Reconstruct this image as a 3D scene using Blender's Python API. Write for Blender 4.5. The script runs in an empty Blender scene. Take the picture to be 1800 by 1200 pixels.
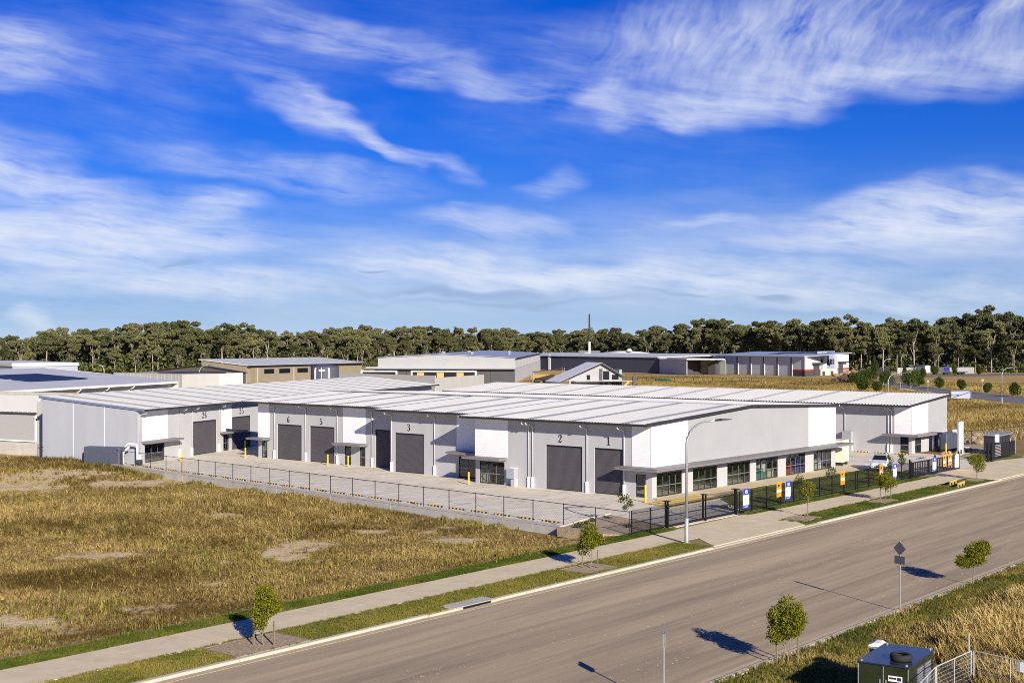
import bpy, bmesh, math, random
import numpy as np
from mathutils import Vector, Matrix
random.seed(7); np.random.seed(7)
SC = bpy.context.scene
COL = SC.collection
rad = math.radians

# ------------------------------------------------------------------ camera
# World axes follow the front warehouse: +X along the street (away to the right),
# +Y away to the left, Z up.  The camera stands over the origin on a 13.5 m mast, level.
HEAD = rad(39.4); HCAM = 13.5; FPX = 2300.0
cam_d = bpy.data.cameras.new('camera'); cam = bpy.data.objects.new('camera', cam_d); COL.objects.link(cam)
cam.location = (0, 0, HCAM); cam.rotation_euler = (math.pi/2, 0, HEAD - math.pi/2)
cam_d.sensor_width = 36; cam_d.lens = 36*FPX/1800; cam_d.clip_start = 0.5; cam_d.clip_end = 9000
SC.camera = cam

# ------------------------------------------------------------------ sky, sun, exposure
SUN_AZ = rad(242); SUN_EL = rad(21)
W = bpy.data.worlds.new('World'); SC.world = W; W.use_nodes = True
def build_world():
    nt = W.node_tree; nt.nodes.clear(); N = nt.nodes.new; L = nt.links.new
    def mth(op, a, b=None, c=None):
        n = N('ShaderNodeMath'); n.operation = op
        for i, x in enumerate((a, b, c)):
            if x is None: continue
            if isinstance(x, (int, float)): n.inputs[i].default_value = x
            else: L(x, n.inputs[i])
        return n.outputs[0]
    def noise(vec, scale, detail=4, rough=.55, dist=0.0):
        n = N('ShaderNodeTexNoise'); n.inputs['Scale'].default_value = scale; n.inputs['Detail'].default_value = detail
        n.inputs['Roughness'].default_value = rough; n.inputs['Distortion'].default_value = dist
        L(vec, n.inputs['Vector']); return n.outputs[0]
    def comb(x, y, z=0.0):
        n = N('ShaderNodeCombineXYZ')
        for i, v in enumerate((x, y, z)):
            if isinstance(v, (int, float)): n.inputs[i].default_value = v
            else: L(v, n.inputs[i])
        return n.outputs[0]
    def mix(f, a, b):
        n = N('ShaderNodeMix'); n.data_type = 'RGBA'
        for s, v in ((n.inputs[0], f), (n.inputs[6], a), (n.inputs[7], b)):
            if isinstance(v, (int, float)): s.default_value = v
            elif isinstance(v, tuple): s.default_value = v
            else: L(v, s)
        return n.outputs[2]
    sky = N('ShaderNodeTexSky'); sky.sky_type = 'NISHITA'; sky.sun_disc = False
    sky.sun_elevation = SUN_EL; sky.sun_rotation = math.pi/2 - SUN_AZ
    sky.air_density = 1.0; sky.dust_density = 0.3; sky.ozone_density = 3.0; sky.altitude = 30
    hs = N('ShaderNodeHueSaturation'); hs.inputs['Saturation'].default_value = SKY_SAT; hs.inputs['Value'].default_value = SKY_VAL
    L(sky.outputs[0], hs.inputs['Color'])
    tn = N('ShaderNodeVectorMath'); tn.operation = 'MULTIPLY'; L(hs.outputs[0], tn.inputs[0]); tn.inputs[1].default_value = SKY_TINT
    tc = N('ShaderNodeTexCoord'); sp = N('ShaderNodeSeparateXYZ'); L(tc.outputs['Generated'], sp.inputs[0])
    X, Y, Z = sp.outputs
    az = mth('ARCTAN2', Y, X)
    # s: degrees of heading to the right of 39.4 deg, e: degrees of elevation
    s = mth('MULTIPLY', mth('SUBTRACT', HEAD, az), 180/math.pi)
    # headings wrap to +-180
    s = mth('WRAP', s, 180.0, -180.0)
    e = mth('MULTIPLY', mth('ARCSINE', Z), 180/math.pi)
    base = comb(s, e)
    w1 = noise(comb(mth('MULTIPLY', s, .22), mth('MULTIPLY', e, .5), 3.1), 1.0, 2)
    w2 = noise(comb(mth('MULTIPLY', s, .22), mth('MULTIPLY', e, .5), 9.7), 1.0, 2)
    ws = mth('ADD', s, mth('MULTIPLY', mth('SUBTRACT', w1, .5), 4.5))
    we = mth('ADD', e, mth('MULTIPLY', mth('SUBTRACT', w2, .5), 2.2))
    fs = mth('ADD', s, mth('MULTIPLY', mth('SUBTRACT', w1, .5), 1.8)); fe = mth('ADD', e, mth('MULTIPLY', mth('SUBTRACT', w2, .5), .9))
    def blob(cs, ce, rs, re, tilt, amp):
        t = rad(tilt); a = mth('SUBTRACT', ws, cs); b = mth('SUBTRACT', we, ce)
        # tilt>0: falls to the right
        p = mth('SUBTRACT', mth('MULTIPLY', a, math.cos(t)/rs), mth('MULTIPLY', b, math.sin(t)/rs))
        q = mth('ADD', mth('MULTIPLY', a, math.sin(t)/re), mth('MULTIPLY', b, math.cos(t)/re))
        r2 = mth('ADD', mth('MULTIPLY', p, p), mth('MULTIPLY', q, q))
        k = mth('MAXIMUM', mth('SUBTRACT', 1.0, r2), 0.0)
        return mth('MULTIPLY', mth('MULTIPLY', k, k), amp)
    def total(lst):
        t = None
        for b in lst:
            v = blob(*b); t = v if t is None else mth('ADD', t, v)
        return t
    T = total(CLOUDS)
    # thin veil that goes on all round the sky
    veil = noise(comb(mth('MULTIPLY', s, .05), mth('MULTIPLY', e, .13), 5.0), 1.0, 4)
    veil = mth('MULTIPLY', mth('MAXIMUM', mth('SUBTRACT', veil, .50), 0.0), .9)
    T = mth('ADD', T, veil)
    # soft pale bank low over the horizon, all round, thicker and thinner by place
    lowb = noise(comb(mth('MULTIPLY', s, .045), mth('MULTIPLY', e, .35), 8.0), 1.0, 5, .55)
    bank = mth('MULTIPLY', mth('POWER', 2.718, mth('MULTIPLY', mth('POWER', mth('DIVIDE', mth('SUBTRACT', e, 3.2), 2.3), 2.0), -1.0)), mth('MULTIPLY', mth('MAXIMUM', mth('SUBTRACT', lowb, .32), 0.0), 3.0))
    # fibres: streaky noise, two directions, warped
    f1 = noise(comb(mth('MULTIPLY', fs, .25), mth('MULTIPLY', mth('ADD', fe, mth('MULTIPLY', fs, .12)), 1.7), 1.0), 1.0, 10, .60, 0)
    f2 = noise(comb(mth('SUBTRACT', mth('MULTIPLY', fs, 1.0), mth('MULTIPLY', fe, .6)), mth('ADD', mth('MULTIPLY', fe, .4), mth('MULTIPLY', fs, .18)), 4.0), 1.0, 10, .60, 0)
    # high cloud to the right is combed steeply, the rest lies flat
    hi = mth('MULTIPLY', mth('MINIMUM', mth('MAXIMUM', mth('DIVIDE', mth('SUBTRACT', e, 9.6), 3.0), 0.0), 1.0), mth('MINIMUM', mth('MAXIMUM', mth('DIVIDE', mth('SUBTRACT', s, 1.0), 5.0), 0.0), 1.0))
    lo = mth('SUBTRACT', 1.0, hi)
    big = noise(comb(mth('MULTIPLY', fs, .45), mth('MULTIPLY', fe, .8), 6.0), 1.0, 6, .58)
    fib = mth('ADD', mth('MULTIPLY', big, .35), mth('MULTIPLY', .65, mth('ADD', mth('MULTIPLY', f1, lo), mth('MULTIPLY', f2, hi))))
    f3 = noise(comb(mth('MULTIPLY', fs, .5), mth('MULTIPLY', mth('ADD', fe, mth('MULTIPLY', fs, .16)), 4.5), 7.0), 1.0, 6, .6, 0)
    f4 = noise(comb(mth('SUBTRACT', mth('MULTIPLY', fs, 3.2), mth('MULTIPLY', fe, 1.9)), mth('ADD', mth('MULTIPLY', fe, .5), mth('MULTIPLY', fs, .25)), 2.0), 1.0, 6, .6, 0)
    fine = mth('MULTIPLY', 1.15, mth('ADD', mth('MULTIPLY', f3, lo), mth('MULTIPLY', f4, hi)))
    fib = mth('MULTIPLY', mth('MULTIPLY', mth('SUBTRACT', fib, .31), 2.7), mth('ADD', .44, fine))
    fib = mth('MINIMUM', mth('MAXIMUM', fib, 0.05), 1.25)
    dens = mth('ADD', mth('MULTIPLY', T, fib), mth('MULTIPLY', bank, mth('ADD', .35, mth('MULTIPLY', fib, .45))))
    dens = mth('SUBTRACT', 1.0, mth('POWER', 2.718, mth('MULTIPLY', dens, -1.15)))
    dens = mth('MINIMUM', dens, .93)
    # grey undersides of far flat clouds near the horizon
    G = total(GREYS)
    gd = mth('MINIMUM', mth('MULTIPLY', G, mth('ADD', .35, fib)), .8)
    # pale air towards the horizon, all round
    hz = mth('POWER', 2.718, mth('MULTIPLY', mth('ABSOLUTE', e), -1/2.7))
    hz = mth('MULTIPLY', hz, .97)
    c = mix(hz, tn.outputs[0], HAZE_C)
    c = mix(dens, c, CLOUD_C)
    c = mix(gd, c, GREY_C)
    bg = N('ShaderNodeBackground'); bg.inputs['Strength'].default_value = SKY_STR
    L(c, bg.inputs['Color']); out = N('ShaderNodeOutputWorld'); L(bg.outputs[0], out.inputs[0])
SKY_STR = 0.064; SKY_SAT = 1.15; SKY_VAL = 1.0; SKY_TINT = (.010, .31, 1.10)   # deep, polarised-looking blue opposite the sun
CLOUD_C = (8.3, 8.8, 9.9, 1); GREY_C = (3.3, 4.6, 6.8, 1); HAZE_C = (5.2, 6.8, 9.0, 1)
# heading, elevation, half width, half height (degrees), tilt, weight
CLOUDS = [(-19, 4.6, 10.5, 2.0, 2, 1.7), (-21.5, 7.4, 6, 1.5, 5, .9), (-12.5, 5.9, 3.0, .8, 0, .8), (-21, 11.6, 4.6, 2.0, 14, .9),
          (-7, 12.9, 7.5, 1.0, 11, .65), (-1, 11.0, 6, .8, 6, .45), (-9.0, 10.1, 3.4, 1.3, 22, .75), (-6.4, 9.0, 3.6, .75, 33, 1.25), (-3.2, 7.8, 3.0, .55, 22, .55),
          (-3.5, 11.0, 3.2, .6, 8, .4), (-10, 7.4, 9, 1.1, 8, .5), (11.0, 12.6, 11.5, 3.3, -3, .95), (10.5, 10.3, 9.0, 1.25, -5, 1.2), (4.2, 10.2, 2.0, 1.2, 40, .7),
          (19.5, 11.4, 7, 1.8, -6, 1.0), (21.5, 14.0, 4, 1.5, -20, 1.0), (17.5, 5.2, 9.0, 1.8, -5, 1.7), (9.4, 5.4, 2.2, .5, 0, .6), (-1.2, 5.1, 5, .9, 2, .7), (1.6, 6.9, 1.6, .7, -10, .45),
          (-1.5, 3.2, 9, 1.0, 3, 1.4), (7, 2.8, 11, 1.2, 0, 1.2), (-14, 2.4, 10, 1.0, 0, 1.0), (16, 1.9, 9, .9, 0, .9), (-19, 6.6, 8, 1.0, 6, .7), (-20, .6, 1.3, 1.0, 0, 1.0)]
GREYS = [(-2, 2.1, 6.5, .38, 1, 1.0), (0, 1.6, 8, .25, 0, .7), (11.6, 1.8, 1.3, .28, 0, 1.3), (7, 2.0, 2.6, .16, 0, .9), (-13.6, 3.2, 1.3, .13, 3, 1.2), (14, 1.2, 8, .2, 0, .5), (-6, 3.0, .8, .1, 0, 1.0)]
build_world(); W.cycles.sampling_method = 'MANUAL'; W.cycles.sample_map_resolution = 256

sun_d = bpy.data.lights.new('sun', 'SUN'); sun = bpy.data.objects.new('sun', sun_d); COL.objects.link(sun)
sun_d.energy = 5.0; sun_d.angle = rad(.53); sun_d.color = (1.0, .915, .785)
sdir = Vector((math.cos(SUN_AZ)*math.cos(SUN_EL), math.sin(SUN_AZ)*math.cos(SUN_EL), math.sin(SUN_EL)))
sun.rotation_euler = sdir.to_track_quat('Z', 'Y').to_euler(); sun.location = sdir*60 + Vector((60, 40, 0))
VS = SC.view_settings; VS.view_transform = 'Standard'; VS.look = 'None'; VS.gamma = 1; VS.exposure = 0.6; VS.use_curve_mapping = False
SC.cycles.max_bounces = 6; SC.cycles.diffuse_bounces = 3; SC.cycles.glossy_bounces = 2; SC.cycles.transmission_bounces = 4; SC.cycles.transparent_max_bounces = 16; SC.cycles.use_denoising = False; SC.cycles.filter_width = 1.0

# ------------------------------------------------------------------ helpers
FV = (math.cos(HEAD), math.sin(HEAD)); RV = (math.sin(HEAD), -math.cos(HEAD))
def G(u, v, z=0.0):
    """ground survey: sight line (u, v) of the 1800x1200 photograph met with height z"""
    d = FPX*(HCAM-z)/(v-600); l = (u-900)/FPX*d
    return Vector((d*FV[0]+l*RV[0], d*FV[1]+l*RV[1], z))
def atd(u, d, z=0.0):
    """sight line u at distance d"""
    l = (u-900)/FPX*d
    return Vector((d*FV[0]+l*RV[0], d*FV[1]+l*RV[1], z))
def pix(x, y):
    d = x*FV[0]+y*FV[1]; l = x*RV[0]+y*RV[1]
    return 900+FPX*l/np.maximum(d, .1), d

def tag(o, label=None, cat=None, group=None, kind=None):
    if label: o['label'] = label
    if cat: o['category'] = cat
    if group: o['group'] = group
    if kind: o['kind'] = kind
    return o
def thing(name, loc, rz=0.0, label=None, cat=None, group=None):
    o = bpy.data.objects.new(name, None); COL.objects.link(o); o.empty_display_size = .2
    o.location = loc; o.rotation_euler = (0, 0, rz); return tag(o, label, cat, group)
def copy_tree(o, parent=None):
    c = o.copy(); COL.objects.link(c); c.parent = parent
    for ch in list(o.children): copy_tree(ch, c)
    return c

class MB:
    def __init__(s, off=(0, 0, 0)): s.v = []; s.f = []; s.m = []; s.o = off; s.mi = 0
    def add(s, vs, fs):
        b = len(s.v); s.v += [tuple(x) for x in vs]; s.f += [tuple(i+b for i in f) for f in fs]; s.m += [s.mi]*len(fs); return s
    def box(s, x0, x1, y0, y1, z0, z1):
        if x0 > x1: x0, x1 = x1, x0
        if y0 > y1: y0, y1 = y1, y0
        return s.add([(x0,y0,z0),(x1,y0,z0),(x1,y1,z0),(x0,y1,z0),(x0,y0,z1),(x1,y0,z1),(x1,y1,z1),(x0,y1,z1)],
                     [(0,3,2,1),(4,5,6,7),(0,1,5,4),(1,2,6,5),(2,3,7,6),(3,0,4,7)])
    def obox(s, c, sx, sy, z0, z1, rz):
        ca, sa = math.cos(rz), math.sin(rz); vs = []
        for z in (z0, z1):
            for dx, dy in ((-sx,-sy),(sx,-sy),(sx,sy),(-sx,sy)):
                vs.append((c[0]+(dx*ca-dy*sa)/2, c[1]+(dx*sa+dy*ca)/2, z))
        return s.add(vs, [(0,3,2,1),(4,5,6,7),(0,1,5,4),(1,2,6,5),(2,3,7,6),(3,0,4,7)])
    def prism(s, poly, z0, z1):
        n = len(poly); vs = [(p[0],p[1],z0) for p in poly]+[(p[0],p[1],z1) for p in poly]
        return s.add(vs, [tuple(range(n-1,-1,-1)), tuple(range(n,2*n))]+[(i,(i+1)%n,n+(i+1)%n,n+i) for i in range(n)])
    def hexa(s, p):   # 8 points: bottom 4 ccw, top 4 ccw
        return s.add(p, [(0,3,2,1),(4,5,6,7),(0,1,5,4),(1,2,6,5),(2,3,7,6),(3,0,4,7)])
    def xprism(s, prof, x0, x1):   # profile in (y,z), extruded along x
        n = len(prof); vs = [(x0,p[0],p[1]) for p in prof]+[(x1,p[0],p[1]) for p in prof]
        return s.add(vs, [tuple(range(n)), tuple(range(2*n-1,n-1,-1))]+[(i,n+i,n+(i+1)%n,(i+1)%n) for i in range(n)])
    def yprism(s, prof, y0, y1):   # profile in (x,z), extruded along y
        n = len(prof); vs = [(p[0],y0,p[1]) for p in prof]+[(p[0],y1,p[1]) for p in prof]
        return s.add(vs, [tuple(range(n)), tuple(range(2*n-1,n-1,-1))]+[(i,n+i,n+(i+1)%n,(i+1)%n) for i in range(n)])
    def quad(s, a, b, c, d): return s.add([a,b,c,d], [(0,1,2,3)])
    def tube(s, pts, r, n=8, r1=None):
        pts = [Vector(p) for p in pts]; k = len(pts); vs = []; fs = []
        for i, p in enumerate(pts):
            t = (pts[min(i+1,k-1)]-pts[max(i-1,0)]).normalized()
            up = Vector((0,0,1)) if abs(t.z) < .9 else Vector((1,0,0))
            a = t.cross(up).normalized(); b = t.cross(a)
            rr = r if r1 is None else r+(r1-r)*i/(k-1)
            if isinstance(r, (list, tuple)): rr = r[i]
            for j in range(n):
                w = 2*math.pi*j/n; vs.append(p+a*(rr*math.cos(w))+b*(rr*math.sin(w)))
        for i in range(k-1):
            for j in range(n): fs.append((i*n+j, i*n+(j+1)%n, (i+1)*n+(j+1)%n, (i+1)*n+j))
        fs.append(tuple(range(n-1,-1,-1))); fs.append(tuple(range((k-1)*n, k*n)))
        return s.add(vs, fs)
    def lathe(s, c, prof, n=24):
        vs = []; fs = []; k = len(prof)
        for r, z in prof:
            for j in range(n): vs.append((c[0]+r*math.cos(2*math.pi*j/n), c[1]+r*math.sin(2*math.pi*j/n), c[2]+z))
        for i in range(k-1):
            for j in range(n): fs.append((i*n+j, i*n+(j+1)%n, (i+1)*n+(j+1)%n, (i+1)*n+j))
        fs.append(tuple(range(n-1,-1,-1))); fs.append(tuple(range((k-1)*n,k*n)))
        return s.add(vs, fs)
    def build(s, name, mats, parent=None, smooth=False, bevel=0):
        me = bpy.data.meshes.new(name); o = s.o
        me.from_pydata([(x-o[0], y-o[1], z-o[2]) for x, y, z in s.v], [], s.f)
        if not isinstance(mats, (list, tuple)): mats = [mats]
        for m in mats: me.materials.append(m)
        if any(s.m): me.polygons.foreach_set('material_index', s.m)
        if smooth: me.polygons.foreach_set('use_smooth', [True]*len(s.f))
        bm = bmesh.new(); bm.from_mesh(me); bmesh.ops.recalc_face_normals(bm, faces=bm.faces)
        if bevel: bmesh.ops.bevel(bm, geom=bm.edges[:], offset=bevel, segments=1, affect='EDGES', profile=.5)
        bm.to_mesh(me); bm.free(); me.update()
        ob = bpy.data.objects.new(name, me); COL.objects.link(ob)
        if parent: ob.parent = parent
        return ob

def mat(name, col, rough=.8, var=.12, scale=1.5, bump=0.0, bscale=30, metal=0.0, spec=.3, col2=None, stretch=None, coat=0):
    """plain procedural paint / mineral: two-octave colour wear + relief in world space"""
    m = bpy.data.materials.new(name); m.use_nodes = True; nt = m.node_tree; N = nt.nodes.new; L = nt.links.new
    b = nt.nodes['Principled BSDF']; b.inputs['Roughness'].default_value = rough; b.inputs['Metallic'].default_value = metal
    b.inputs['Specular IOR Level'].default_value = spec; b.inputs['Coat Weight'].default_value = coat
    g = N('ShaderNodeNewGeometry'); mp = N('ShaderNodeMapping'); L(g.outputs['Position'], mp.inputs[0])
    if stretch: mp.inputs['Scale'].default_value = stretch
    n1 = N('ShaderNodeTexNoise'); n1.inputs['Scale'].default_value = scale; n1.inputs['Detail'].default_value = 8; n1.inputs['Roughness'].default_value = .62
    L(mp.outputs[0], n1.inputs['Vector'])
    r = N('ShaderNodeValToRGB'); r.color_ramp.elements[0].position = .28; r.color_ramp.elements[1].position = .72
    c2 = col2 if col2 else tuple(min(1, c*(1+var)) for c in col); c1 = col if col2 else tuple(c*(1-var) for c in col)
    r.color_ramp.elements[0].color = (*c1, 1); r.color_ramp.elements[1].color = (*c2, 1)
    L(n1.outputs[0], r.inputs[0]); L(r.outputs[0], b.inputs['Base Color'])
    if bump:
        n2 = N('ShaderNodeTexNoise'); n2.inputs['Scale'].default_value = bscale; n2.inputs['Detail'].default_value = 5
        L(g.outputs['Position'], n2.inputs['Vector']); bp = N('ShaderNodeBump'); bp.inputs['Strength'].default_value = bump; bp.inputs['Distance'].default_value = .02
        L(n2.outputs[0], bp.inputs['Height']); L(bp.outputs[0], b.inputs['Normal'])
    return m
def glassmat(name, tint=(.80,.82,.80), refl=.10):
    m = bpy.data.materials.new(name); m.use_nodes = True; nt = m.node_tree; nt.nodes.clear(); N = nt.nodes.new; L = nt.links.new
    t = N('ShaderNodeBsdfTransparent'); t.inputs[0].default_value = (*tint, 1)
    gl = N('ShaderNodeBsdfGlossy'); gl.inputs['Roughness'].default_value = .02; gl.inputs[0].default_value = (.9,.95,1,1)
    fr = N('ShaderNodeFresnel'); gm = N('ShaderNodeNewGeometry'); io = N('ShaderNodeMapRange'); io.inputs[3].default_value = 1.5; io.inputs[4].default_value = 1/1.5; L(gm.outputs['Backfacing'], io.inputs[0]); L(io.outputs[0], fr.inputs[0])
    nz = N('ShaderNodeTexNoise'); nz.inputs['Scale'].default_value = .8
    ad = N('ShaderNodeMath'); ad.operation = 'MULTIPLY_ADD'; L(nz.outputs[0], ad.inputs[0]); ad.inputs[1].default_value = .02; L(fr.outputs[0], ad.inputs[2])
    mx = N('ShaderNodeMixShader'); L(ad.outputs[0], mx.inputs[0]); L(t.outputs[0], mx.inputs[1]); L(gl.outputs[0], mx.inputs[2])
    o = N('ShaderNodeOutputMaterial'); L(mx.outputs[0], o.inputs[0]); return m
def leafmat(name, c0, c1, trans=.35, attr=None, objrand=False):
    """foliage: diffuse + translucent, colour from a per-leaf-clump noise or the instance tint"""
    m = bpy.data.materials.new(name); m.use_nodes = True; nt = m.node_tree; nt.nodes.clear(); N = nt.nodes.new; L = nt.links.new
    r = N('ShaderNodeValToRGB'); r.color_ramp.elements[0].color = (*c0,1); r.color_ramp.elements[1].color = (*c1,1)
    if attr:
        a = N('ShaderNodeAttribute'); a.attribute_type = 'INSTANCER'; a.attribute_name = attr; L(a.outputs['Fac'], r.inputs[0])
    else:
        g = N('ShaderNodeNewGeometry'); mm = N('ShaderNodeMath'); mm.operation = 'MULTIPLY_ADD'; mm.inputs[1].default_value = .7
        L(g.outputs['Random Per Island'], mm.inputs[0])
        if objrand:
            oi = N('ShaderNodeObjectInfo'); m2 = N('ShaderNodeMath'); m2.operation = 'MULTIPLY_ADD'; m2.inputs[1].default_value = .75; m2.inputs[2].default_value = -.22
            L(oi.outputs['Random'], m2.inputs[0]); L(m2.outputs[0], mm.inputs[2])
        else: mm.inputs[2].default_value = .15
        L(mm.outputs[0], r.inputs[0])
    d = N('ShaderNodeBsdfDiffuse'); t = N('ShaderNodeBsdfTranslucent'); L(r.outputs[0], d.inputs[0]); L(r.outputs[0], t.inputs[0])
    mx = N('ShaderNodeMixShader'); mx.inputs[0].default_value = trans; L(d.outputs[0], mx.inputs[1]); L(t.outputs[0], mx.inputs[2])
    o = N('ShaderNodeOutputMaterial'); L(mx.outputs[0], o.inputs[0]); return m

M = {}
M['grey'] = mat('light_grey_wall_paint', (.415,.41,.415), .85, .06, .7, .15, 60, stretch=(1,1,.2))
M['grey2'] = mat('blue_grey_wall_paint', (.32,.33,.36), .85, .06, .6, .15, 60, stretch=(1,1,.2))
M['white'] = mat('white_cladding_paint', (.78,.78,.775), .6, .03, .6)
M['roof'] = mat('white_steel_roof', (.45,.447,.44), .7, .06, .25, spec=.15)
M['roof_light'] = mat('skylight_sheet', (.425,.43,.38), .5, .08, .5)
M['dark'] = mat('charcoal_trim_paint', (.032,.032,.038), .5, .15, 2)
M['bluetrim'] = mat('blue_grey_flashing', (.13,.15,.24), .45, .1, 2)
M['roller'] = mat('dark_roller_door_paint', (.085,.078,.085), .5, .08, .8)
M['canopy'] = mat('grey_canopy_steel', (.20,.185,.19), .5, .08, 1.2)
M['silver'] = mat('galvanised_steel', (.48,.49,.50), .4, .12, 3, metal=.6)
M['alu'] = mat('aluminium_frame', (.34,.34,.36), .4, .05, 3, metal=.5)
M['glass'] = glassmat('window_glass')
M['blackglass'] = mat('dark_glass', (.012,.014,.018), .06, .2, 1, spec=.6)
M['concrete'] = mat('concrete_pale', (.44,.42,.375), .9, .12, .5, .3, 18, col2=(.56,.535,.49))
M['conc_wall'] = mat('concrete_wall', (.38,.355,.31), .9, .1, .9, .3, 18, col2=(.50,.47,.42))
M['black'] = mat('black_powder_coat', (.010,.010,.012), .45, .2, 4)
M['yellow'] = mat('yellow_paint', (.72,.45,.015), .6, .12, 4)
M['rubber'] = mat('black_rubber', (.025,.024,.023), .8, .25, 6, .3, 60)
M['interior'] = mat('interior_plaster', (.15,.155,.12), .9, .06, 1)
M['int_floor'] = mat('interior_floor', (.62,.60,.53), .8, .06, 1)
M['blue'] = mat('royal_blue_print', (.012,.045,.52), .5, .05, 3)
M['orange'] = mat('orange_print', (.82,.28,.02), .5, .05, 3)
M['bwhite'] = mat('white_print', (.80,.80,.78), .5, .03, 3)
M['pgrey'] = mat('grey_print', (.30,.26,.30), .5, .05, 3)
M['timber'] = mat('pine_timber', (.50,.34,.13), .8, .15, 6)
M['stake'] = mat('weathered_stake', (.20,.155,.105), .85, .15, 6)
M['tank'] = mat('slate_tank_plastic', (.075,.082,.115), .5, .08, 2)
M['bark'] = mat('tree_bark', (.20,.165,.125), .9, .25, 5, .4, 20)
M['cream'] = mat('cream_panel_paint', (.72,.68,.47), .5, .05, 1.5)
M['teal'] = mat('teal_plastic', (.02,.32,.27), .5, .1, 2)
M['red'] = mat('red_plastic', (.60,.015,.012), .5, .1, 2)
M['num'] = mat('number_paint', (.03,.03,.035), .6, .1, 3)
# ================================================================== SETTING
def vnoise(x, y, sc, seed=0):
    """value noise for laying out soil patches"""
    rs = np.random.RandomState(seed); n = 256; g = rs.rand(n, n)
    fx = x/sc; fy = y/sc; ix = np.floor(fx).astype(int); iy = np.floor(fy).astype(int); tx = fx-ix; ty = fy-iy
    tx = tx*tx*(3-2*tx); ty = ty*ty*(3-2*ty); ix %= n; iy %= n; jx = (ix+1) % n; jy = (iy+1) % n
    return (g[ix,iy]*(1-tx)+g[jx,iy]*tx)*(1-ty)+(g[ix,jy]*(1-tx)+g[jx,jy]*tx)*ty
def fbm(x, y, sc, seed=0, o=4):
    t = 0; a = .5; s = 0
    for i in range(o): t = t+a*vnoise(x+31*i, y+17*i, sc/2**i, seed+i); s += a; a *= .55
    return t/s
def sst(x, a, b):
    t = np.clip((x-a)/(b-a), 0, 1); return t*t*(3-2*t)
WX0, WY0, WX1, WY1 = 75.9, 57.6, 83.4, 129.0       # retaining wall line
def wallx(y): return WX0+(y-WY0)*(WX1-WX0)/(WY1-WY0)
NKY0, KY0 = 26.9, 44.4
def gz(x, y):
    """ground height: the paddock lies about 0.6 m below the car park, level with the footpath by the street"""
    fld = sst(y, 52.0, 57.5)*(1-sst(y, 110, 127))*(x < wallx(y)+.45)*(y > 51)
    near = 0*y
    bumps = .12*(fbm(x, y, 9, 3)-.5)*((y > 52) & (x < wallx(y)+.3))
    trench = -.4*((y > NKY0) & (y < KY0))
    return -.03-.6*fld+near+bumps+trench
# bare earth in the paddock: centre (sight line), half sizes in metres
BARE = [((525,958),2.0,1.5),((500,975),2.2,.9),((640,930),2.6,.8),((800,945),3.2,1.0),((180,970),3.0,1.0),((40,1088),2.4,.6),((380,905),2.2,.9),((330,885),2.5,1.0),
        ((60,843),4.5,2.2),((130,836),5.0,2.0),((230,848),4.2,1.8),((290,842),2.5,1.2),((20,855),5,1.5),((1010,950),1.6,.9)]
BAREW = [(G(*p, -.4), a, b) for p, a, b in BARE]
def bareness(x, y):
    t = np.zeros_like(x)
    wx = x+2.2*(fbm(x, y, 2.6, 40)-.5)*2; wy = y+2.2*(fbm(x, y, 2.6, 50)-.5)*2
    for c, a, b in BAREW:
        dx = wx-c.x; dy = wy-c.y
        p = (dx*RV[0]+dy*RV[1])/a; q = (dx*FV[0]+dy*FV[1])/(b*2.2)
        t = np.maximum(t, np.clip(1.35-(p*p+q*q), 0, 1))
    t = np.maximum(t, .55*sst(fbm(x, y, 3.5, 21), .66, .76))
    fine = fbm(x, y, .9, 23, 3)
    return np.clip(t*1.25+(fine-.55)*2.2*(t > .02), 0, 1)
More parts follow.
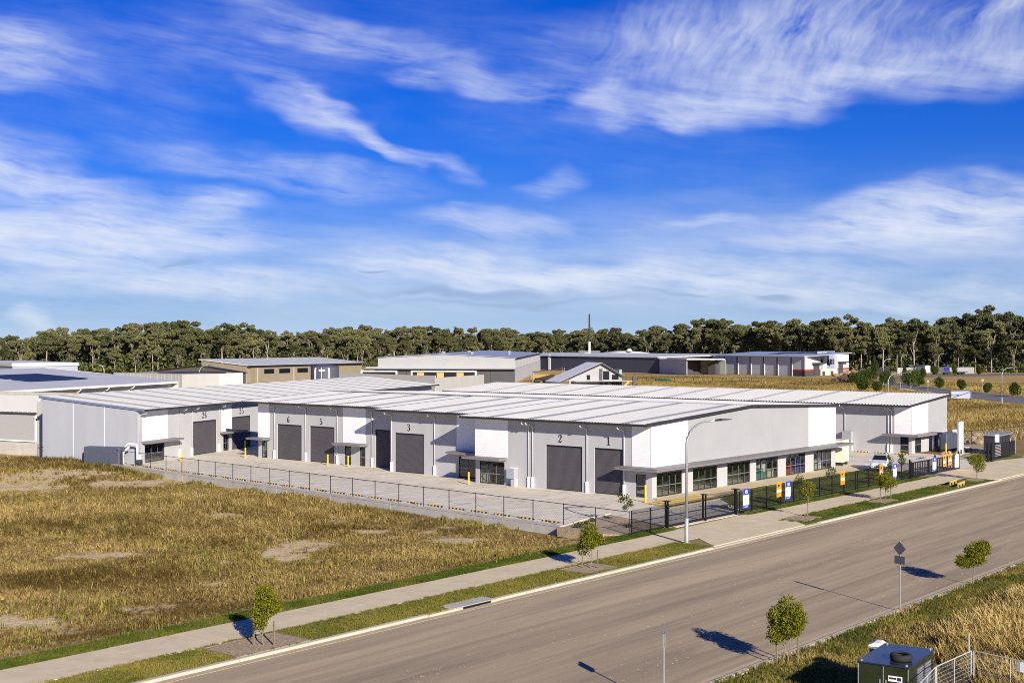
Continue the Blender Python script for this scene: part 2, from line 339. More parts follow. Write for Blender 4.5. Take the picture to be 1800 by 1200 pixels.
def make_ground():
    ax = lambda a, b, s: list(np.arange(a, b, s))
    xs = np.array([-900,-300,-80]+ax(-20, 30, 5)+ax(30, 90, .5)+ax(90, 180, 5)+ax(180, 700, 30)+[760,900,1200,1700,2600,4500,7500])
    ys = np.array([-900,-300,-60]+ax(-10, 14, 4)+ax(14, 140, .5)+ax(140, 200, 4)+ax(200, 700, 30)+[760,900,1200,1700,2600,4500,7500])
    X, Y = np.meshgrid(xs, ys, indexing='ij'); Z = gz(X, Y)
    Z[(X > 1500) | (Y > 1500)] = -.03
    nx, ny = X.shape; v = np.stack([X.ravel(), Y.ravel(), Z.ravel()], 1)
    i = np.arange(nx*ny).reshape(nx, ny)
    f = np.stack([i[:-1,:-1].ravel(), i[1:,:-1].ravel(), i[1:,1:].ravel(), i[:-1,1:].ravel()], 1)
    me = bpy.data.meshes.new('ground'); me.vertices.add(len(v)); me.vertices.foreach_set('co', v.ravel())
    me.loops.add(f.size); me.loops.foreach_set('vertex_index', f.ravel().astype(np.int32))
    me.polygons.add(len(f)); me.polygons.foreach_set('loop_start', np.arange(0, f.size, 4, dtype=np.int32)); me.polygons.foreach_set('loop_total', np.full(len(f), 4, np.int32))
    me.update(calc_edges=True)
    x, y = v[:,0], v[:,1]
    bare = bareness(x, y); n = fbm(x, y, 7, 11)[:,None]; n2 = fbm(x, y, 1.6, 12)[:,None]
    dry = np.array([.20,.13,.05])*(1-n)+np.array([.33,.24,.10])*n; dry = dry*(.75+.5*n2)
    sand = np.array([.60,.47,.26])*(.8+.4*n2)
    green = np.array([.15,.15,.04])*(.7+.6*n2)
    c = dry*(1-bare[:,None])+sand*bare[:,None]
    g = ((y < 27.5))[:,None]*1.0
    gw = np.clip(sst(fbm(x, y, 4, 60), .35, .65), 0, 1)[:,None]
    c = c*(1-g)+(green*(1-gw*.5)+dry*gw*.5)*g
    far = sst(np.hypot(x, y), 170, 240)[:,None]
    c = c*(1-far)+np.array([.40,.28,.10])*(.8+.4*n)*far
    a = me.color_attributes.new('soil', 'FLOAT_COLOR', 'POINT'); a.data.foreach_set('color', np.concatenate([c, np.ones((len(c),1))], 1).astype(np.float32).ravel())
    m = bpy.data.materials.new('paddock_soil'); m.use_nodes = True; nt = m.node_tree; N = nt.nodes.new; L = nt.links.new; b = nt.nodes['Principled BSDF']
    at = N('ShaderNodeAttribute'); at.attribute_name = 'soil'; ge = N('ShaderNodeNewGeometry')
    nz = N('ShaderNodeTexNoise'); nz.inputs['Scale'].default_value = 3.5; nz.inputs['Detail'].default_value = 9; nz.inputs['Roughness'].default_value = .7; L(ge.outputs['Position'], nz.inputs['Vector'])
    mr = N('ShaderNodeMapRange'); mr.inputs[1].default_value = .3; mr.inputs[2].default_value = .7; mr.inputs[3].default_value = .55; mr.inputs[4].default_value = 1.4; L(nz.outputs[0], mr.inputs[0])
    mx = N('ShaderNodeVectorMath'); mx.operation = 'SCALE'; L(at.outputs['Color'], mx.inputs[0]); L(mr.outputs[0], mx.inputs['Scale']); L(mx.outputs[0], b.inputs['Base Color'])
    bp = N('ShaderNodeBump'); bp.inputs['Strength'].default_value = .7; bp.inputs['Distance'].default_value = .08; L(nz.outputs[0], bp.inputs['Height']); L(bp.outputs[0], b.inputs['Normal'])
    b.inputs['Roughness'].default_value = .95; b.inputs['Specular IOR Level'].default_value = .1
    me.materials.append(m); o = bpy.data.objects.new('ground', me); COL.objects.link(o)
    tag(o, 'dry brown paddock soil and far open ground', None, None, 'structure'); return o
make_ground()

def asphalt(name, along, c_dust=(.48,.38,.24), c_tar=(.275,.215,.145), fleck=False):
    m = bpy.data.materials.new(name); m.use_nodes = True; nt = m.node_tree; N = nt.nodes.new; L = nt.links.new; b = nt.nodes['Principled BSDF']
    g = N('ShaderNodeNewGeometry'); mp = N('ShaderNodeMapping'); L(g.outputs['Position'], mp.inputs[0])
    mp.inputs['Rotation'].default_value = (0, 0, -along); mp.inputs['Scale'].default_value = (.022, .42, 1)
    def nz(vec, s, d, r=.6, dist=0):
        n = N('ShaderNodeTexNoise'); n.inputs['Scale'].default_value = s; n.inputs['Detail'].default_value = d; n.inputs['Roughness'].default_value = r; n.inputs['Distortion'].default_value = dist; L(vec, n.inputs['Vector']); return n.outputs[0]
    streak = nz(mp.outputs[0], 1.6, 10, .7, .9); broad = nz(mp.outputs[0], .35, 4); fine = nz(g.outputs['Position'], 9, 4)
    s0 = N('ShaderNodeMath'); s0.operation = 'MULTIPLY'; L(streak, s0.inputs[0]); s0.inputs[1].default_value = .55
    a = N('ShaderNodeMath'); a.operation = 'MULTIPLY_ADD'; L(broad, a.inputs[0]); a.inputs[1].default_value = .32; L(s0.outputs[0], a.inputs[2])
    a2 = N('ShaderNodeMath'); a2.operation = 'MULTIPLY_ADD'; L(fine, a2.inputs[0]); a2.inputs[1].default_value = .13; L(a.outputs[0], a2.inputs[2])
    r = N('ShaderNodeValToRGB'); e = r.color_ramp.elements; e[0].position = .40; e[1].position = .60; e[0].color = (*c_tar,1); e[1].color = (*c_dust,1)
    mid = e.new(.49); mid.color = tuple((p+q)/2*.97 for p, q in zip(c_tar, c_dust))+(1,)
    L(a2.outputs[0], r.inputs[0]); col = r.outputs[0]
    if fleck:
        vo = N('ShaderNodeTexVoronoi'); vo.inputs['Scale'].default_value = 2.4; L(g.outputs['Position'], vo.inputs['Vector'])
        sel = nz(g.outputs['Position'], .35, 3)
        th = N('ShaderNodeMath'); th.operation = 'MULTIPLY'; L(sel, th.inputs[0]); th.inputs[1].default_value = .22
        th2 = N('ShaderNodeMath'); th2.operation = 'SUBTRACT'; L(th.outputs[0], th2.inputs[0]); th2.inputs[1].default_value = .03
        lt = N('ShaderNodeMath'); lt.operation = 'LESS_THAN'; L(vo.outputs['Distance'], lt.inputs[0]); L(th2.outputs[0], lt.inputs[1])
        rr = N('ShaderNodeSeparateColor'); L(vo.outputs['Color'], rr.inputs[0]); gt = N('ShaderNodeMath'); gt.operation = 'GREATER_THAN'; L(rr.outputs[0], gt.inputs[0]); gt.inputs[1].default_value = .55
        mu = N('ShaderNodeMath'); mu.operation = 'MULTIPLY'; L(lt.outputs[0], mu.inputs[0]); L(gt.outputs[0], mu.inputs[1])
        mu2 = N('ShaderNodeMath'); mu2.operation = 'MULTIPLY'; L(mu.outputs[0], mu2.inputs[0]); mu2.inputs[1].default_value = .75
        mx = N('ShaderNodeMix'); mx.data_type = 'RGBA'; L(mu2.outputs[0], mx.inputs[0]); L(col, mx.inputs[6]); mx.inputs[7].default_value = (.42,.33,.22,1); col = mx.outputs[2]
    L(col, b.inputs['Base Color']); b.inputs['Roughness'].default_value = .92; b.inputs['Specular IOR Level'].default_value = .15
    bp = N('ShaderNodeBump'); bp.inputs['Strength'].default_value = .35; bp.inputs['Distance'].default_value = .01; L(fine, bp.inputs['Height']); L(bp.outputs[0], b.inputs['Normal'])
    return m
M['asphalt'] = asphalt('dusty_asphalt', 0.0)
M['asphalt2'] = asphalt('clean_asphalt', rad(17), (.20,.19,.185), (.14,.135,.135), False)

# concrete of the car park: pale slab, tyre scuffs, darker damp patches
def carpark_mat():
    m = bpy.data.materials.new('carpark_concrete'); m.use_nodes = True; nt = m.node_tree; N = nt.nodes.new; L = nt.links.new; b = nt.nodes['Principled BSDF']
    g = N('ShaderNodeNewGeometry')
    def nz(s, d, r=.6, dist=0, sc=None, rot=0):
        n = N('ShaderNodeTexNoise'); n.inputs['Scale'].default_value = s; n.inputs['Detail'].default_value = d; n.inputs['Roughness'].default_value = r; n.inputs['Distortion'].default_value = dist
        if sc:
            mp = N('ShaderNodeMapping'); mp.inputs['Scale'].default_value = sc; mp.inputs['Rotation'].default_value = (0,0,rot); L(g.outputs['Position'], mp.inputs[0]); L(mp.outputs[0], n.inputs['Vector'])
        else: L(g.outputs['Position'], n.inputs['Vector'])
        return n.outputs[0]
    base = nz(.35, 8, .65); r = N('ShaderNodeValToRGB'); e = r.color_ramp.elements; e[0].position = .3; e[1].position = .7; e[0].color = (.62,.555,.43,1); e[1].color = (.80,.725,.585,1); L(base, r.inputs[0])
    sc = nz(1.0, 8, .7, 2.5, (.28, .9, 1), .9); t = N('ShaderNodeMapRange'); t.inputs[1].default_value = .52; t.inputs[2].default_value = .70; L(sc, t.inputs[0]); t.inputs[4].default_value = .72
    mx = N('ShaderNodeMix'); mx.data_type = 'RGBA'; L(t.outputs[0], mx.inputs[0]); L(r.outputs[0], mx.inputs[6]); mx.inputs[7].default_value = (.22,.20,.175,1)
    L(mx.outputs[2], b.inputs['Base Color']); b.inputs['Roughness'].default_value = .85; b.inputs['Specular IOR Level'].default_value = .2
    return m
M['carpark'] = carpark_mat()

KY = 44.2      # face of the kerb on the warehouse side;  near kerb at 27
NKY = 27.0
def struct(o, label=None): return tag(o, label, None, None, 'structure')
def sheet(name, poly, z, m, label=None, parent=None, thick=.05):
    o = MB().prism(poly, z-thick, z).build(name, m, parent)
    if not parent: struct(o, label)
    return o
road = sheet('road', [(-60,NKY),(420,NKY),(420,KY-.42),(-60,KY-.42)], -.10, M['asphalt'], 'wide dusty asphalt street in the foreground')
# ---- kerbs: each cast length is a piece
kerb = thing('kerb', (0,0,0)); struct(kerb, 'pale concrete kerb and gutter along the warehouse side'); nkerb = thing('kerb', (0,0,0)); struct(nkerb, 'concrete kerb along the near grass side')
M['sandy'] = mat('sandy_gutter', (.42,.32,.19), .9, .15, 1.5, .3, 20, col2=(.54,.43,.28))
def kerb_piece(x0, x1, y, side, low, parent):
    h = -.04 if low else .02
    # gutter tray, rolled face, top
    prof = [(y-.06,-.16),(y-.06,-.10),(y-.02,-.09),(y+.04,h-.02),(y+.08,h),(y+.3,h),(y+.3,-.16)]
    if side < 0: prof = [(2*y-p, q) for p, q in prof]
    MB().box(x0, x1, y-side*.06, y-side*.46, -.16, -.088).build('gutter_tray', M['sandy'], parent)
    return MB().xprism(prof, x0+.012, x1-.012).build('kerb_stone', M['kerb'], parent)
M['kerb'] = mat('kerb_concrete', (.42,.375,.28), .9, .1, 1.2, .3, 20, col2=(.56,.51,.40))
x = 20.0
while x < 260:
    x1 = x+3.9
    low = (74 < x+2 < 88.5) or (128 < x+2 < 160)
    if not (48.7 < x+1.95 < 52.6): kerb_piece(x, x1, KY, 1, low, kerb)
    kerb_piece(x, x1, NKY, -1, False, nkerb); x = x1
# ---- stormwater inlet lintel
inl = thing('drain_inlet', (50.6, KY+.1, -.1), 0, 'grey concrete kerb inlet with dark drain slot beside the street', 'drain inlet')
o = (50.6, KY+.1, -.1)
MB(o).box(49.2,52.5,KY+.02,KY+.95,-.16,.035).build('lintel_slab', M['conc_wall'], inl)
MB(o).box(49.8,52.0,KY-.06,KY+.02,-.09,.0).build('slot', M['black'], inl)
MB(o).box(47.3,49.8,KY-.08,KY+.02,-.16,.02).build('end_block', M['kerb'], inl); MB(o).box(52.0,52.6,KY-.08,KY+.02,-.16,.02).build('end_block', M['kerb'], inl)
MB(o).box(47.3,52.6,KY-.5,KY-.08,-.16,-.09).build('gutter_tray', M['sandy'] if 'sandy' in M else M['kerb'], inl)
# ---- footpath slabs
path = thing('footpath', (0,0,0)); struct(path, 'pale concrete footpath along the street')
M['path'] = mat('footpath_concrete', (.55,.455,.28), .9, .1, .9, .3, 20, col2=(.71,.60,.40))
x = 8.0; k = 0
while x < 138:
    w = 3.6; x1 = x+w; y0, y1 = 47.25, 50.35
    if x < 74: y0 += .0
    if not (74.2 < x+1.8 < 90.5 or 126.5 < x+1.8):
        MB().box(x+.016, x1-.016, y0, y1, -.12, .012+.004*((k*7) % 3)).build('path_slab', M['path'], path)
    x = x1; k += 1
# ---- driveways across the verge
M['drive'] = mat('driveway_concrete', (.57,.47,.28), .9, .1, .6, .3, 20, col2=(.73,.625,.42))
drv = thing('driveway', (0,0,0)); struct(drv, 'pale concrete driveway crossing in front of the sliding gate')
MB().prism([(75.2,KY+.3),(88.1,KY+.3),(90.8,47.26),(90.8,50.9),(72.8,50.34),(72.8,47.26),(77.6,47.2)], -.1, .018).build('driveway_slab', M['drive'], drv)
drv2 = thing('driveway', (0,0,0)); struct(drv2, 'pale concrete driveway crossing at the far right gate')
MB().prism([(129.5,KY+.3),(162,KY+.3),(162,51.5),(126.8,51.5),(126.8,47.3)], -.1, .018).build('driveway_slab', M['drive'], drv2)
# ---- car park
yard = sheet('car_park', [(WX0+.05,WY0),(83.6,58.8),(81.2,51.2),(91.2,51.2),(92.4,52.0),(99.2,58.6),(99.2,60.2),(131.0,58.9),(131.0,55.6),(126.8,55.2),(127.5,51.6),(146.8,51.4),(152.6,58),(175,160),(84.5,160),(WX1+.05,WY1)], .0, M['carpark'], 'pale concrete car park in front of the units', thick=.4)
M['line'] = mat('white_line_paint', (.66,.66,.63), .8, .15, 4)
M['joint'] = mat('joint_sealant', (.14,.135,.13), .9, .2, 4)
jm = MB()
for yy in np.arange(64, 124, 6.2):
    jm.box(wallx(yy)+.3, 94.6 if yy < 82 else (97.1 if yy < 96 else 99.2), yy-.012, yy+.012, .001, .004)
jm.hexa([(88.2,52,.001),(88.23,52,.001),(90.2,123,.001),(90.17,123,.001),(88.2,52,.004),(88.23,52,.004),(90.2,123,.004),(90.17,123,.004)])
jm.build('slab_joint', M['joint'], yard)
ang = math.atan2(WX1-WX0, WY1-WY0)
for i in range(25):
    yy = 58.6+2.6*i; a = (wallx(yy)+.5, yy)
    if yy > 122: break
    MB().obox((a[0]+2.6, yy), 5.0, .09, .001, .005, -ang).build('parking_line', M['line'], yard)
# ---- concrete path in front of the street windows
sheet('shopfront_path', [(90.0,57.4),(98.4,57.4),(99.3,58.3),(99.3,59.8),(131.2,58.9),(131.2,62.2),(94.9,62.2)], .03, M['path'], 'concrete path under the street windows')
# hatched zone
hz = thing('hatch_marking', (0,0,0)); struct(hz, 'yellow striped no parking marking at the building corner')
p0 = (91.6,61.2)
for i in range(8):
    xx = 90.4+i*1.02
    MB().hexa([(xx,57.7,.034),(xx+.55,57.7,.034),(xx+1.5,60.6,.034),(xx+.95,60.6,.034),(xx,57.7,.038),(xx+.55,57.7,.038),(xx+1.5,60.6,.038),(xx+.95,60.6,.038)]).build('stripe', M['yellow'], hz)
for xx, yy in ((92.0,62.6),(92.5,61.6),(91.3,63.4)):
    MB().obox((xx,yy), .75, .35, .004, .008, .5).build('stripe', M['yellow'], hz)
MB().obox((93.6,55.4), 1.3, 1.1, .004, .008, 0).build('blue_panel', M['blue'], hz)
# ---- mulch garden bed by the fence corner
M['mulch'] = mat('bark_mulch', (.17,.115,.065), .95, .4, 7, 1.0, 14, col2=(.56,.44,.28))
bed = sheet('garden_bed', [(WX0-.9,57.4),(76.4,58.0),(83.5,58.7),(81.0,51.9),(75.6,51.6),(74.6,53.5)], .05, M['mulch'], 'brown mulch garden bed at the fence corner', thick=.6)
MB().tube([(WX0,57.6,.03),(79,58.3,.05),(83.6,58.85,.05)], .13, 6).build('bed_kerb', M['kerb'], bed)
sheet('garden_bed', [(99.3,58.2),(99.3,59.8),(106,59.5),(102,58.4)], .06, M['mulch'], 'narrow mulch strip at the edge of the lawn')
sheet('garden_bed', [(146.8,54.2),(150.0,53.6),(176,60.5),(176,62.7),(164,62.6),(158,57.4)], .04, M['mulch'], 'rough mulch bed around the white pylon sign')
# lawns and verges
M['lawn'] = mat('lawn_soil', (.075,.11,.018), .95, .3, 2.2, .8, 25, col2=(.17,.18,.04))
M['verge'] = mat('verge_soil', (.19,.155,.045), .95, .3, 1.4, .8, 25, col2=(.30,.24,.08))
sheet('lawn', [(92.6,52.2),(128.6,52.4),(131.0,55.6),(131.0,58.9),(99.3,59.7),(99.3,58.7)], .02, M['lawn'], 'green lawn between the black fence and the windows')
sheet('verge', [(8,KY+.3),(75.2,KY+.3),(77.6,47.3),(8,47.3)], .0, M['verge'], 'mown yellow green verge between kerb and footpath')
sheet('verge', [(88.1,KY+.3),(129.5,KY+.3),(126.5,47.3),(90.2,47.3)], .0, M['lawn'], 'bright green verge beyond the driveway')
sheet('verge', [(8,50.3),(81,50.3),(80.6,51.6),(74.8,51.9),(8,52.1)], .0, M['lawn'], 'thin green grass strip between footpath and paddock')
sheet('verge', [(90.0,50.3),(129.2,50.3),(128,52.2),(90.4,52.0)], .0, M['lawn'], 'thin green grass strip under the black fence')
sheet('verge', [(149,51.8),(156.5,50.2),(158,52.6),(150,53.2)], .022, M['lawn'], 'small grass patch beside the far gate')
# tree pits
for c, sx, sy, lb in (((37.8,45.75),4.2,2.4,'mulched square around the nearest street tree'),((63.0,45.8),3.2,2.1,'mulched square around the second street tree'),((91.2,46.2),3.0,1.7,'mulched square around the third street tree'),((105.5,46.0),3.0,1.5,'mulched square around the fourth street tree'),((127.0,45.9),2.4,1.2,'mulched square around the fifth street tree')):
    tp = sheet('tree_pit', [(c[0]-sx/2,c[1]-sy/2),(c[0]+sx/2,c[1]-sy/2),(c[0]+sx/2,c[1]+sy/2),(c[0]-sx/2,c[1]+sy/2)], .035, M['mulch'], lb, thick=.1)
    for ex in (-1, 1): MB().box(c[0]+ex*sx/2-.03, c[0]+ex*sx/2+.03, c[1]-sy/2, c[1]+sy/2, -.1, .07).build('timber_edge', M['stake'], tp)
    MB().box(c[0]-sx/2+.03, c[0]+sx/2-.03, c[1]+sy/2-.03, c[1]+sy/2+.03, -.1, .07).build('timber_edge', M['stake'], tp)
# ---- far road behind the back units
fr = [G(1800,723), G(1755,716), G(1690,706.5), G(1635,695.5), G(1590,686), G(1548,676.5), G(1536,671), G(1545,664), G(1580,659.5), G(1640,657), G(1800,653.5), G(1800,650.5), G(1640,653.5), G(1570,655.5), G(1520,661), G(1505,672)]
far_edge = [G(1480,675)]
M['rd2'] = M['asphalt2']
sheet('far_road', [p[:2] for p in [G(1830,712), G(1740,704), G(1660,693), G(1600,684.5), G(1560,676), G(1543,670), G(1548,664), G(1600,660), G(1830,655), G(1830,659.5), G(1640,662.5), G(1600,666), G(1592,670), G(1612,676.5), G(1680,686), G(1830,699)]], .0, M['rd2'], 'grey asphalt street curving behind the back units')
sheet('traffic_island', [p[:2] for p in [G(1566,670), G(1576,665.5), G(1598,664), G(1612,668), G(1592,672.5), G(1574,672.5)]], .12, M['verge'], 'dry grass traffic island in the far street', thick=.2)
sheet('far_footpath', [p[:2] for p in [G(1700,701), G(1830,721), G(1830,725), G(1762,714), G(1740,707)]], .03, M['path'], 'pale footpath beside the far street')
sheet('far_kerb', [p[:2] for p in [G(1540,676.5), G(1600,687), G(1700,701), G(1702,699.6), G(1604,685), G(1545,674.5)]], .08, M['path'], 'pale kerb of the far street', thick=.15)
sheet('far_footpath', [p[:2] for p in [G(1520,663), G(1570,657), G(1660,654), G(1830,651.5), G(1830,650), G(1660,652.5), G(1560,655.5), G(1512,661.5)]], .03, M['path'], 'pale footpath along the forest side of the far street')
# ================================================================== BUILDINGS
def clad(mb, ax, fix, out, a0, a1, z0, z1a, z1b=None, pitch=.2):
    """lapped horizontal boards on plane fix (ax 'x' or 'y'), facing out (-1/+1); top may slope from z1a (a0) to z1b (a1)"""
    z1b = z1a if z1b is None else z1b; top = max(z1a, z1b); z = z0
    while z < top-.02:
        zt = min(z+pitch, top); t0 = .037; t1 = .03
        def hi(a): return z1a+(z1b-z1a)*(a-a0)/(a1-a0)
        A0, A1 = a0, a1
        if zt > min(z1a, z1b):      # clip the sloping head
            ta, tb = min(zt, hi(a0)), min(zt, hi(a1))
            if ta <= z and tb <= z: break
            ta = max(ta, z+.001); tb = max(tb, z+.001)
        else: ta = tb = zt
        b0, b1 = fix+out*t0, fix+out*t1
        if ax == 'x': pts = [(fix,a0,z),(b0,a0,z),(b0,a1,z),(fix,a1,z),(fix,a0,ta),(b1,a0,ta),(b1,a1,tb),(fix,a1,tb)]
        else: pts = [(a0,fix,z),(a0,b0,z),(a1,b0,z),(a1,fix,z),(a0,fix,ta),(a0,b1,ta),(a1,b1,tb),(a1,fix,tb)]
        mb.hexa(pts); z = zt
    return mb
def ribroof(mb, p00, p10, p01, p11, n, rib=.045, wf=.28, th=.05):
    """ribbed sheet between eave p00->p10 and ridge p01->p11 with n ribs running eave to ridge"""
    p00, p10, p01, p11 = map(Vector, (p00, p10, p01, p11)); vs = []; fs = []
    ts = []
    for i in range(n):
        a = i/n; w = 1/n; ts += [(a, 0), (a+w*(1-wf)*.98, 0), (a+w*(1-wf*.75), rib), (a+w*(1-wf*.25), rib)]
    ts.append((1, 0))
    for t, h in ts:
        e = p00.lerp(p10, t); r = p01.lerp(p11, t)
        vs += [e+Vector((0,0,h)), r+Vector((0,0,h))]
    for i in range(len(ts)-1): fs.append((2*i, 2*i+2, 2*i+3, 2*i+1))
    b = len(vs); vs += [p00-Vector((0,0,th)), p10-Vector((0,0,th)), p11-Vector((0,0,th)), p01-Vector((0,0,th))]; fs.append((b, b+3, b+2, b+1))
    k = 2*(len(ts)-1)
    fs += [(0,1,b+3,b), (k,b+1,b+2,k+1)]
    return mb.add(vs, fs)
def roller(parent, ax, fix, out, a0, a1, h, off=(0,0,0), inset=.16):
    """roller door: ribbed curtain, black head box, bottom bar, side guides"""
    f = fix-out*inset; n = int(h/.095); prof = []
    for i in range(n+1):
        z = .06+(h-.06-.12)*i/n
        prof += [(0, z), (.028, z+.03)] if i < n else [(0, z)]
    m = MB(off); vs = []
    for d, z in prof:
        if ax == 'x': vs += [(f+out*d, a0+.05, z), (f+out*d, a1-.05, z)]
        else: vs += [(a0+.05, f+out*d, z), (a1-.05, f+out*d, z)]
    m.add(vs, [(2*i, 2*i+1, 2*i+3, 2*i+2) for i in range(len(prof)-1)])
    d = m.build('roller_door', M['roller'], parent)
    def bb(a, b, z0, z1, t0, t1): return (f+out*t0, f+out*t1, a, b, z0, z1) if ax == 'x' else (a, b, f+out*t0, f+out*t1, z0, z1)
    MB(off).box(*bb(a0, a1, h-.14, h, -.12, .05)).build('head_box', M['black'], d)
    MB(off).box(*bb(a0+.04, a1-.04, 0, .07, -.02, .05)).build('bottom_bar', M['dark'], d)
    MB(off).box(*bb(a0, a0+.05, .0, h-.14, -.03, .06)).build('guide', M['dark'], d); MB(off).box(*bb(a1-.05, a1, .0, h-.14, -.03, .06)).build('guide', M['dark'], d)
    return d
def shopfront(parent, ax, fix, out, a0, a1, z0, z1, n, off=(0,0,0), inset=.08, rail=.95, frame='alu', door=None):
    """aluminium shopfront: outer frame and mullions one mesh, each pane its own mesh"""
    f = fix-out*inset; m = MB(off); t = .05
    def bb(a, b, c, d, w0=-.05, w1=.05): return (f+w0, f+w1, a, b, c, d) if ax == 'x' else (a, b, f+w0, f+w1, c, d)
    m.box(*bb(a0, a1, z1-t, z1)); m.box(*bb(a0, a1, z0, z0+t*1.2))
    w = (a1-a0)/n
    for i in range(n+1): m.box(*bb(a0+i*w-t/2 if 0 < i < n else (a0 if i == 0 else a1-t), a0+i*w+t/2 if 0 < i < n else (a0+t if i == 0 else a1), z0+t*1.2, z1-t))
    fr = m.build('window_frame', M['dark'], parent)
    r = MB(off); 
    for i in range(n): r.box(*bb(a0+i*w+t/2, a0+(i+1)*w-t/2, z0+rail-.025, z0+rail+.025, -.056, .056))
    for i in range(1, n): r.box(*bb(a0+i*w-.017, a0+i*w+.017, z0+.08, z1-.3, -.057, .057))
    r.build('window_rail', M['alu'], fr)
    for i in range(n): MB(off).box(*bb(a0+i*w+t/2, a0+(i+1)*w-t/2, z0+t*1.2, z1-t, -.006, .006)).build('pane', M['glass'], fr)
    return fr
def canopy(parent, x0, x1, y0, y1, z, off=(0,0,0), th=.2):
    m = MB(off).box(x0, x1, y0, y1, z, z+th-.03); o = m.build('canopy', M['canopy'], parent)
    e = .03
    MB(off).box(x0-e, x1+e, y0-e, y1+e, z+th-.027, z+th).build('canopy_edge', M['canopy'], o); return o
M['pipe'] = mat('pale_grey_pipe', (.56,.56,.56), .5, .05, 2)
def downpipe(parent, ax, fix, out, a, ztop, eave_out, off=(0,0,0), r=.055, elbow=True):
    """white pipe: from the gutter, back to the wall, down to a square guard at the foot"""
    p = fix+out*.09; q = fix+out*eave_out
    def pt(d, z, aa=a): return (d, aa, z) if ax == 'x' else (aa, d, z)
    m = MB(off)
    if elbow: m.tube([pt(q, ztop), pt(q, ztop-.28), pt(q-out*.05, ztop-.36), pt(p+out*.1, ztop-.55), pt(p, ztop-.66), pt(p, .9)], r, 8)
    else: m.tube([pt(p, ztop), pt(p, .9)], r, 8)
    o = m.build('downpipe', M['pipe'], parent, smooth=True)
    g = (p-.08, p+.08, a-.09, a+.09, 0, 1.0) if ax == 'x' else (a-.09, a+.09, p-.08, p+.08, 0, 1.0)
    MB(off).box(*g).build('pipe_guard', M['white'], o); return o
# ---- painted unit numbers (fat-and-thin numerals), strokes as (x, y, half width)
DG = {'1': [[(.2,.82,.02),(.36,.95,.05),(.40,1,.09),(.40,.5,.09),(.40,0,.09)], [(.18,.02,.03),(.62,.02,.03)]],
      '2': [[(.14,.72,.10),(.2,.9,.04),(.36,.98,.03),(.52,.88,.08),(.55,.7,.10),(.42,.45,.05),(.15,.12,.03)], [(.1,.06,.04),(.3,.10,.07),(.48,.05,.08),(.62,.22,.02)]],
      '3': [[(.14,.80,.08),(.22,.94,.03),(.36,.98,.03),(.52,.86,.08),(.50,.65,.08),(.32,.53,.02)], [(.32,.53,.02),(.52,.45,.08),(.58,.26,.10),(.48,.06,.06),(.3,.01,.03),(.14,.14,.08)]],
      '5': [[(.2,.96,.05),(.42,.92,.07),(.58,.98,.02)], [(.2,.98,.025),(.18,.52,.025),(.36,.6,.03),(.54,.48,.08),(.58,.28,.10),(.48,.06,.06),(.3,.01,.03),(.14,.14,.08)]],
      '6': [[(.56,.86,.06),(.44,.98,.03),(.26,.84,.08),(.16,.5,.10),(.2,.14,.08),(.36,.0,.03),(.54,.14,.09),(.55,.38,.08),(.38,.53,.03),(.2,.4,.03)]]}
def number(parent, txt, ax, fix, out, a, z, h, off=(0,0,0), flip=-1):
    """flip: direction of +text along the axis as read from outside"""
    m = MB(off); w = .80*h; x0 = -w*len(txt)/2
    for i, ch in enumerate(txt):
        for st in DG[ch]:
            for (xa,ya,wa),(xb,yb,wb) in zip(st[:-1], st[1:]):
                d = Vector((xb-xa, yb-ya)); d = d.normalized() if d.length else Vector((1,0)); nn = Vector((-d.y, d.x))*1.08; e = d*.025
                q = [(xa-nn.x*wa-e.x, ya-nn.y*wa-e.y), (xb-nn.x*wb+e.x, yb-nn.y*wb+e.y), (xb+nn.x*wb+e.x, yb+nn.y*wb+e.y), (xa+nn.x*wa-e.x, ya+nn.y*wa-e.y)]
                pts = []
                for dd in (.004, .02):
                    for px_, py_ in q:
                        al = a+flip*(x0+i*w+px_*h); zz = z+py_*h; f = fix+out*dd
                        pts.append((f, al, zz) if ax == 'x' else (al, f, zz))
                m.hexa(pts)
    return m.build('unit_number', M['num'], parent)
def bollard(x, y, lab, h=1.15):
    t = thing('bollard', (x, y, 0), 0, lab, 'bollard', 'yellow bollards in the car park')
    MB().tube([(0,0,0),(0,0,h)], .085, 10).build('post', M['yellow'], t, smooth=False)
    MB().lathe((0,0,h), [(.085,0),(.06,.04),(.0,.05)], 10).build('cap', M['yellow'], t)
    MB().box(-.13,.13,-.13,.13,0,.02).build('base_plate', M['yellow'], t); return t

# ------------------------------------------------------------------ front warehouse, units 1-6
FB = thing('warehouse', (94.7,62.2,0), 0, 'long front warehouse block with white ribbed roof, numbered roller doors and street windows', 'warehouse')
O = (94.7,62.2,0); RX, RZ, SL = 112.0, 7.36, .0515
def rz(x): return RZ-(RX-x)*SL if x < RX else RZ-(x-RX)*.034
def wall(x0, x1, y0, y1, z0, z1, m='grey', name='wall_panel'): return MB(O).box(x0, x1, y0, y1, z0, z1).build(name, M[m], FB)
HW = 6.30
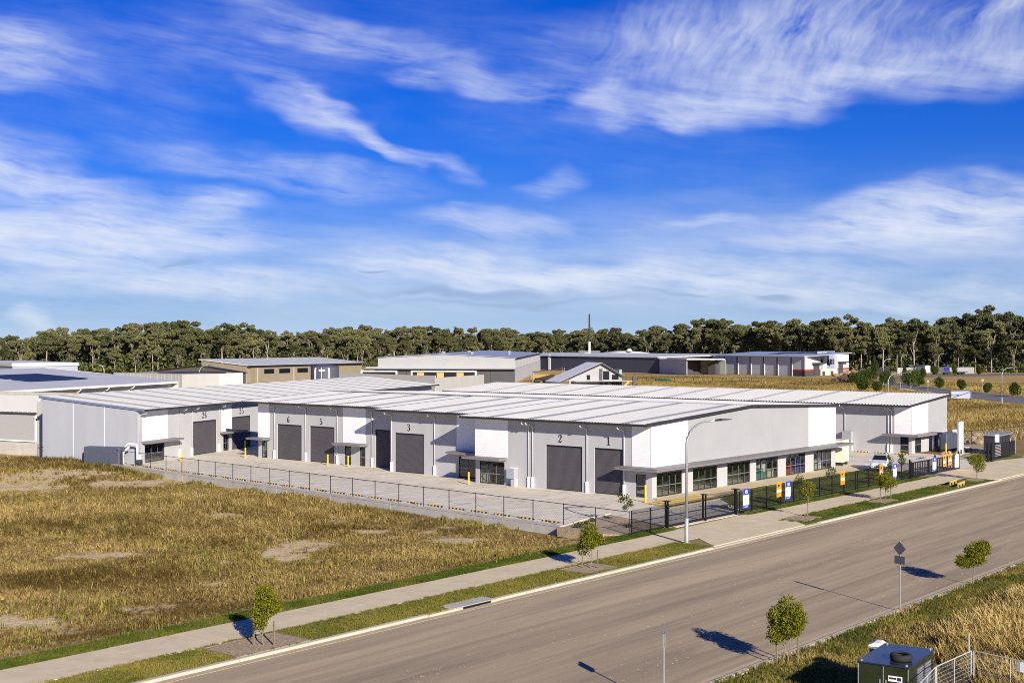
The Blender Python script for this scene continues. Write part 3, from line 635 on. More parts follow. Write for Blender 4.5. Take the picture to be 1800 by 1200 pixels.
# unit 1-2 facade (x = 94.7), panels between joints; a 12 mm recess at each joint
x = 94.7; T = .22
wall(x, x+T, 62.2, 62.84, 0, 2.66); wall(x, x+T, 63.87, 65.23, 0, HW); wall(x, x+T, 62.84, 63.87, 2.0, 2.66); wall(x+.02, x+T, 62.2, 63.87, 2.66, HW)
wall(x, x+T, 65.242, 69.0, 4.06, HW); wall(x, x+T, 68.3, 69.0, 0, 4.06); wall(x, x+T, 69.012, 69.64, 0, 4.06); wall(x, x+T, 69.012, 75.5, 4.06, HW); wall(x, x+T, 73.78, 75.5, 0, 4.06)
wall(x, x+T, 75.512, 78.71, 0, HW); wall(x, x+T, 78.71, 81.78, 2.12, HW); wall(x, x+T, 81.78, 82.3, 0, HW)
clad(MB(O), 'x', x, -1, 62.15, 64.26, 2.64, HW).build('white_cladding', M['white'], FB)
clad(MB(O), 'x', x, -1, 78.29, 82.35, 2.56, HW).build('white_cladding', M['white'], FB)
shopfront(FB, 'x', x, -1, 62.84, 63.87, .03, 2.0, 1, O); shopfront(FB, 'x', x, -1, 78.71, 81.78, .03, 2.12, 3, O)
roller(FB, 'x', x, -1, 65.23, 68.3, 4.06, O); roller(FB, 'x', x, -1, 69.64, 73.78, 4.06, O)
canopy(FB, 93.45, 94.64, 78.35, 83.0, 2.34, O)
for a in (65.04, 69.06, 75.25, 75.72): downpipe(FB, 'x', x, -1, a, 6.28, 1.15, O)
number(FB, '1', 'x', x, -1, 66.75, 4.35, .70, O); number(FB, '2', 'x', x, -1, 72.1, 4.33, .72, O)
mb = thing('meter_box', (94.3,77.4,0), 0, 'grey metal meter cabinet on a post between unit 2 shopfront and downpipes', 'meter box')
MB((94.3,77.4,0)).box(94.0,94.66,77.0,77.9,.75,1.72).build('cabinet', M['grey2'], mb); MB((94.3,77.4,0)).box(94.1,94.66,77.0,77.45,0,.748).build('stand', M['grey'], mb); MB((94.3,77.4,0)).box(93.97,94.69,76.97,77.93,1.722,1.75).build('lid', M['white'], mb)
# return wall 2|3, unit 3 facade (x = 97.2)
wall(94.94, 97.2, 82.05, 82.27, 0, HW+.05); x = 97.2; H3 = 6.42
wall(x, x+T, 82.3, 83.0, 0, H3); wall(x, x+T, 83.0, 86.7, 2.1, H3); wall(x, x+T, 86.7, 89.9, 0, H3); wall(x, x+T, 89.912, 91.45, 0, H3); wall(x, x+T, 91.45, 95.58, 4.06, H3); wall(x, x+T, 95.58, 96.24, 0, H3)
clad(MB(O), 'x', x, -1, 82.3, 86.95, 2.66, H3).build('white_cladding', M['white'], FB)
shopfront(FB, 'x', x, -1, 83.0, 86.7, .03, 2.1, 3, O); roller(FB, 'x', x, -1, 91.45, 95.58, 4.06, O)
canopy(FB, 95.9, 97.14, 83.1, 87.3, 2.42, O)
for a in (89.9, 96.0): downpipe(FB, 'x', x, -1, a, 6.4, 1.15, O)
number(FB, '3', 'x', x, -1, 93.55, 4.32, .70, O)
# units 4-6 (x = 99.3)
wall(97.44, 99.3, 96.0, 96.22, 0, H3+.05); x = 99.3; H5 = 6.53
wall(x, x+T, 96.24, 96.7, 0, H5); wall(x, x+T, 96.7, 100.59, 4.08, H5); wall(x, x+T, 100.59, 102.1, 0, H5); wall(x, x+T, 102.1, 102.95, 2.05, H5); wall(x, x+T, 102.95, 104.33, 0, H5); wall(x, x+T, 104.33, 105.32, 2.05, H5); wall(x, x+T, 105.32, 106.98, 0, H5)
wall(x, x+T, 106.992, 111.6, 4.03, H5); wall(x, x+T, 111.01, 111.6, 0, 4.03); wall(x, x+T, 111.612, 112.39, 0, 4.03); wall(x, x+T, 111.612, 116.9, 4.03, H5); wall(x, x+T, 116.55, 116.9, 0, 4.03); wall(x, x+T, 116.912, 118.3, 0, H5); wall(x, x+T, 118.3, 119.31, 2.02, H5); wall(x, x+T, 119.31, 119.9, 0, H5)
clad(MB(O), 'x', x, -1, 102.03, 105.59, 2.44, H5).build('white_cladding', M['white'], FB); clad(MB(O), 'x', x, -1, 117.95, 119.95, 2.36, H5).build('white_cladding', M['white'], FB)
for a0, a1, h in ((96.7,100.59,4.08),(106.98,111.01,4.03),(112.39,116.55,4.03)): roller(FB, 'x', x, -1, a0, a1, h, O)
for a0, a1 in ((102.1,102.95),(104.33,105.32),(118.3,119.31)): shopfront(FB, 'x', x, -1, a0, a1, .03, 2.03, 1, O)
canopy(FB, 98.0, 99.24, 101.6, 106.0, 2.22, O); canopy(FB, 98.0, 99.24, 117.7, 120.6, 2.14, O)
for a in (101.0, 106.45, 111.6, 117.0): downpipe(FB, 'x', x, -1, a, 6.5, 1.15, O)
number(FB, '5', 'x', x, -1, 109.1, 4.25, .68, O); number(FB, '6', 'x', x, -1, 114.6, 4.25, .68, O)
# street facade (y = 62.2)
y = 62.2; wins = [(95.45,99.55),(101.4,105.65),(107.5,111.8),(113.0,117.4),(119.1,123.3),(125.2,129.3)]
px0 = 94.92
for a0, a1 in wins:
    wall(px0, a0, y, y+T, 0, 2.1, 'grey', 'pier'); wall(a0, a1, y, y+T, 2.06, 2.1, 'grey', 'lintel'); px0 = a1
    shopfront(FB, 'y', y, -1, a0, a1, .05, 2.06, 4, O, rail=.9)
wall(px0, 130.3, y, y+T, 0, 2.1, 'grey', 'pier')
def gab(x0, x1, zb, y0, y1, m, name):
    xs = [x0]+([RX] if x0 < RX < x1 else [])+[x1]; mm = MB(O)
    for a, b in zip(xs[:-1], xs[1:]): mm.hexa([(a,y0,zb),(b,y0,zb),(b,y1,zb),(a,y1,zb),(a,y0,rz(a)-.07),(b,y0,rz(b)-.07),(b,y1,rz(b)-.07),(a,y1,rz(a)-.07)])
    return mm.build(name, M[m], FB)
M['grey_st'] = mat('street_wall_paint', (.335,.335,.34), .85, .05, .35, .15, 60)
gab(100.4, 108.4, 2.1, y+.02, y+T, 'grey_st', 'wall_panel'); gab(108.412, 116.3, 2.1, y+.02, y+T, 'grey_st', 'wall_panel'); gab(116.312, 124.3, 2.1, y+.02, y+T, 'grey_st', 'wall_panel'); gab(94.95, 100.39, 2.1, y+.02, y+T, 'grey', 'wall_panel'); gab(124.31, 130.3, 2.1, y+.02, y+T, 'grey', 'wall_panel')
clad(MB(O), 'y', y+.02, -1, 94.62, 100.55, 2.66, rz(94.62)-.08, rz(100.55)-.08).build('white_cladding', M['white'], FB)
clad(MB(O), 'y', y+.02, -1, 124.1, 130.35, 2.66, rz(124.1)-.08, rz(130.35)-.08).build('white_cladding', M['white'], FB)
c = MB(O).box(93.25, 131.6, 60.75, 62.14, 2.42, 2.62).box(93.25, 94.64, 62.14, 65.1, 2.42, 2.62).build('canopy', M['canopy'], FB)
MB(O).box(93.2, 131.65, 60.7, 62.19, 2.622, 2.66).box(93.2, 94.64, 62.19, 65.15, 2.622, 2.66).build('canopy_edge', M['canopy'], c)
# far walls, inner rooms
wall(130.1, 130.3, 62.44, 120, 0, 6.6); wall(99.54, 130.1, 119.7, 119.9, 0, 6.3)
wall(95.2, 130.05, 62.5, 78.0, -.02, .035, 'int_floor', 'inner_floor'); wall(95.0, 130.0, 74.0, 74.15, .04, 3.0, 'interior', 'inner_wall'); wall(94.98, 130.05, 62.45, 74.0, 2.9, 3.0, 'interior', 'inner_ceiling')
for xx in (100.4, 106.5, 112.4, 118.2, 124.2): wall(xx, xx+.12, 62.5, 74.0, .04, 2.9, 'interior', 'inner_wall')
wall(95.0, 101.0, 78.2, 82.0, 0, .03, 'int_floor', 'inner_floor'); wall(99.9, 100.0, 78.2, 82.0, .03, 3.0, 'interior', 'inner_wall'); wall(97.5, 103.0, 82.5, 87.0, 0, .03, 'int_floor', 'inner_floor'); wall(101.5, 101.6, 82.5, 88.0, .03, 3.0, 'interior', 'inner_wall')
# roofs
def roofpart(xe, y0, y1, dz, n, lights):
    e = rz(xe)+dz; r = RZ+dz
    o = ribroof(MB(O), (xe,y0,e), (xe,y1,e), (RX,y0,r), (RX,y1,r), int(n*.85), rib=.034, wf=.34).build('roof_sheet', M['roof'], FB)
    for a in lights:
        MB(O).hexa([(xe+.05,a,e+.03),(RX-.35,a,r+.03-.02),(RX-.35,a+.85,r+.01),(xe+.05,a+.85,e+.03),(xe+.05,a,e+.05),(RX-.35,a,r+.03),(RX-.35,a+.85,r+.03),(xe+.05,a+.85,e+.05)]).build('skylight', M['roof_light'], o)
    MB(O).yprism([(xe-.12,e-.20),(xe+.02,e-.20),(xe+.02,e-.03),(xe-.12,e-.01)], y0-.02, y1+.02).build('gutter', M['dark'], FB)
    MB(O).box(xe+.02, xe+1.18, y0+.1, y1-.1, e-.085, e-.06).build('soffit', M['grey'], FB)
    MB(O).hexa([(xe-.1,y1,e-.18),(RX,y1,r-.1),(RX,y1+.1,r-.1),(xe-.1,y1+.1,e-.18),(xe-.1,y1,e+.07),(RX,y1,r+.07),(RX,y1+.1,r+.07),(xe-.1,y1+.1,e+.07)]).build('barge_cap', M['bluetrim'], FB)
roofpart(93.45, 61.95, 83.2, .0, 84, (63.8, 69.4, 74.3, 79.0))
roofpart(95.95, 83.32, 97.2, -.05, 54, (86.5, 91.2))
roofpart(98.05, 97.32, 121.2, -.10, 92, (100.2, 105.4, 110.6, 116.0))
MB(O).hexa([(93.35,61.88,rz(93.45)-.2),(RX,61.88,RZ-.16),(RX,61.95,RZ-.16),(93.35,61.95,rz(93.45)-.2),(93.35,61.88,rz(93.45)+.07),(RX,61.88,RZ+.07),(RX,61.95,RZ+.07),(93.35,61.95,rz(93.45)+.07)]).build('barge_cap', M['dark'], FB)
ribroof(MB(O), (130.6,121,rz(130.6)), (130.6,61.95,rz(130.6)), (RX,121,RZ), (RX,61.95,RZ), 230).build('roof_sheet', M['roof'], FB)
MB(O).hexa([(RX,61.88,RZ-.16),(130.6,61.88,rz(130.6)-.16),(130.6,61.95,rz(130.6)-.16),(RX,61.95,RZ-.16),(RX,61.88,RZ+.07),(130.6,61.88,rz(130.6)+.05),(130.6,61.95,rz(130.6)+.05),(RX,61.95,RZ+.07)]).build('barge_cap', M['dark'], FB)
MB(O).yprism([(RX-.35,RZ-.0),(RX,RZ+.075),(RX+.35,RZ+.0),(RX,RZ+.05)], 61.95, 121).build('ridge_cap', M['roof'], FB)
MB(O).box(130.6, 130.75, 61.9, 121, rz(130.6)-.15, rz(130.6)).build('gutter', M['white'], FB)
for a, b in ((62.6,0),(75,0)): MB(O).tube([(130.68,a,6.55),(130.68,a,6.3),(130.42,a,6.1),(130.42,a,.2)], .06, 8).build('downpipe', M['white'], FB)

# ------------------------------------------------------------------ back warehouse (skillion roof)
BB = thing('warehouse', (152.3,62.8,0), 0, 'back warehouse block with ribbed skillion roof behind the front block', 'warehouse'); O2 = (152.3,62.8,0)
def bz(x): return 5.83+(x-151.0)*.075
def w2(x0,x1,y0,y1,z0,z1,m='grey',name='wall_panel'): return MB(O2).box(x0,x1,y0,y1,z0,z1).build(name, M[m], BB)
X2 = 152.3
w2(X2,X2+T,62.8,63.2,0,2.3); w2(X2,X2+T,63.2,64.25,2.05,2.3); w2(X2,X2+T,64.25,65.4,0,2.3); w2(X2+.02,X2+T,62.8,65.4,2.3,5.75)
ys = [65.412,71.6,77.8,84,90.2,96.4,102.6,108.8,115,121.2,127.4,137]
for a, b in zip(ys[:-1], ys[1:]): w2(X2, X2+T, a, b-.012, 0, 5.72)
clad(MB(O2),'x',X2,-1,62.75,65.0,2.32,5.75).build('white_cladding', M['white'], BB)
shopfront(BB,'x',X2,-1,63.2,64.25,.05,2.05,1,O2)
Y2 = 62.8
w2(X2+T,153.3,Y2,Y2+T,0,2.3); w2(153.3,155.2,Y2,Y2+T,2.05,2.3); w2(155.2,163.6,Y2,Y2+T,0,2.3)
def gab2(x0,x1,zb,m,y0=Y2+.02,y1=Y2+T): return MB(O2).hexa([(x0,y0,zb),(x1,y0,zb),(x1,y1,zb),(x0,y1,zb),(x0,y0,bz(x0)-.06),(x1,y0,bz(x1)-.06),(x1,y1,bz(x1)-.06),(x0,y1,bz(x0)-.06)]).build('wall_panel', M[m], BB)
gab2(X2+.24,157.3,2.3,'grey'); gab2(157.31,163.6,2.3,'grey_st')
clad(MB(O2),'y',Y2+.02,-1,152.24,157.3,2.32,bz(152.24)-.07,bz(157.3)-.07).build('white_cladding', M['white'], BB)
shopfront(BB,'y',Y2,-1,153.3,155.2,.05,2.05,3,O2)
c = MB(O2).box(151.0,158.6,61.5,62.74,2.08,2.28).box(151.0,152.24,62.74,66.0,2.08,2.28).build('canopy', M['canopy'], BB)
MB(O2).box(150.95,158.65,61.45,62.79,2.282,2.32).box(150.95,152.24,62.79,66.05,2.282,2.32).build('canopy_edge', M['canopy'], c)
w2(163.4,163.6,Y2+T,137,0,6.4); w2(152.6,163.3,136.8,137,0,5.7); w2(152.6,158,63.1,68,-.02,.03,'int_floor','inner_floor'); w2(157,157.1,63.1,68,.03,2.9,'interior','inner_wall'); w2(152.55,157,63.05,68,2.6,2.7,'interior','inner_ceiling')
o = ribroof(MB(O2),(151.0,62.5,bz(151)),(151.0,138,bz(151)),(164,62.5,bz(164)),(164,138,bz(164)),185,rib=.075,wf=.45).build('roof_sheet', M['roof'], BB)
for a in (70.5,77,83.6,90,96.5,103,109.5,116,122.5,129): MB(O2).hexa([(151.1,a,bz(151.1)+.035),(163.9,a,bz(163.9)+.035),(163.9,a+1.0,bz(163.9)+.035),(151.1,a+1.0,bz(151.1)+.035),(151.1,a,bz(151.1)+.058),(163.9,a,bz(163.9)+.058),(163.9,a+1.0,bz(163.9)+.058),(151.1,a+1.0,bz(151.1)+.058)]).build('skylight', M['roof_light'], o)
MB(O2).box(150.85,151.02,62.45,138,bz(151)-.21,bz(151)-.01).build('gutter', M['dark'], BB); MB(O2).box(151.02,152.28,62.6,137.9,bz(151)-.085,bz(151)-.06).build('soffit', M['grey'], BB)
MB(O2).hexa([(151,62.42,bz(151)-.16),(164,62.42,bz(164)-.16),(164,62.5,bz(164)-.16),(151,62.5,bz(151)-.16),(151,62.42,bz(151)+.06),(164,62.42,bz(164)+.06),(164,62.5,bz(164)+.06),(151,62.5,bz(151)+.06)]).build('barge_cap', M['dark'], BB)
MB(O2).hexa([(151,138,bz(151)-.16),(164,138,bz(164)-.16),(164,138.08,bz(164)-.16),(151,138.08,bz(151)-.16),(151,138,bz(151)+.06),(164,138,bz(164)+.06),(164,138.08,bz(164)+.06),(151,138.08,bz(151)+.06)]).build('barge_cap', M['dark'], BB)
for a in (65.35,65.75): downpipe(BB,'x',X2,-1,a,5.7,1.1,O2,.06)
for a in (71.4,84.0,97,110): downpipe(BB,'x',X2,-1,a,5.7,1.1,O2)
for i, a in enumerate((79.5,92,104.5)): roller(BB,'x',X2+.2,-1,a,a+4,4.0,O2,inset=-.22)
m2 = thing('meter_box', (151.9,70.6,0), 0, 'grey metal meter cabinet on the back block wall behind the cream container', 'meter box')
MB((151.9,70.6,0)).box(151.6,152.26,70.3,71.5,1.2,2.4).build('cabinet', M['grey2'], m2); MB((151.9,70.6,0)).box(151.7,152.26,70.3,70.9,0,1.198).build('stand', M['grey'], m2)

# ------------------------------------------------------------------ angled warehouse, units 25-26
A3 = rad(21.3); CB = thing('warehouse', (85.0,123.3,0), A3, 'angled left warehouse with blue grey end wall and units 25 and 26', 'warehouse')
def w3(x0,x1,y0,y1,z0,z1,m='grey',name='wall_panel'): return MB().box(x0,x1,y0,y1,z0,z1).build(name, M[m], CB)
M['grey_l'] = mat('pale_wall_paint', (.42,.42,.43), .85, .05, .5, .15, 60)
LB, DB = 88.0, 12.3
def cz(yy): return 6.03+(yy+1.1)*.093
H26 = 5.95
w3(0.2,1.6,0,T,0,H26,'grey_l'); w3(1.6,5.5,0,T,2.0,H26,'grey_l'); w3(5.5,8.6,0,T,0,H26,'grey_l'); w3(8.612,11.5,0,T,0,H26,'grey_l'); w3(11.5,16.85,0,T,4.0,H26,'grey_l'); w3(16.85,18.4,0,T,0,H26,'grey_l'); w3(18.4,19.7,0,T,2.05,H26,'grey_l'); w3(19.7,20.5,0,T,0,H26,'grey_l'); w3(20.5,25.2,0,T,4.05,H26,'grey_l'); w3(25.2,28,0,T,0,H26,'grey_l')
for a in range(28, 88, 6): w3(a+.012, a+6, 0, T, 0, H26, 'grey_l')
clad(MB(),'y',0,-1,1.2,6.15,2.45,H26).build('white_cladding', M['white'], CB); clad(MB(),'y',0,-1,17.9,20.35,2.2,H26).build('white_cladding', M['white'], CB)
shopfront(CB,'y',0,-1,1.6,5.5,.03,2.0,3); shopfront(CB,'y',0,-1,18.4,19.7,.03,2.05,2)
roller(CB,'y',0,-1,11.55,16.85,4.0); roller(CB,'y',0,-1,20.5,25.2,4.05)
canopy(CB,.9,7.6,-1.25,-.06,2.22); canopy(CB,17.4,22.2,-1.25,-.06,2.2)
number(CB,'26','y',0,-1,14.0,4.3,.75,flip=1); number(CB,'25','y',0,-1,22.8,4.35,.75,flip=1)
for a in (.55,8.6,11.2,17.3): downpipe(CB,'y',0,-1,a,5.95,1.0)
# end wall panels
for a, b in ((.0,4.1),(4.112,8.2),(8.212,12.3)):
    MB().hexa([(0,a,-.5),(.2,a,-.5),(.2,b,-.5),(0,b,-.5),(0,a,cz(a)-.08),(.2,a,cz(a)-.08),(.2,b,cz(b)-.08),(0,b,cz(b)-.08)]).build('wall_panel', M['grey2'], CB)
for a in (4.106,8.206): MB().box(-.01,0,a-.03,a+.03,-.5,cz(a)-.1).build('joint_strip', M['white'], CB)
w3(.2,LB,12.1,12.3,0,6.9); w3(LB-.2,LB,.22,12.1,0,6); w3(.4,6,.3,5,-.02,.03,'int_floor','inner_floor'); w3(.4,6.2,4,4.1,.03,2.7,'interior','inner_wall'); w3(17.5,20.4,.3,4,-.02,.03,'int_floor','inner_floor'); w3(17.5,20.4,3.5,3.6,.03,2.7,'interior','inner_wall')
o = ribroof(MB(),(-.08,-1.1,cz(-1.1)),(LB+.6,-1.1,cz(-1.1)),(-.08,12.7,cz(12.7)),(LB+.6,12.7,cz(12.7)),300,rib=.03,wf=.34).build('roof_sheet', M['roof'], CB)
for a in np.arange(3, 86, 5.3): MB().hexa([(a,-1.0,cz(-1)+.03),(a+.8,-1.0,cz(-1)+.03),(a+.8,12.5,cz(12.5)+.03),(a,12.5,cz(12.5)+.03),(a,-1.0,cz(-1)+.05),(a+.8,-1.0,cz(-1)+.05),(a+.8,12.5,cz(12.5)+.05),(a,12.5,cz(12.5)+.05)]).build('skylight', M['roof_light'], o)
MB().box(-.1,LB+.6,-1.25,-1.08,cz(-1.1)-.2,cz(-1.1)-.01).build('gutter', M['dark'], CB); MB().box(0,LB+.4,-1.08,-.02,cz(-1.1)-.08,cz(-1.1)-.06).build('soffit', M['grey'], CB)
MB().hexa([(-.16,-1.1,cz(-1.1)-.2),(-.08,-1.1,cz(-1.1)-.2),(-.08,12.7,cz(12.7)-.2),(-.16,12.7,cz(12.7)-.2),(-.16,-1.1,cz(-1.1)+.06),(-.08,-1.1,cz(-1.1)+.06),(-.08,12.7,cz(12.7)+.06),(-.16,12.7,cz(12.7)+.06)]).build('barge_cap', M['bluetrim'], CB)
MB().hexa([(LB+.6,-1.1,cz(-1.1)-.2),(LB+.7,-1.1,cz(-1.1)-.2),(LB+.7,12.7,cz(12.7)-.2),(LB+.6,12.7,cz(12.7)-.2),(LB+.6,-1.1,cz(-1.1)+.06),(LB+.7,-1.1,cz(-1.1)+.06),(LB+.7,12.7,cz(12.7)+.06),(LB+.6,12.7,cz(12.7)+.06)]).build('barge_cap', M['bluetrim'], CB)
# rainwater tank with pipes beside the end wall
tk = thing('rain_tank', (84.3,125.1,0), A3, 'dark slimline rainwater tank with white pipes beside the blue grey end wall', 'water tank')
tm = MB().box(-1.75,-.55,-.9,3.7,0,1.95).build('tank_body', M['tank'], tk, bevel=.12)
for i in range(9): MB().box(-1.79,-.51,-.72+i*.5,-.62+i*.5,.12,1.8).build('tank_rib', M['tank'], tm)
MB().tube([(-1.0,-1.3,2.05),(-1.0,-1.3,2.2),(-1.0,-1.6,2.3),(-1.0,-2.5,2.3),(-1.0,-2.7,2.2),(-1.0,-2.7,.4)], .11, 8).build('overflow_pipe', M['white'], tk, smooth=True)
MB().tube([(-1.3,-1.2,.1),(-1.3,-1.2,1.4),(-1.3,-1.55,1.8),(-1.3,-1.9,2.0)], .11, 8).build('inlet_pipe', M['white'], tk, smooth=True)
MB().box(-1.4,-.8,-3.3,-2.8,0,.62).build('pump_box', M['dark'], tk, bevel=.05)

BOL = [(92.9,81.6,'bollard at the unit 2 shopfront'),(96.2,83.3,'shaded bollard at the recessed unit 3 shopfront'),(91.9,61.0,'tall bollard at the front building corner'),(97.9,103.3,'bollard at the right unit 4 door'),(97.6,106.2,'bollard at the left unit 4 door'),(97.7,120.3,'bollard under the small canopy left of door 6'),(104.6,128.8,'bollard between doors 25 and 26'),(90.2,122.3,'bollard at the unit 26 shopfront'),(155.6,59.9,'yellow bollard by the back block entry')]
for bx_, by_, lb in BOL: bollard(bx_, by_, 'yellow '+lb if not lb.startswith('yellow') else lb, 1.45 if 'corner' in lb else 1.15)
# ================================================================== SITE OBJECTS
# ---- retaining wall in cast panels
rw = thing('retaining_wall', (WX0,WY0,-.9), 0, 'low concrete retaining wall between the paddock and the car park', 'retaining wall')
wd = Vector((WX1-WX0, WY1-WY0, 0)); wl = wd.length; wd.normalize(); wn = Vector((-wd.y, wd.x, 0)); wrz = math.atan2(wd.y, wd.x); n = 26
O4 = (WX0,WY0,-.9)
for i in range(n):
    a = wl*i/n+.006; b = wl*(i+1)/n-.006; c = Vector((WX0,WY0,0))+wd*(a+b)/2+wn*(.12+.008*((i*5) % 3))
    MB(O4).obox(c, b-a, .24, -.9, .02, wrz).build('wall_panel', M['conc_wall'], rw)
c = Vector((WX0,WY0,0))+wd*(wl/2)+wn*.1
MB(O4).obox(c, wl, .34, .022, .13, wrz).build('coping', M['conc_wall'], rw)
# ---- chain wire fence on the wall
cf = thing('chain_wire_fence', (WX0,WY0,0), 0, 'dark chain wire fence with thin posts along the retaining wall', 'fence'); O5 = (WX0,WY0,0)
fs0 = Vector((75.55,51.5,0)); fs1 = Vector((WX0,WY0,0))+wd*wl; fd = fs1-fs0; fl = fd.length; fd.normalize(); k = int(fl/3.05)
proto = None
for i in range(k+1):
    p = fs0+fd*(fl*i/k)
    if proto is None: proto = MB().tube([(0,0,-.05),(0,0,1.72)], .034, 6).build('post', M['black'], cf); q = proto
    else: q = proto.copy(); COL.objects.link(q); q.parent = cf
    q.location = (p.x-WX0, p.y-WY0, 0)
MB(O5).tube([fs0+Vector((0,0,1.66)), fs1+Vector((0,0,1.66))], .026, 6).build('top_rail', M['black'], cf)
wm = MB(O5)
for i in range(int(fl/.22)+8):
    for sgn in (1, -1):
        a = i*.22; b = a+sgn*1.5
        z0, z1 = .15, 1.65
        if b < 0 or b > fl or a > fl: continue
        p = fs0+fd*a; q = fs0+fd*b; e = Vector((0,0,.005))
        wm.add([p+Vector((0,0,z0))-e, q+Vector((0,0,z1))-e, q+Vector((0,0,z1))+e, p+Vector((0,0,z0))+e], [(0,1,2,3)])
o = wm.build('wire_mesh', M['wire'] if 'wire' in M else M['silver'], cf); o['kind'] = 'stuff'
endp = fs1
MB(O5).tube([endp+Vector((0,0,1.6)), endp+Vector((.6,3.0,.2))], .03, 6).tube([endp+Vector((0,0,.3)), endp+Vector((-.9,1.0,.3))], .03, 6).tube([endp+Vector((0,0,1.6)), endp+Vector((1.6,4.4,1.6))], .026, 6).build('brace', M['black'], cf)

# ---- rubber wheel stops
def wheelstop(loc, rz_, w=1.7):
    t = thing('wheel_stop', loc, rz_)
    MB().yprism([(-.08,0),(.08,0),(.05,.11),(-.05,.11)], -w/2, w/2).build('rubber_block', M['rubber'], t)
    for i in range(4):
        y0 = -w/2+w*(i+.28)/4; MB().yprism([(-.083,0.002),(.083,0.002),(.053,.113),(-.053,.113)], y0, y0+w*.11).build('yellow_band', M['yellow'], t)
    return t
ORD = 'first second third fourth fifth sixth seventh eighth ninth tenth eleventh twelfth thirteenth fourteenth fifteenth sixteenth seventeenth eighteenth nineteenth twentieth twenty-first twenty-second twenty-third twenty-fourth twenty-fifth'.split()
ws = wheelstop((0,0,0), 0); first = True; cnt = 0
for i in range(25):
    yy = 59.9+2.6*i
    if yy > 123: break
    t = ws if first else copy_tree(ws); first = False; cnt += 1
    t.location = (wallx(yy)+1.35, yy, .003); t.rotation_euler = (0,0,-ang)
    tag(t, ORD[cnt-1]+' rubber wheel stop from the street end of the row along the wire fence', 'wheel stop', 'wheel stops along the retaining wall')
for i, yy in enumerate((64.3,66.9,69.5)):
    t = copy_tree(ws); t.location = (150.6, yy-1.0, .003); t.rotation_euler = (0,0,0); tag(t, ORD[i]+' wheel stop from the right against the back block wall', 'wheel stop', 'wheel stops against the back block')
for i, (xx, yy, r_, lb) in enumerate(((132.6,58.6,rad(90),'wheel stop in front of the cream container'),(93.6,54.2,rad(90),'wheel stop beside the lawn near the sliding gate'))):
    t = copy_tree(ws); t.location = (xx, yy, .003); t.rotation_euler = (0,0,r_); tag(t, 'black and yellow '+lb, 'wheel stop', 'odd wheel stops')

# ---- black steel fence on the street
FY = 51.35
def fence_run(xs, label, z0=.12, z1=1.62, skip_last=False, y=FY, spear=.14):
    t = thing('steel_fence', (xs[0],y,0), 0, label, 'fence'); o = (xs[0],y,0)
    for a in xs: MB(o).box(a-.035, a+.035, y-.035, y+.035, -.05, z1+.12).build('post', M['black'], t)
    for a, b in zip(xs[:-1], xs[1:]):
        MB(o).box(a+.035, b-.035, y-.018, y+.018, z1-.12, z1-.08).box(a+.035, b-.035, y-.018, y+.018, z0+.05, z0+.09).build('rail', M['black'], t)
        m = MB(o); nn = int((b-a)/.125)
        for i in range(1, nn):
            c = a+(b-a)*i/nn; m.box(c-.010, c+.010, y-.010, y+.010, z0, z1+spear-.06)
        m.build('pickets', M['black'], t)['kind'] = 'stuff'
    return t
fence_run([75.6,78.0,80.1], 'short black picket fence panel left of the sliding gate', spear=.2)
fence_run([90.6,92.6,95.0,97.4,99.7,102.1,104.5,106.9,109.3,111.7,112.1,114.5,117.0,119.5,122.0,124.4], 'long black picket fence in front of the lawn')
# near sliding gate
gt = thing('sliding_gate', (80.3,FY,0), 0, 'black sliding gate with fine vertical bars at the driveway', 'gate'); o = (80.3,FY,0)
gy = FY+.12
MB(o).box(80.5,90.5,gy-.035,gy+.035,.06,.22).box(80.5,90.5,gy-.03,gy+.03,1.50,1.58).box(80.5,90.5,gy-.02,gy+.02,.86,.91).box(80.5,80.6,gy-.036,gy+.036,.222,1.5).box(85.35,85.45,gy-.036,gy+.036,.222,1.5).box(90.4,90.5,gy-.036,gy+.036,.222,1.5).build('gate_frame', M['black'], gt)
m = MB(o)
for i in range(1, 90):
    c = 80.5+10*i/90; m.box(c-.011,c+.011,gy-.011,gy+.011,.2,1.72)
m.build('bars', M['black'], gt)['kind'] = 'stuff'
MB(o).box(79.9,90.6,gy-.05,gy+.05,.019,.055).build('ground_track', M['silver'], gt)
for a, b in ((80.05,80.35),(85.3,85.55),(89.9,90.35)):
    MB(o).box(a,a+.1,FY-.16,FY-.05,.0,1.95).box(b-.02,b+.08,FY+.22,FY+.33,.0,1.95).box(a,b+.08,FY-.16,FY+.33,1.952,2.0).build('guide_post', M['black'], gt)
# far gate: open solid-framed leaf carrying boards
g2 = thing('sliding_gate', (124.6,FY,0), 0, 'open black gate leaf of wide bars carrying orange, blue and white boards', 'gate'); o = (124.6,FY,0)
MB(o).box(124.6,137.2,FY-.05,FY+.05,.1,.3).box(124.6,137.2,FY-.04,FY+.04,1.5,1.6).box(124.6,124.75,FY-.05,FY+.05,.3,1.5).box(128.7,128.85,FY-.05,FY+.05,.3,1.5).box(132.7,132.85,FY-.05,FY+.05,.3,1.5).box(137.05,137.2,FY-.05,FY+.05,.3,1.5).build('gate_frame', M['black'], g2)
for i in range(28):
    a = 124.9+i*.44; MB(o).box(a,a+.24,FY-.015,FY+.015,.3,1.5).build('bar', M['black'], g2)
for a in (124.4,130.9,137.4): MB(o).box(a-.08,a+.08,FY+.1,FY+.24,0,1.9).build('guide_post', M['black'], g2)
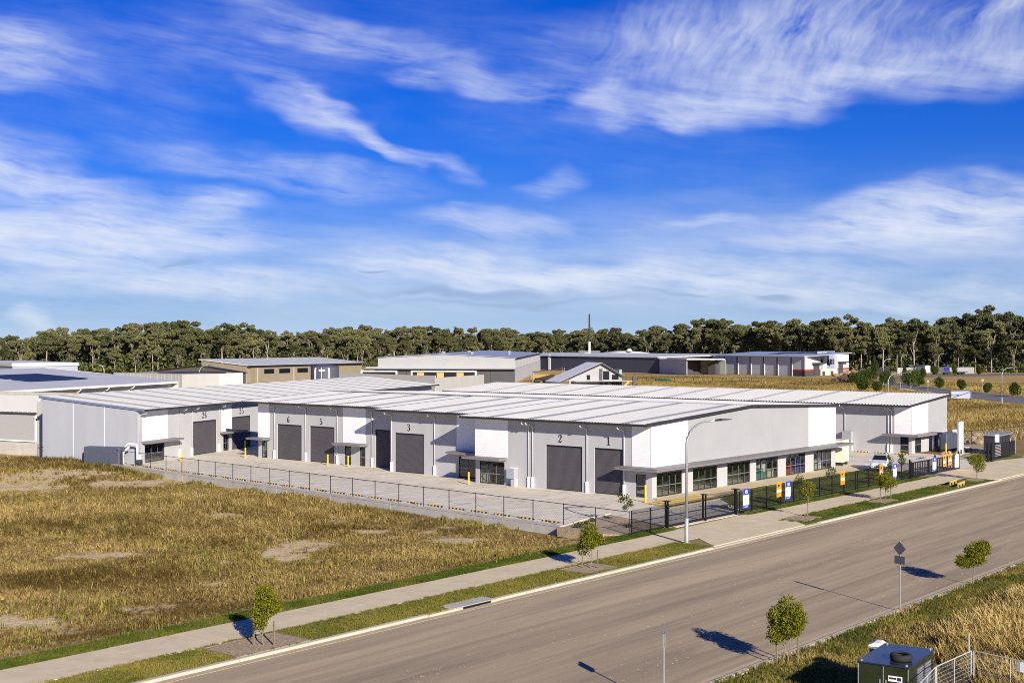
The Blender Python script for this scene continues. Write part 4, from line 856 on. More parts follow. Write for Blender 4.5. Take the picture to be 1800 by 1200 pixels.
# gate pieces at the far right
g3 = thing('sliding_gate', (147.2,51.9,0), 0, 'black solid gate leaf with post frame beside the far right driveway', 'gate'); o = (147.2,51.9,0)
MB(o).box(147.0,147.25,51.75,52.0,0,2.1).box(148.2,148.4,51.75,52.0,0,2.1).box(147.0,148.4,51.75,52.0,2.102,2.2).build('guide_post', M['black'], g3)
for i in range(4): MB(o).box(148.6+i*1.9,150.4+i*1.9,51.84,51.92,.25,1.9).build('gate_panel', M['black'], g3)
for i in range(8): MB(o).box(149.4,151.2,51.80,51.835,.5+i*.17,.57+i*.17).build('slat', M['pgrey'], g3)
# chain fence behind the pylon
c2 = thing('chain_wire_fence', (163.8,63,0), 0, 'dark chain wire fence behind the pylon sign and rubble', 'fence'); o = (163.8,63,0)
A_, B_ = Vector((163.9,63.2,0)), Vector((205,58,0)); k = 12
for i in range(k+1):
    p = A_.lerp(B_, i/k); MB(o).tube([p, p+Vector((0,0,1.8))], .04, 6).build('post', M['black'], c2)
MB(o).tube([A_+Vector((0,0,1.78)), B_+Vector((0,0,1.78))], .03, 6).build('top_rail', M['black'], c2)
C_ = Vector((147.2,52.2,0)); D_ = Vector((139,52.0,0))
wm = MB(o); L_ = (B_-A_).length; dd = (B_-A_).normalized()
for i in range(int(L_/.3)):
    for sg in (1,-1):
        a = i*.3; b = a+sg*1.6
        if 0 < b < L_: wm.add([A_+dd*a+Vector((0,0,.1)), A_+dd*b+Vector((0,0,1.75)), A_+dd*b+Vector((0,0,1.765)), A_+dd*a+Vector((0,0,.115))], [(0,1,2,3)])
wm.build('wire_mesh', M['silver'], c2)['kind'] = 'stuff'

# ---- agents' boards on the fence
def board_blue(x, y, z, lab, w=.85, h=1.45):
    t = thing('notice_board', (x,y,z), 0, lab, 'sign', 'blue and white boards on the fence')
    MB().box(-w/2,w/2,-.012,.012,0,h).build('panel', M['bwhite'], t)
    MB().box(-w/2,w/2,-.016,-.0125,h*.68,h).build('header', M['blue'], t); MB().box(-w/2,w/2,-.016,-.0125,0,h*.16).build('footer', M['blue'], t)
    MB().box(w*-.12,w*.2,-.019,-.0165,h*.75,h*.92).build('logo_tile', M['bwhite'], t); MB().box(w*-.06,w*.13,-.021,-.0195,h*.79,h*.85).build('logo_mark', M['redp'], t)
    m = MB()
    for zz, a, b, hh in ((.60,-.36,-.12,.035),(.46,-.36,.02,.05),(.30,-.3,-.1,.02),(.33,.05,.2,.02)):
        n_ = max(2, int((b-a)/.07))
        for i in range(n_): m.box(w*(a+(b-a)*i/n_), w*(a+(b-a)*(i+.75)/n_), -.0155, -.0125, h*(zz-hh/2), h*(zz+hh))
    m.build('lettering', M['pgrey'], t)
    m = MB()
    for i in range(8): m.box(w*(-.3+.075*i), w*(-.25+.075*i), -.019, -.0165, h*.06, h*.1)
    m.build('footer_lettering', M['bwhite'], t); return t
def board_orange(x, y, z, lab, w=.78, h=1.25):
    t = thing('notice_board', (x,y,z), 0, lab, 'sign', 'orange boards on the fence')
    MB().box(-w/2,w/2,-.012,.012,0,h).build('panel', M['orange'], t)
    MB().box(-w/2,w/2,-.016,-.0125,h*.30,h*.48).build('white_band', M['bwhite'], t)
    MB().box(-w*.3,w*.15,-.016,-.0125,h*.68,h*.82).box(-w*.3,-w*.12,-.016,-.0125,h*.62,h*.678).build('logo_mark', M['num'], t)
    m = MB()
    for i in range(9):
        if i != 3: m.box(w*(-.42+.095*i), w*(-.36+.095*i), -.0195, -.0165, h*.35, h*.43)
    m.build('lettering', M['pgrey'], t)
    m = MB()
    for zz in (.2,.1):
        for i in range(10): m.box(w*(-.4+.08*i), w*(-.34+.08*i), -.0155, -.0125, h*zz, h*(zz+.05))
    m.build('small_lettering', M['rust'], t); return t
M['redp'] = mat('red_print', (.5,.06,.08), .5, .05, 3); M['rust'] = mat('rust_print', (.45,.12,.02), .5, .05, 3)
board_blue(91.55,FY-.06,.35,'blue and white board beside the sliding gate guide posts',.95,1.55)
board_orange(97.0,FY-.06,.75,'orange board on the lawn fence beside a blue board'); board_blue(98.6,FY-.06,.4,'blue and white board on the lawn fence next to an orange board',.9,1.5)
board_orange(108.9,FY-.06,.75,'orange board on the middle of the long black fence'); board_orange(117.2,FY-.06,.7,'orange board on the fence in front of the white car'); board_blue(120.3,FY-.06,.35,'blue and white board on the fence right of the white car')
board_blue(130.0,FY-.12,.3,'blue and white board on the far open gate leaf',.9,1.45); board_orange(132.7,FY-.12,.6,'left orange board of a pair on the far gate'); board_orange(134.2,FY-.12,.65,'right orange board of a pair on the far gate')
t = thing('notice_board', (136.2,FY-.12,.25), 0, 'white board with yellow foot at the end of the far gate', 'sign')
MB().box(-.55,.55,-.012,.012,0,1.4).build('panel', M['bwhite'], t); MB().box(-.55,.55,-.016,-.0125,0,.14).build('yellow_foot', M['cream'], t)
m = MB()
for i, (a, b, z) in enumerate(((.05,.4,1.2),(.1,.3,1.0),(.15,.25,.55),(.12,.3,.4),(-.3,.2,.2))): m.box(a,b,-.0155,-.0125,z,z+.07)
m.build('lettering', M['pgrey'], t)
# pylon sign
p = G(1688,797); t = thing('pylon_sign', (p.x,p.y,0), 0, 'tall white pylon sign standing behind the far gate', 'sign')
MB().box(-.75,.75,-.09,.09,0,3.85).build('sign_panel', M['bwhite'], t); MB().box(-.82,-.752,-.1,.1,0,3.87).build('side_rail', M['silver'], t); MB().box(.752,.82,-.1,.1,0,3.87).build('side_rail', M['silver'], t)
m = MB()
for i in range(7): m.box(-.5+.15*i,-.40+.15*i,-.095,-.091,3.45+.01*(i%2),3.68)
for i in range(4): m.box(-.22+.13*i,-.13+.13*i,-.095,-.091,3.08,3.27-.05*(i%2))
for i in range(14): m.box(-.02,.12,-.095,-.091,.9+.15*i,.96+.15*i); 
for i in range(14): m.box(-.62,-.56,-.095,-.091,.9+.15*i,.95+.15*i)
m.build('lettering', M['pgrey'], t)
# navy tank and white cabinet by the back block entry
t = thing('water_tank', (160.4,61.9,0), 0, 'navy blue upright tank beside the back block entry', 'water tank')
MB().box(-1.6,1.9,-.9,.6,.0,2.15).build('tank_body', M['tank'], t, bevel=.15)
for i in range(7): MB().box(-1.45+i*.5,-1.35+i*.5,-.94,.64,.15,2.0).build('tank_rib', M['tank'], t)
MB().tube([(-1.9,.1,2.35),(-2.0,-.2,2.1),(-2.0,-.2,1.9),(-2.4,-.2,1.4),(-2.4,-.2,.2)], .12, 8).build('inlet_pipe', M['white'], t, smooth=True); MB().tube([(-2.9,.3,2.2),(-2.9,.3,.1)], .12, 8).build('overflow_pipe', M['white'], t, smooth=True)
MB().box(-3.2,-2.5,-.35,.1,0,.6).build('pump_box', M['dark'], t, bevel=.05)
t = thing('switchboard', (164.6,61.9,0), 0, 'tall white cabinet at the right end of the back block', 'cabinet')
MB().box(-.5,.6,-.45,.45,.12,2.3).build('cabinet', M['white'], t, bevel=.03); MB().box(-.9,1.0,-1.2,.7,0,.118).build('plinth', M['concrete'], t); MB().box(-.1,-.06,-.475,-.452,1.1,1.3).build('handle', M['dark'], t)
t = thing('kiosk', (158.6,54.8,0), rad(4), 'dark green electrical kiosk with pale roof beside the far right driveway', 'kiosk')
MB().box(-2.4,2.6,-.9,.9,.1,2.3).build('body', M['genset'] if 'genset' in M else M['dark'], t); MB().box(-2.6,2.8,-1.1,1.1,2.302,2.42).build('roof', M['silver'], t); MB().box(-2.6,2.8,-1.1,1.1,0,.098).build('plinth', M['concrete'], t)
for a in (-1.1,.2,1.4): MB().box(a-.03,a+.03,-.93,-.902,.2,2.25).build('door_seam', M['black'], t)
for a in (-2.2,-.2,1.9): MB().tube([(a,-1.6,0),(a,-1.6,2.0 if a > -.3 else 1.3)], .06, 8).build('guard_post', M['silver'], t)
t = thing('letter_box', (153.4,53.0,0), 0, 'white box on a dark post beside the far gate panels', 'letter box'); MB().tube([(0,0,0),(0,0,1.8)], .05, 6).build('post', M['dark'], t); MB().box(-.3,.3,-.15,.15,1.8,2.7).build('box', M['bwhite'], t)
t = thing('traffic_cone', (157.5,49.9,.02), 0, 'small orange traffic cone at the right end of the driveway', 'traffic cone'); MB().box(-.2,.2,-.2,.2,0,.04).build('base', M['rubber'], t); MB().lathe((0,0,.042), [(.16,0),(.03,.6),(.0,.61)], 12).build('cone', M['orange'], t); MB().lathe((0,0,.25), [(.125,0),(.09,.15)], 12).build('white_band', M['bwhite'], t)
# rubble heap
def rock_pile(loc, n, rx, ry, h, label, mt, s0=.15, s1=.6, seed=1):
    t = thing('rubble_heap', loc, 0, label, 'rubble'); rs = random.Random(seed)
    for i in range(n):
        a = rs.uniform(0, 6.28); q = math.sqrt(rs.random()); x_, y_ = rx*q*math.cos(a), ry*q*math.sin(a); z_ = h*(1-q)*rs.uniform(.2,1)
        s = rs.uniform(s0, s1); m = MB(); vs = []
        bm = bmesh.new(); bmesh.ops.create_icosphere(bm, subdivisions=1, radius=s)
        for v in bm.verts: v.co *= rs.uniform(.6,1.2); v.co.z *= .7
        m.add([v.co+Vector((x_,y_,z_+s*.3)) for v in bm.verts], [[v.index for v in f.verts] for f in bm.faces]); bm.free()
        m.build('rock', mt, t)
    return t
M['rock'] = mat('sandstone_rock', (.30,.22,.13), .9, .3, 3, .4, 12)
p = G(1722,778); rock_pile((p.x,p.y,0), 46, 3.4, 1.6, 1.3, 'tan rock heap behind the wire fence right of the pylon sign', M['rock'], .2, .7, 3)
p = G(1690,800); rock_pile((p.x+3.5,p.y+1.5,0), 30, 5.0, 1.4, .4, 'scattered small rocks at the foot of the pylon sign', M['rock'], .12, .3, 5)

# ---- street lamps
def lamp(loc, h, arm, ang_, label, r=.085):
    t = thing('street_lamp', loc, ang_, label, 'street lamp', 'street lamps')
    R_ = h*.19; pts = [(0,0,.0),(0,0,1.5)]; MB().tube([(0,0,0),(0,0,1.7)], r*1.45, 10).build('pole_base', M['silver'], t, smooth=False)
    cur = [(0,0,1.7),(0,0,h-R_)]+[(R_-R_*math.cos(i*math.pi/20), 0, h-R_+R_*math.sin(i*math.pi/20)) for i in range(1,11)]+[(arm,0,h+.06)]
    MB().tube(cur, r, 10, r*.55).build('pole', M['silver'], t, smooth=True)
    MB().add([(arm-.1,-.09,h+.0),(arm+.35,-.17,h+.03),(arm+1.0,-.05,h+.12),(arm+1.0,.05,h+.12),(arm+.35,.17,h+.03),(arm-.1,.09,h+.0),(arm-.1,-.07,h+.13),(arm+.35,-.13,h+.19),(arm+1.0,-.04,h+.16),(arm+1.0,.04,h+.16),(arm+.35,.13,h+.19),(arm-.1,.07,h+.13)],
        [(0,1,2,3,4,5),(11,10,9,8,7,6)]+[(i,(i+1)%6,6+(i+1)%6,6+i) for i in range(6)]).build('lamp_head', M['dark'], t)
    MB().box(-.2,.2,-.2,.2,0,.05).build('base_plate', M['silver'], t)
    for a, b in ((.15,.15),(-.15,.15),(.15,-.15),(-.15,-.15)): MB().tube([(a,b,.05),(a,b,.12)], .03, 6).build('anchor_bolt', M['silver'], t)
    return t
lamp((75.0,46.5,.0), 8.2, 2.0, rad(-62), 'near galvanised street lamp with curved arm in front of the sliding gate', .1)
p = G(1761,713); lamp((p.x,p.y,0), 8.0, 2.2, rad(-60), 'far street lamp standing left of the right frame edge', .10)
p = atd(1561,226); lamp((p.x,p.y,0), 8.0, 2.2, rad(-60), 'far street lamp rising behind the back block roof', .11)
p = G(1553,676); lamp((p.x,p.y,0), 8.0, 2.4, rad(-55), 'far street lamp at the bend beside the traffic island', .12)
p = atd(1584,527); lamp((p.x,p.y,0), 8.0, 2.4, rad(-60), 'far street lamp in front of the white site shed', .12)
p = atd(1650,575); lamp((p.x,p.y,0), 8.0, 2.4, rad(-60), 'far street lamp beside the parked tipper truck', .12)
p = atd(964,655); lamp((p.x,p.y,0), 8.0, 2.0, rad(-50), 'street lamp by the dark long shed and mixer truck', .10)
p = atd(677,527); lamp((p.x,p.y,0), 8.0, 2.2, rad(-50), 'street lamp in the gap left of the white grey warehouse', .10)
p = atd(183,316); lamp((p.x,p.y,0), 8.0, 2.2, rad(130), 'street lamp in front of the trees at far left', .10)
p = atd(350,298); lamp((p.x,p.y,0), 8.0, 2.2, rad(-50), 'street lamp in front of the brown warehouse end', .12)

# ---- road signs seen from behind
t = thing('road_sign', (63.4,26.75,0), 0, 'diamond road sign with small plate seen from behind on a grey pole', 'road sign')
MB().tube([(0,0,-.3),(0,0,3.45)], .036, 8).build('pole', M['silver'], t)
r_ = rad(128.6+90-50); 
m = MB(); ca, sa = math.cos(r_-math.pi/2), math.sin(r_-math.pi/2)
def plate(pts, z, d0, d1):
    vs = []
    for d in (d0, d1):
        for a, b in pts: vs.append((a*ca-d*sa, a*sa+d*ca, z+b))
    n_ = len(pts); return vs, [tuple(range(n_-1,-1,-1)), tuple(range(n_,2*n_))]+[(i,(i+1)%n_,n_+(i+1)%n_,n_+i) for i in range(n_)]
M['signback'] = mat('sign_back_aluminium', (.085,.087,.098), .6, .08, 3)
MB().add(*plate([(0,-.36),(.36,0),(0,.36),(-.36,0)], 3.08, .04, .055)).build('diamond_plate', M['signback'], t); MB().add(*plate([(-.3,-.2),(.3,-.2),(.3,.2),(-.3,.2)], 2.5, .04, .055)).build('small_plate', M['signback'], t)
t = thing('road_sign', (41.15,26.5,0), 0, 'narrow edge-on road sign on a grey pole at the bottom of the picture', 'road sign')
MB().tube([(0,0,-.3),(0,0,2.72)], .036, 8).build('pole', M['silver'], t)
r_ = HEAD-rad(6); MB().obox((0.05,-.01), .6, .03, 2.18, 2.72, r_).build('sign_plate', M['silver'], t); MB().obox((.0,.03), .6, .03, 2.2, 2.7, r_).build('sign_plate', M['silver'], t)

# ---- timber edging pieces on the verge
for (bx_, by_, lb) in ((121.6,46.1,'low timber barrier on the green verge nearer the footpath'),(120.4,44.9,'low timber barrier on the green verge nearer the kerb')):
    t = thing('timber_barrier', (bx_,by_,0), rad(8), lb, 'timber barrier', 'timber barriers on the verge')
    MB().box(-1.3,1.3,-.05,.05,.3,.48).build('beam', M['timber'], t)
    for a in (-1.2,-.1,1.1): MB().box(a-.06,a+.06,-.048,.05,0,.298).build('leg', M['timber'], t)
# ---- white SUV
def suv(loc, rz_):
    t = thing('car', loc, rz_, 'white SUV parked behind the black fence facing the street', 'car')
    M['carpaint'] = mat('white_car_paint', (.70,.70,.71), .25, .03, 1, spec=.6, coat=.6); M['chrome'] = mat('chrome', (.6,.6,.62), .15, .05, 3, metal=1); M['lens'] = mat('lamp_lens', (.30,.32,.34), .08, .1, 3, spec=.8)
    # stations along x (front = -x): x, half width, z bottom, belt z, (cabin) roof z, roof half width
    st = [(-2.32,.62,.42,.62,.70,.55),(-2.2,.82,.30,.72,.84,.74),(-1.9,.92,.26,.84,.93,.84),(-1.2,.94,.24,.93,1.02,.84),(-.95,.94,.24,.96,1.07,.82),(-.1,.94,.24,.98,1.58,.62),(.3,.94,.24,.99,1.67,.63),(1.2,.94,.24,1.0,1.67,.63),(1.75,.94,.26,1.02,1.60,.62),(2.2,.90,.32,1.0,1.08,.72),(2.34,.80,.42,.9,.96,.68)]
    def ring(s): x_, w, zb, zc, zr, wr = s; return [(x_,-w*.9,zb),(x_,-w,zb+.22),(x_,-w*1.0,zc-.12),(x_,-w*.96,zc),(x_,-wr,zr-.05),(x_,-wr*.8,zr),(x_,wr*.8,zr),(x_,wr,zr-.05),(x_,w*.96,zc),(x_,w,zc-.12),(x_,w,zb+.22),(x_,w*.9,zb)]
    m = MB(); vs = []; fs = []; 
    for s in st: vs += ring(s)
    nr = 12; mi = []
    for i in range(len(st)-1):
        for j in range(nr-1):
            fs.append((i*nr+j,(i+1)*nr+j,(i+1)*nr+j+1,i*nr+j+1))
    fs.append(tuple(range(nr-1,-1,-1))); fs.append(tuple(range((len(st)-1)*nr,len(st)*nr)))
    m.add(vs, fs); body = m.build('body', M['carpaint'], t, smooth=False)
    sb = body.modifiers.new('round', 'BEVEL'); sb.width = .05; sb.segments = 2
    def glassq(name, pts): return MB().add(pts, [(0,1,2,3)]).build(name, M['blackglass'], t)
    # windscreen sits 8 mm proud of the sloping stations
    glassq('windscreen', [(-.93,-.73,1.115),(-.93,.73,1.115),(-.16,.585,1.575),(-.16,-.585,1.575)])
    for sg in (-1,1):
        glassq('side_window', [(-.55,sg*.915,1.03),(1.0,sg*.915,1.04),(1.0,sg*.675,1.60),(-.0,sg*.675,1.56)]); glassq('quarter_window', [(1.06,sg*.915,1.05),(1.8,sg*.91,1.06),(1.62,sg*.68,1.56),(1.06,sg*.675,1.60)])
        MB().tube([(-.1,sg*.62,1.69),(.2,sg*.62,1.74),(1.4,sg*.62,1.74),(1.7,sg*.62,1.68)], .022, 6).build('roof_rail', M['chrome'], t)
        h = MB().add([(-2.26,sg*.42,.70),(-2.13,sg*.86,.74),(-1.95,sg*.925,.80),(-2.10,sg*.80,.86),(-2.25,sg*.42,.76)], [(0,1,2,3,4)]).build('headlight', M['lens'], t)
        MB().obox((-.75,sg*1.02), .14, .2, 1.0, 1.14, 0).build('mirror', M['carpaint'], t, bevel=.03)
        MB().box(-2.34,-2.28,sg*.62-.14,sg*.62+.14,.40,.46).build('fog_lamp', M['lens'], t)
        for wx in (-1.45,1.38):
            w = MB(); pr = []
            n_ = 20; vs = []
            for yy, r2 in ((.82,.30),(.82,.36),(1.0 if False else .95,.36),(.97,.33),(.97,.25)):
                for j in range(n_): vs.append((wx+r2*math.cos(6.2832*j/n_), sg*yy, .36+r2*math.sin(6.2832*j/n_)))
            fs = [(i*n_+j,i*n_+(j+1)%n_,(i+1)*n_+(j+1)%n_,(i+1)*n_+j) for i in range(4) for j in range(n_)]
            ty = w.add(vs, fs).build('wheel', M['rubber'], t)
            MB().add([(wx+.25*math.cos(6.2832*j/n_), sg*.968, .36+.25*math.sin(6.2832*j/n_)) for j in range(n_)], [tuple(range(n_))]).build('rim', M['chrome'], ty)
            MB().add([(wx+.42*math.cos(6.2832*j/24), sg*.948, .37+.42*math.sin(6.2832*j/24)) for j in range(24)], [tuple(range(24))]).build('wheel_arch', M['rubber'], t)
    MB().add([(-2.335,-.46,.50),(-2.335,.46,.50),(-2.29,.56,.70),(-2.25,.42,.77),(-2.25,-.42,.77),(-2.29,-.56,.70)], [(0,1,2,3,4,5)]).build('grille', M['black'], t)
    MB().tube([(-2.30,-.58,.72),(-2.35,-.46,.49),(-2.35,.46,.49),(-2.30,.58,.72)], .022, 6).build('grille_trim', M['chrome'], t); MB().lathe((0,0,0), [(.07,0),(.07,.015)], 12).build('badge', M['chrome'], t).matrix_local = Matrix.Translation((-2.33,0,.63)) @ Matrix.Rotation(-math.pi/2, 4, 'Y')
    MB().box(-2.33,-2.2,-.86,.86,.24,.33).build('bumper_skirt', M['rubber'], t); MB().box(-2.36,-2.335,-.2,.2,.36,.46).build('number_plate', M['bwhite'], t)
    MB().box(.15,.95,-.42,.42,1.668,1.68).build('sunroof', M['blackglass'], t)
    return t
suv((131.0,57.4,0), rad(19))
# ---- cream plant container by the end of the shopfront
t = thing('plant_container', (133.6,63.6,0), rad(10), 'cream plant container with dark vent standing on skids at the end of the windows', 'container')
MB().box(-1.25,1.25,-1.0,5.0,.35,2.75).build('body', M['cream'], t, bevel=.04); MB().box(-1.27,-1.252,.2,2.2,1.3,1.9).build('vent', M['dark'], t); MB().box(-.25,.25,-1.03,-1.003,2.05,2.15).build('label_plate', M['pgrey'], t)
for a in (-.9,.9): MB().box(a-.12,a+.12,-.9,4.9,0,.348).build('skid', M['dark'], t)
for a in (.6,2.4,4.2): MB().box(-1.29,-1.252,a-.05,a+.05,2.2,2.3).build('latch', M['dark'], t)
MB().tube([(0,.2,2.75),(0,.2,2.95),(0,.6,3.0)], .12, 8).build('exhaust', M['dark'], t)
for a in (129.6,133.0,136.2): MB().obox((a,57.3), .09, 3.6, .001, .005, rad(-24)).build('parking_line', M['line'], yard)
for pts in ((140.5,58.0,.5),(147.5,57.4,.5)): pass
t = thing('hatch_marking', (0,0,0)); struct(t, 'yellow painted access zone beside the back block entry'); MB().prism([(150.2,57.2),(158.0,57.6),(158.4,59.6),(150.6,59.4)], .004, .009).build('yellow_zone', M['cream'], t); MB().obox((147.2,59.6), 2.6, .5, .004, .009, rad(2)).build('blue_panel', M['blue'], t); MB().obox((141.8,59.8), .2, 2.4, .004, .009, rad(-35)).build('stripe', M['yellow'], t)

# ---- dark green generator with a tyre on its roof
M['genset'] = mat('dark_green_enamel', (.022,.027,.009), .4, .2, 2, spec=.4, coat=.1); M['gentop'] = mat('green_black_roof_enamel', (.020,.028,.040), .3, .2, 1.5, spec=.7, coat=.3)
gr = rad(6.5); t = thing('generator', (45.4,18.84,0), gr, 'dark green generator enclosure at the bottom right corner', 'generator')
gh = 1.8
MB().box(0,3.3,0,1.85,.15,gh-.06).build('body', M['genset'], t, bevel=.02); MB().box(-.04,3.34,-.04,1.89,gh-.058,gh).build('lid', M['gentop'], t, bevel=.015)
for a, b in ((.06,.88),(.96,1.8)):
    d = MB().box(-.025,-.002,a,b,.95,gh-.14).build('door', M['genset'], t); MB().box(-.05,-.026,a+.05 if a > .5 else b-.09,a+.09 if a > .5 else b-.05,1.0,1.25).build('handle', M['silver'], d)
for a, b in ((.06,.88),(.96,1.8)): MB().box(-.025,-.002,a,b,.25,.9).build('door', M['genset'], t)
for a in (-.0,.9,1.82): MB().tube([(-.04,a+.01,.2),(-.04,a+.01,gh-.08)], .016, 6).build('edge_strip', M['silver'], t)
l = MB().box(-.045,-.026,.22,.72,1.22,1.42).build('label', M['bwhite'], t); MB().box(-.05,-.046,.25,.40,1.26,1.38).box(-.05,-.046,.43,.69,1.30,1.37).build('label_print', M['num'], l)
for a in (1.0,2.0):
    v = MB().box(a,a+.8,-.03,-.002,.75,1.55).build('louvre', M['tank'], t)
    for i in range(8): MB().box(a+.03,a+.77,-.05,-.031,.79+i*.095,.84+i*.095).build('louvre_blade', M['silver'], v)
MB().box(.02,3.28,-.02,-.001,1.0,1.03).build('body_seam', M['black'], t); MB().box(-.1,3.4,-.05,1.9,0,.148).build('skid', M['black'], t)
for a, b in ((.1,.1),(3.2,.1),(3.2,1.75),(.1,1.75)): MB().tube([(a,b,gh),(a,b,gh+.05)], .05, 8).build('lifting_lug', M['silver'], t)
tt = thing('tyre', (45.4+.95*math.cos(gr)-.55*math.sin(gr), 18.84+.95*math.sin(gr)+.55*math.cos(gr), gh), 0, 'old black tyre lying flat on the generator roof', 'tyre')
MB().lathe((0,0,0), [(.22,.03),(.32,0),(.38,.02),(.40,.06),(.40,.18),(.38,.22),(.32,.24),(.24,.22),(.22,.20),(.30,.19),(.31,.12),(.30,.05),(.22,.03)], 28).build('tread', M['rubber'], tt, smooth=True)
bx = thing('meter_pillar', (49.35,21.75,0), rad(10), 'small white metal pillar box behind the generator', 'pillar box')
MB().box(-.28,.32,-.26,.26,0,1.45).build('body', M['silver'], bx); MB().xprism([(-.29,1.452),(.29,1.452),(.27,1.52),(.1,1.60),(-.1,1.60),(-.27,1.52)], -.33, .38).build('hood', M['bwhite'], bx)
for i in range(5): MB().box(-.305,-.282,-.22+i*.1,-.18+i*.1,1.0,1.4).build('louvre', M['pgrey'], bx)
cb = thing('cable_pit_cabinet', (42.3,20.1,0), rad(8), 'low grey green cabinet lid at the bottom edge left of the generator', 'cabinet')
M['gg'] = mat('grey_green_enamel', (.10,.15,.125), .5, .1, 2)
MB().box(0,1.5,0,1.3,0,.85).build('body', M['gg'], cb, bevel=.02); MB().box(-.04,1.54,-.04,1.34,.852,.9).build('lid', M['gg'], cb)
p = G(1785,1046,-.2); sheet('concrete_pad', [(p.x-.9,p.y-.5),(p.x+.9,p.y-.4),(p.x+.9,p.y+.5),(p.x-.9,p.y+.5)], .02, M['concrete'], 'small pale concrete lid in the grass', thick=.4)
# ---- temporary fence panels
def temp_panel(a, b, z0, h, label):
    a = Vector(a); b = Vector(b); d = b-a; Ln = d.length; d.normalize()
    t = thing('temporary_fence', (a.x,a.y,0), math.atan2(d.y,d.x), label, 'fence', 'temporary fence panels')
    for xx in (0, Ln, Ln*.5): MB().tube([(xx,0,z0),(xx,0,h)], .021 if xx != Ln*.5 else .014, 6).build('upright', M['galv'], t)
    MB().tube([(0,0,h),(Ln,0,h)], .021, 6).build('top_rail', M['galv'], t); MB().tube([(0,0,z0+.1),(Ln,0,z0+.1)], .021, 6).build('bottom_rail', M['galv'], t)
    m = MB()
    for i in range(1, int((h-z0)/.15)): m.tube([(0,0,z0+.1+i*.15),(Ln,0,z0+.1+i*.15)], .0045, 4)
    for i in range(1, int(Ln/.075)): m.tube([(i*.075,0,z0+.1),(i*.075,0,h)], .0015, 3)
    m.build('wire_mesh', M['galv'], t)['kind'] = 'stuff'
    return t
M['galv'] = mat('bright_galvanised_wire', (.55,.55,.54), .45, .1, 4, metal=.2)
P0 = (47.3,16.75); P1 = (49.75,18.0)
temp_panel((44.2,17.95), (46.85,18.42), 0, 1.6, 'silver temporary fence panel nearest the bottom edge'); temp_panel((46.95,18.42), (50.15,18.32), 0, 1.6, 'silver temporary fence panel beside the generator'); temp_panel((50.25,18.25), (49.45,15.2), 0, 1.6, 'silver temporary fence panel carrying the white banner'); 
t = thing('star_picket', (50.2,18.42,0), 0, 'tall thin steel picket at the corner of the temporary fence', 'picket'); MB().tube([(0,0,0),(0,0,2.25)], .022, 6).build('post', M['galv'], t)
e = Vector((-.8,-3.05,0)).normalized(); c0 = Vector((50.25,18.25,0))+e*1.85; c1 = Vector((50.25,18.25,0))+e*3.1; nn = Vector((-e.y,e.x,0))*-.03
t = thing('banner', (c0.x,c0.y,1.2), 0, 'white banner tied to the temporary fence at the right edge', 'banner')
m = MB((c0.x,c0.y,1.2)); 
for i in range(8):
    q0 = c0.lerp(c1, i/8)+nn*(1+.6*(i%2)); q1 = c0.lerp(c1,(i+1)/8)+nn*(1+.6*((i+1)%2)); m.add([(q0.x,q0.y,1.2),(q1.x,q1.y,1.2),(q1.x,q1.y,1.58),(q0.x,q0.y,1.58)], [(0,1,2,3)])
m.build('cloth', M['bwhite'], t)
t = thing('safety_cap', (50.0,18.0,.0), 0, 'yellow plastic foot block of the temporary fence', 'fence foot'); MB().box(-.3,.3,-.12,.12,-.1,.25).build('block', M['yellow'], t, bevel=.03)
# things seen through the shop windows
def crate(loc, sx, sy, sz, mt, name, label, cat):
    t = thing(name, loc, 0, label, cat)
    MB().box(-sx/2,sx/2,-sy/2,sy/2,0,sz*.86).build('body', mt, t, bevel=.02); MB().box(-sx/2-.03,sx/2+.03,-sy/2-.03,sy/2+.03,sz*.862,sz).build('lid', mt, t); return t
crate((114.6,62.85,.04), .8,.6,1.0, M['teal'], 'storage_bin', 'low teal bin behind the fourth street window', 'bin'); crate((115.5,62.8,.04), .7,.6,.55, M['teal'], 'storage_bin', 'small teal bin behind the fourth street window', 'bin'); crate((116.2,63.5,.04), 1.4,.5,1.7, M['bwhite'], 'storage_cabinet', 'white cabinet behind the fourth street window', 'cabinet'); crate((117.0,62.85,.04), .45,.5,.75, M['cream'], 'storage_bin', 'cream bin behind the fourth street window', 'bin')
crate((120.6,62.85,.04), .7,.6,.95, M['red'], 'storage_bin', 'red bin behind the fifth street window', 'bin'); crate((122.9,62.9,.04), .6,.5,1.3, M['blue'], 'storage_bin', 'blue bin behind the fifth street window', 'bin'); crate((127.6,62.85,.04), .8,.5,.9, M['bwhite'], 'storage_bin', 'white bin behind the sixth street window', 'bin')
# ================================================================== BACKGROUND BUILDINGS
def root_lr(pl, pr, name, label, cat):
    """thing whose local x runs from ground point pl (left) to pr (right), y away from the viewer"""
    d = Vector(pr)-Vector(pl); return thing(name, (pl[0],pl[1],0), math.atan2(d.y, d.x), label, cat), d.length
M['dgrey'] = mat('dark_grey_cladding', (.072,.068,.075), .6, .1, .3); M['dblue'] = mat('dark_blue_grey_cladding', (.060,.066,.095), .6, .12, .6, stretch=(6,6,.3)); M['pale'] = mat('pale_precast', (.42,.415,.39), .85, .06, .3, stretch=(2,2,.3))
M['fwhite'] = mat('far_white_wall', (.55,.55,.54), .7, .03, .3); M['brown'] = mat('taupe_wall', (.26,.22,.155), .8, .06, .4); M['offwhite'] = mat('off_white_wall', (.46,.46,.46), .75, .04, .4)
M['froof'] = mat('far_white_roof', (.54,.54,.525), .5, .05, .2); M['broof'] = mat('blue_grey_roof', (.30,.34,.42), .5, .06, .1); M['solar'] = mat('solar_panel', (.018,.03,.09), .6, .15, 2, spec=.15)
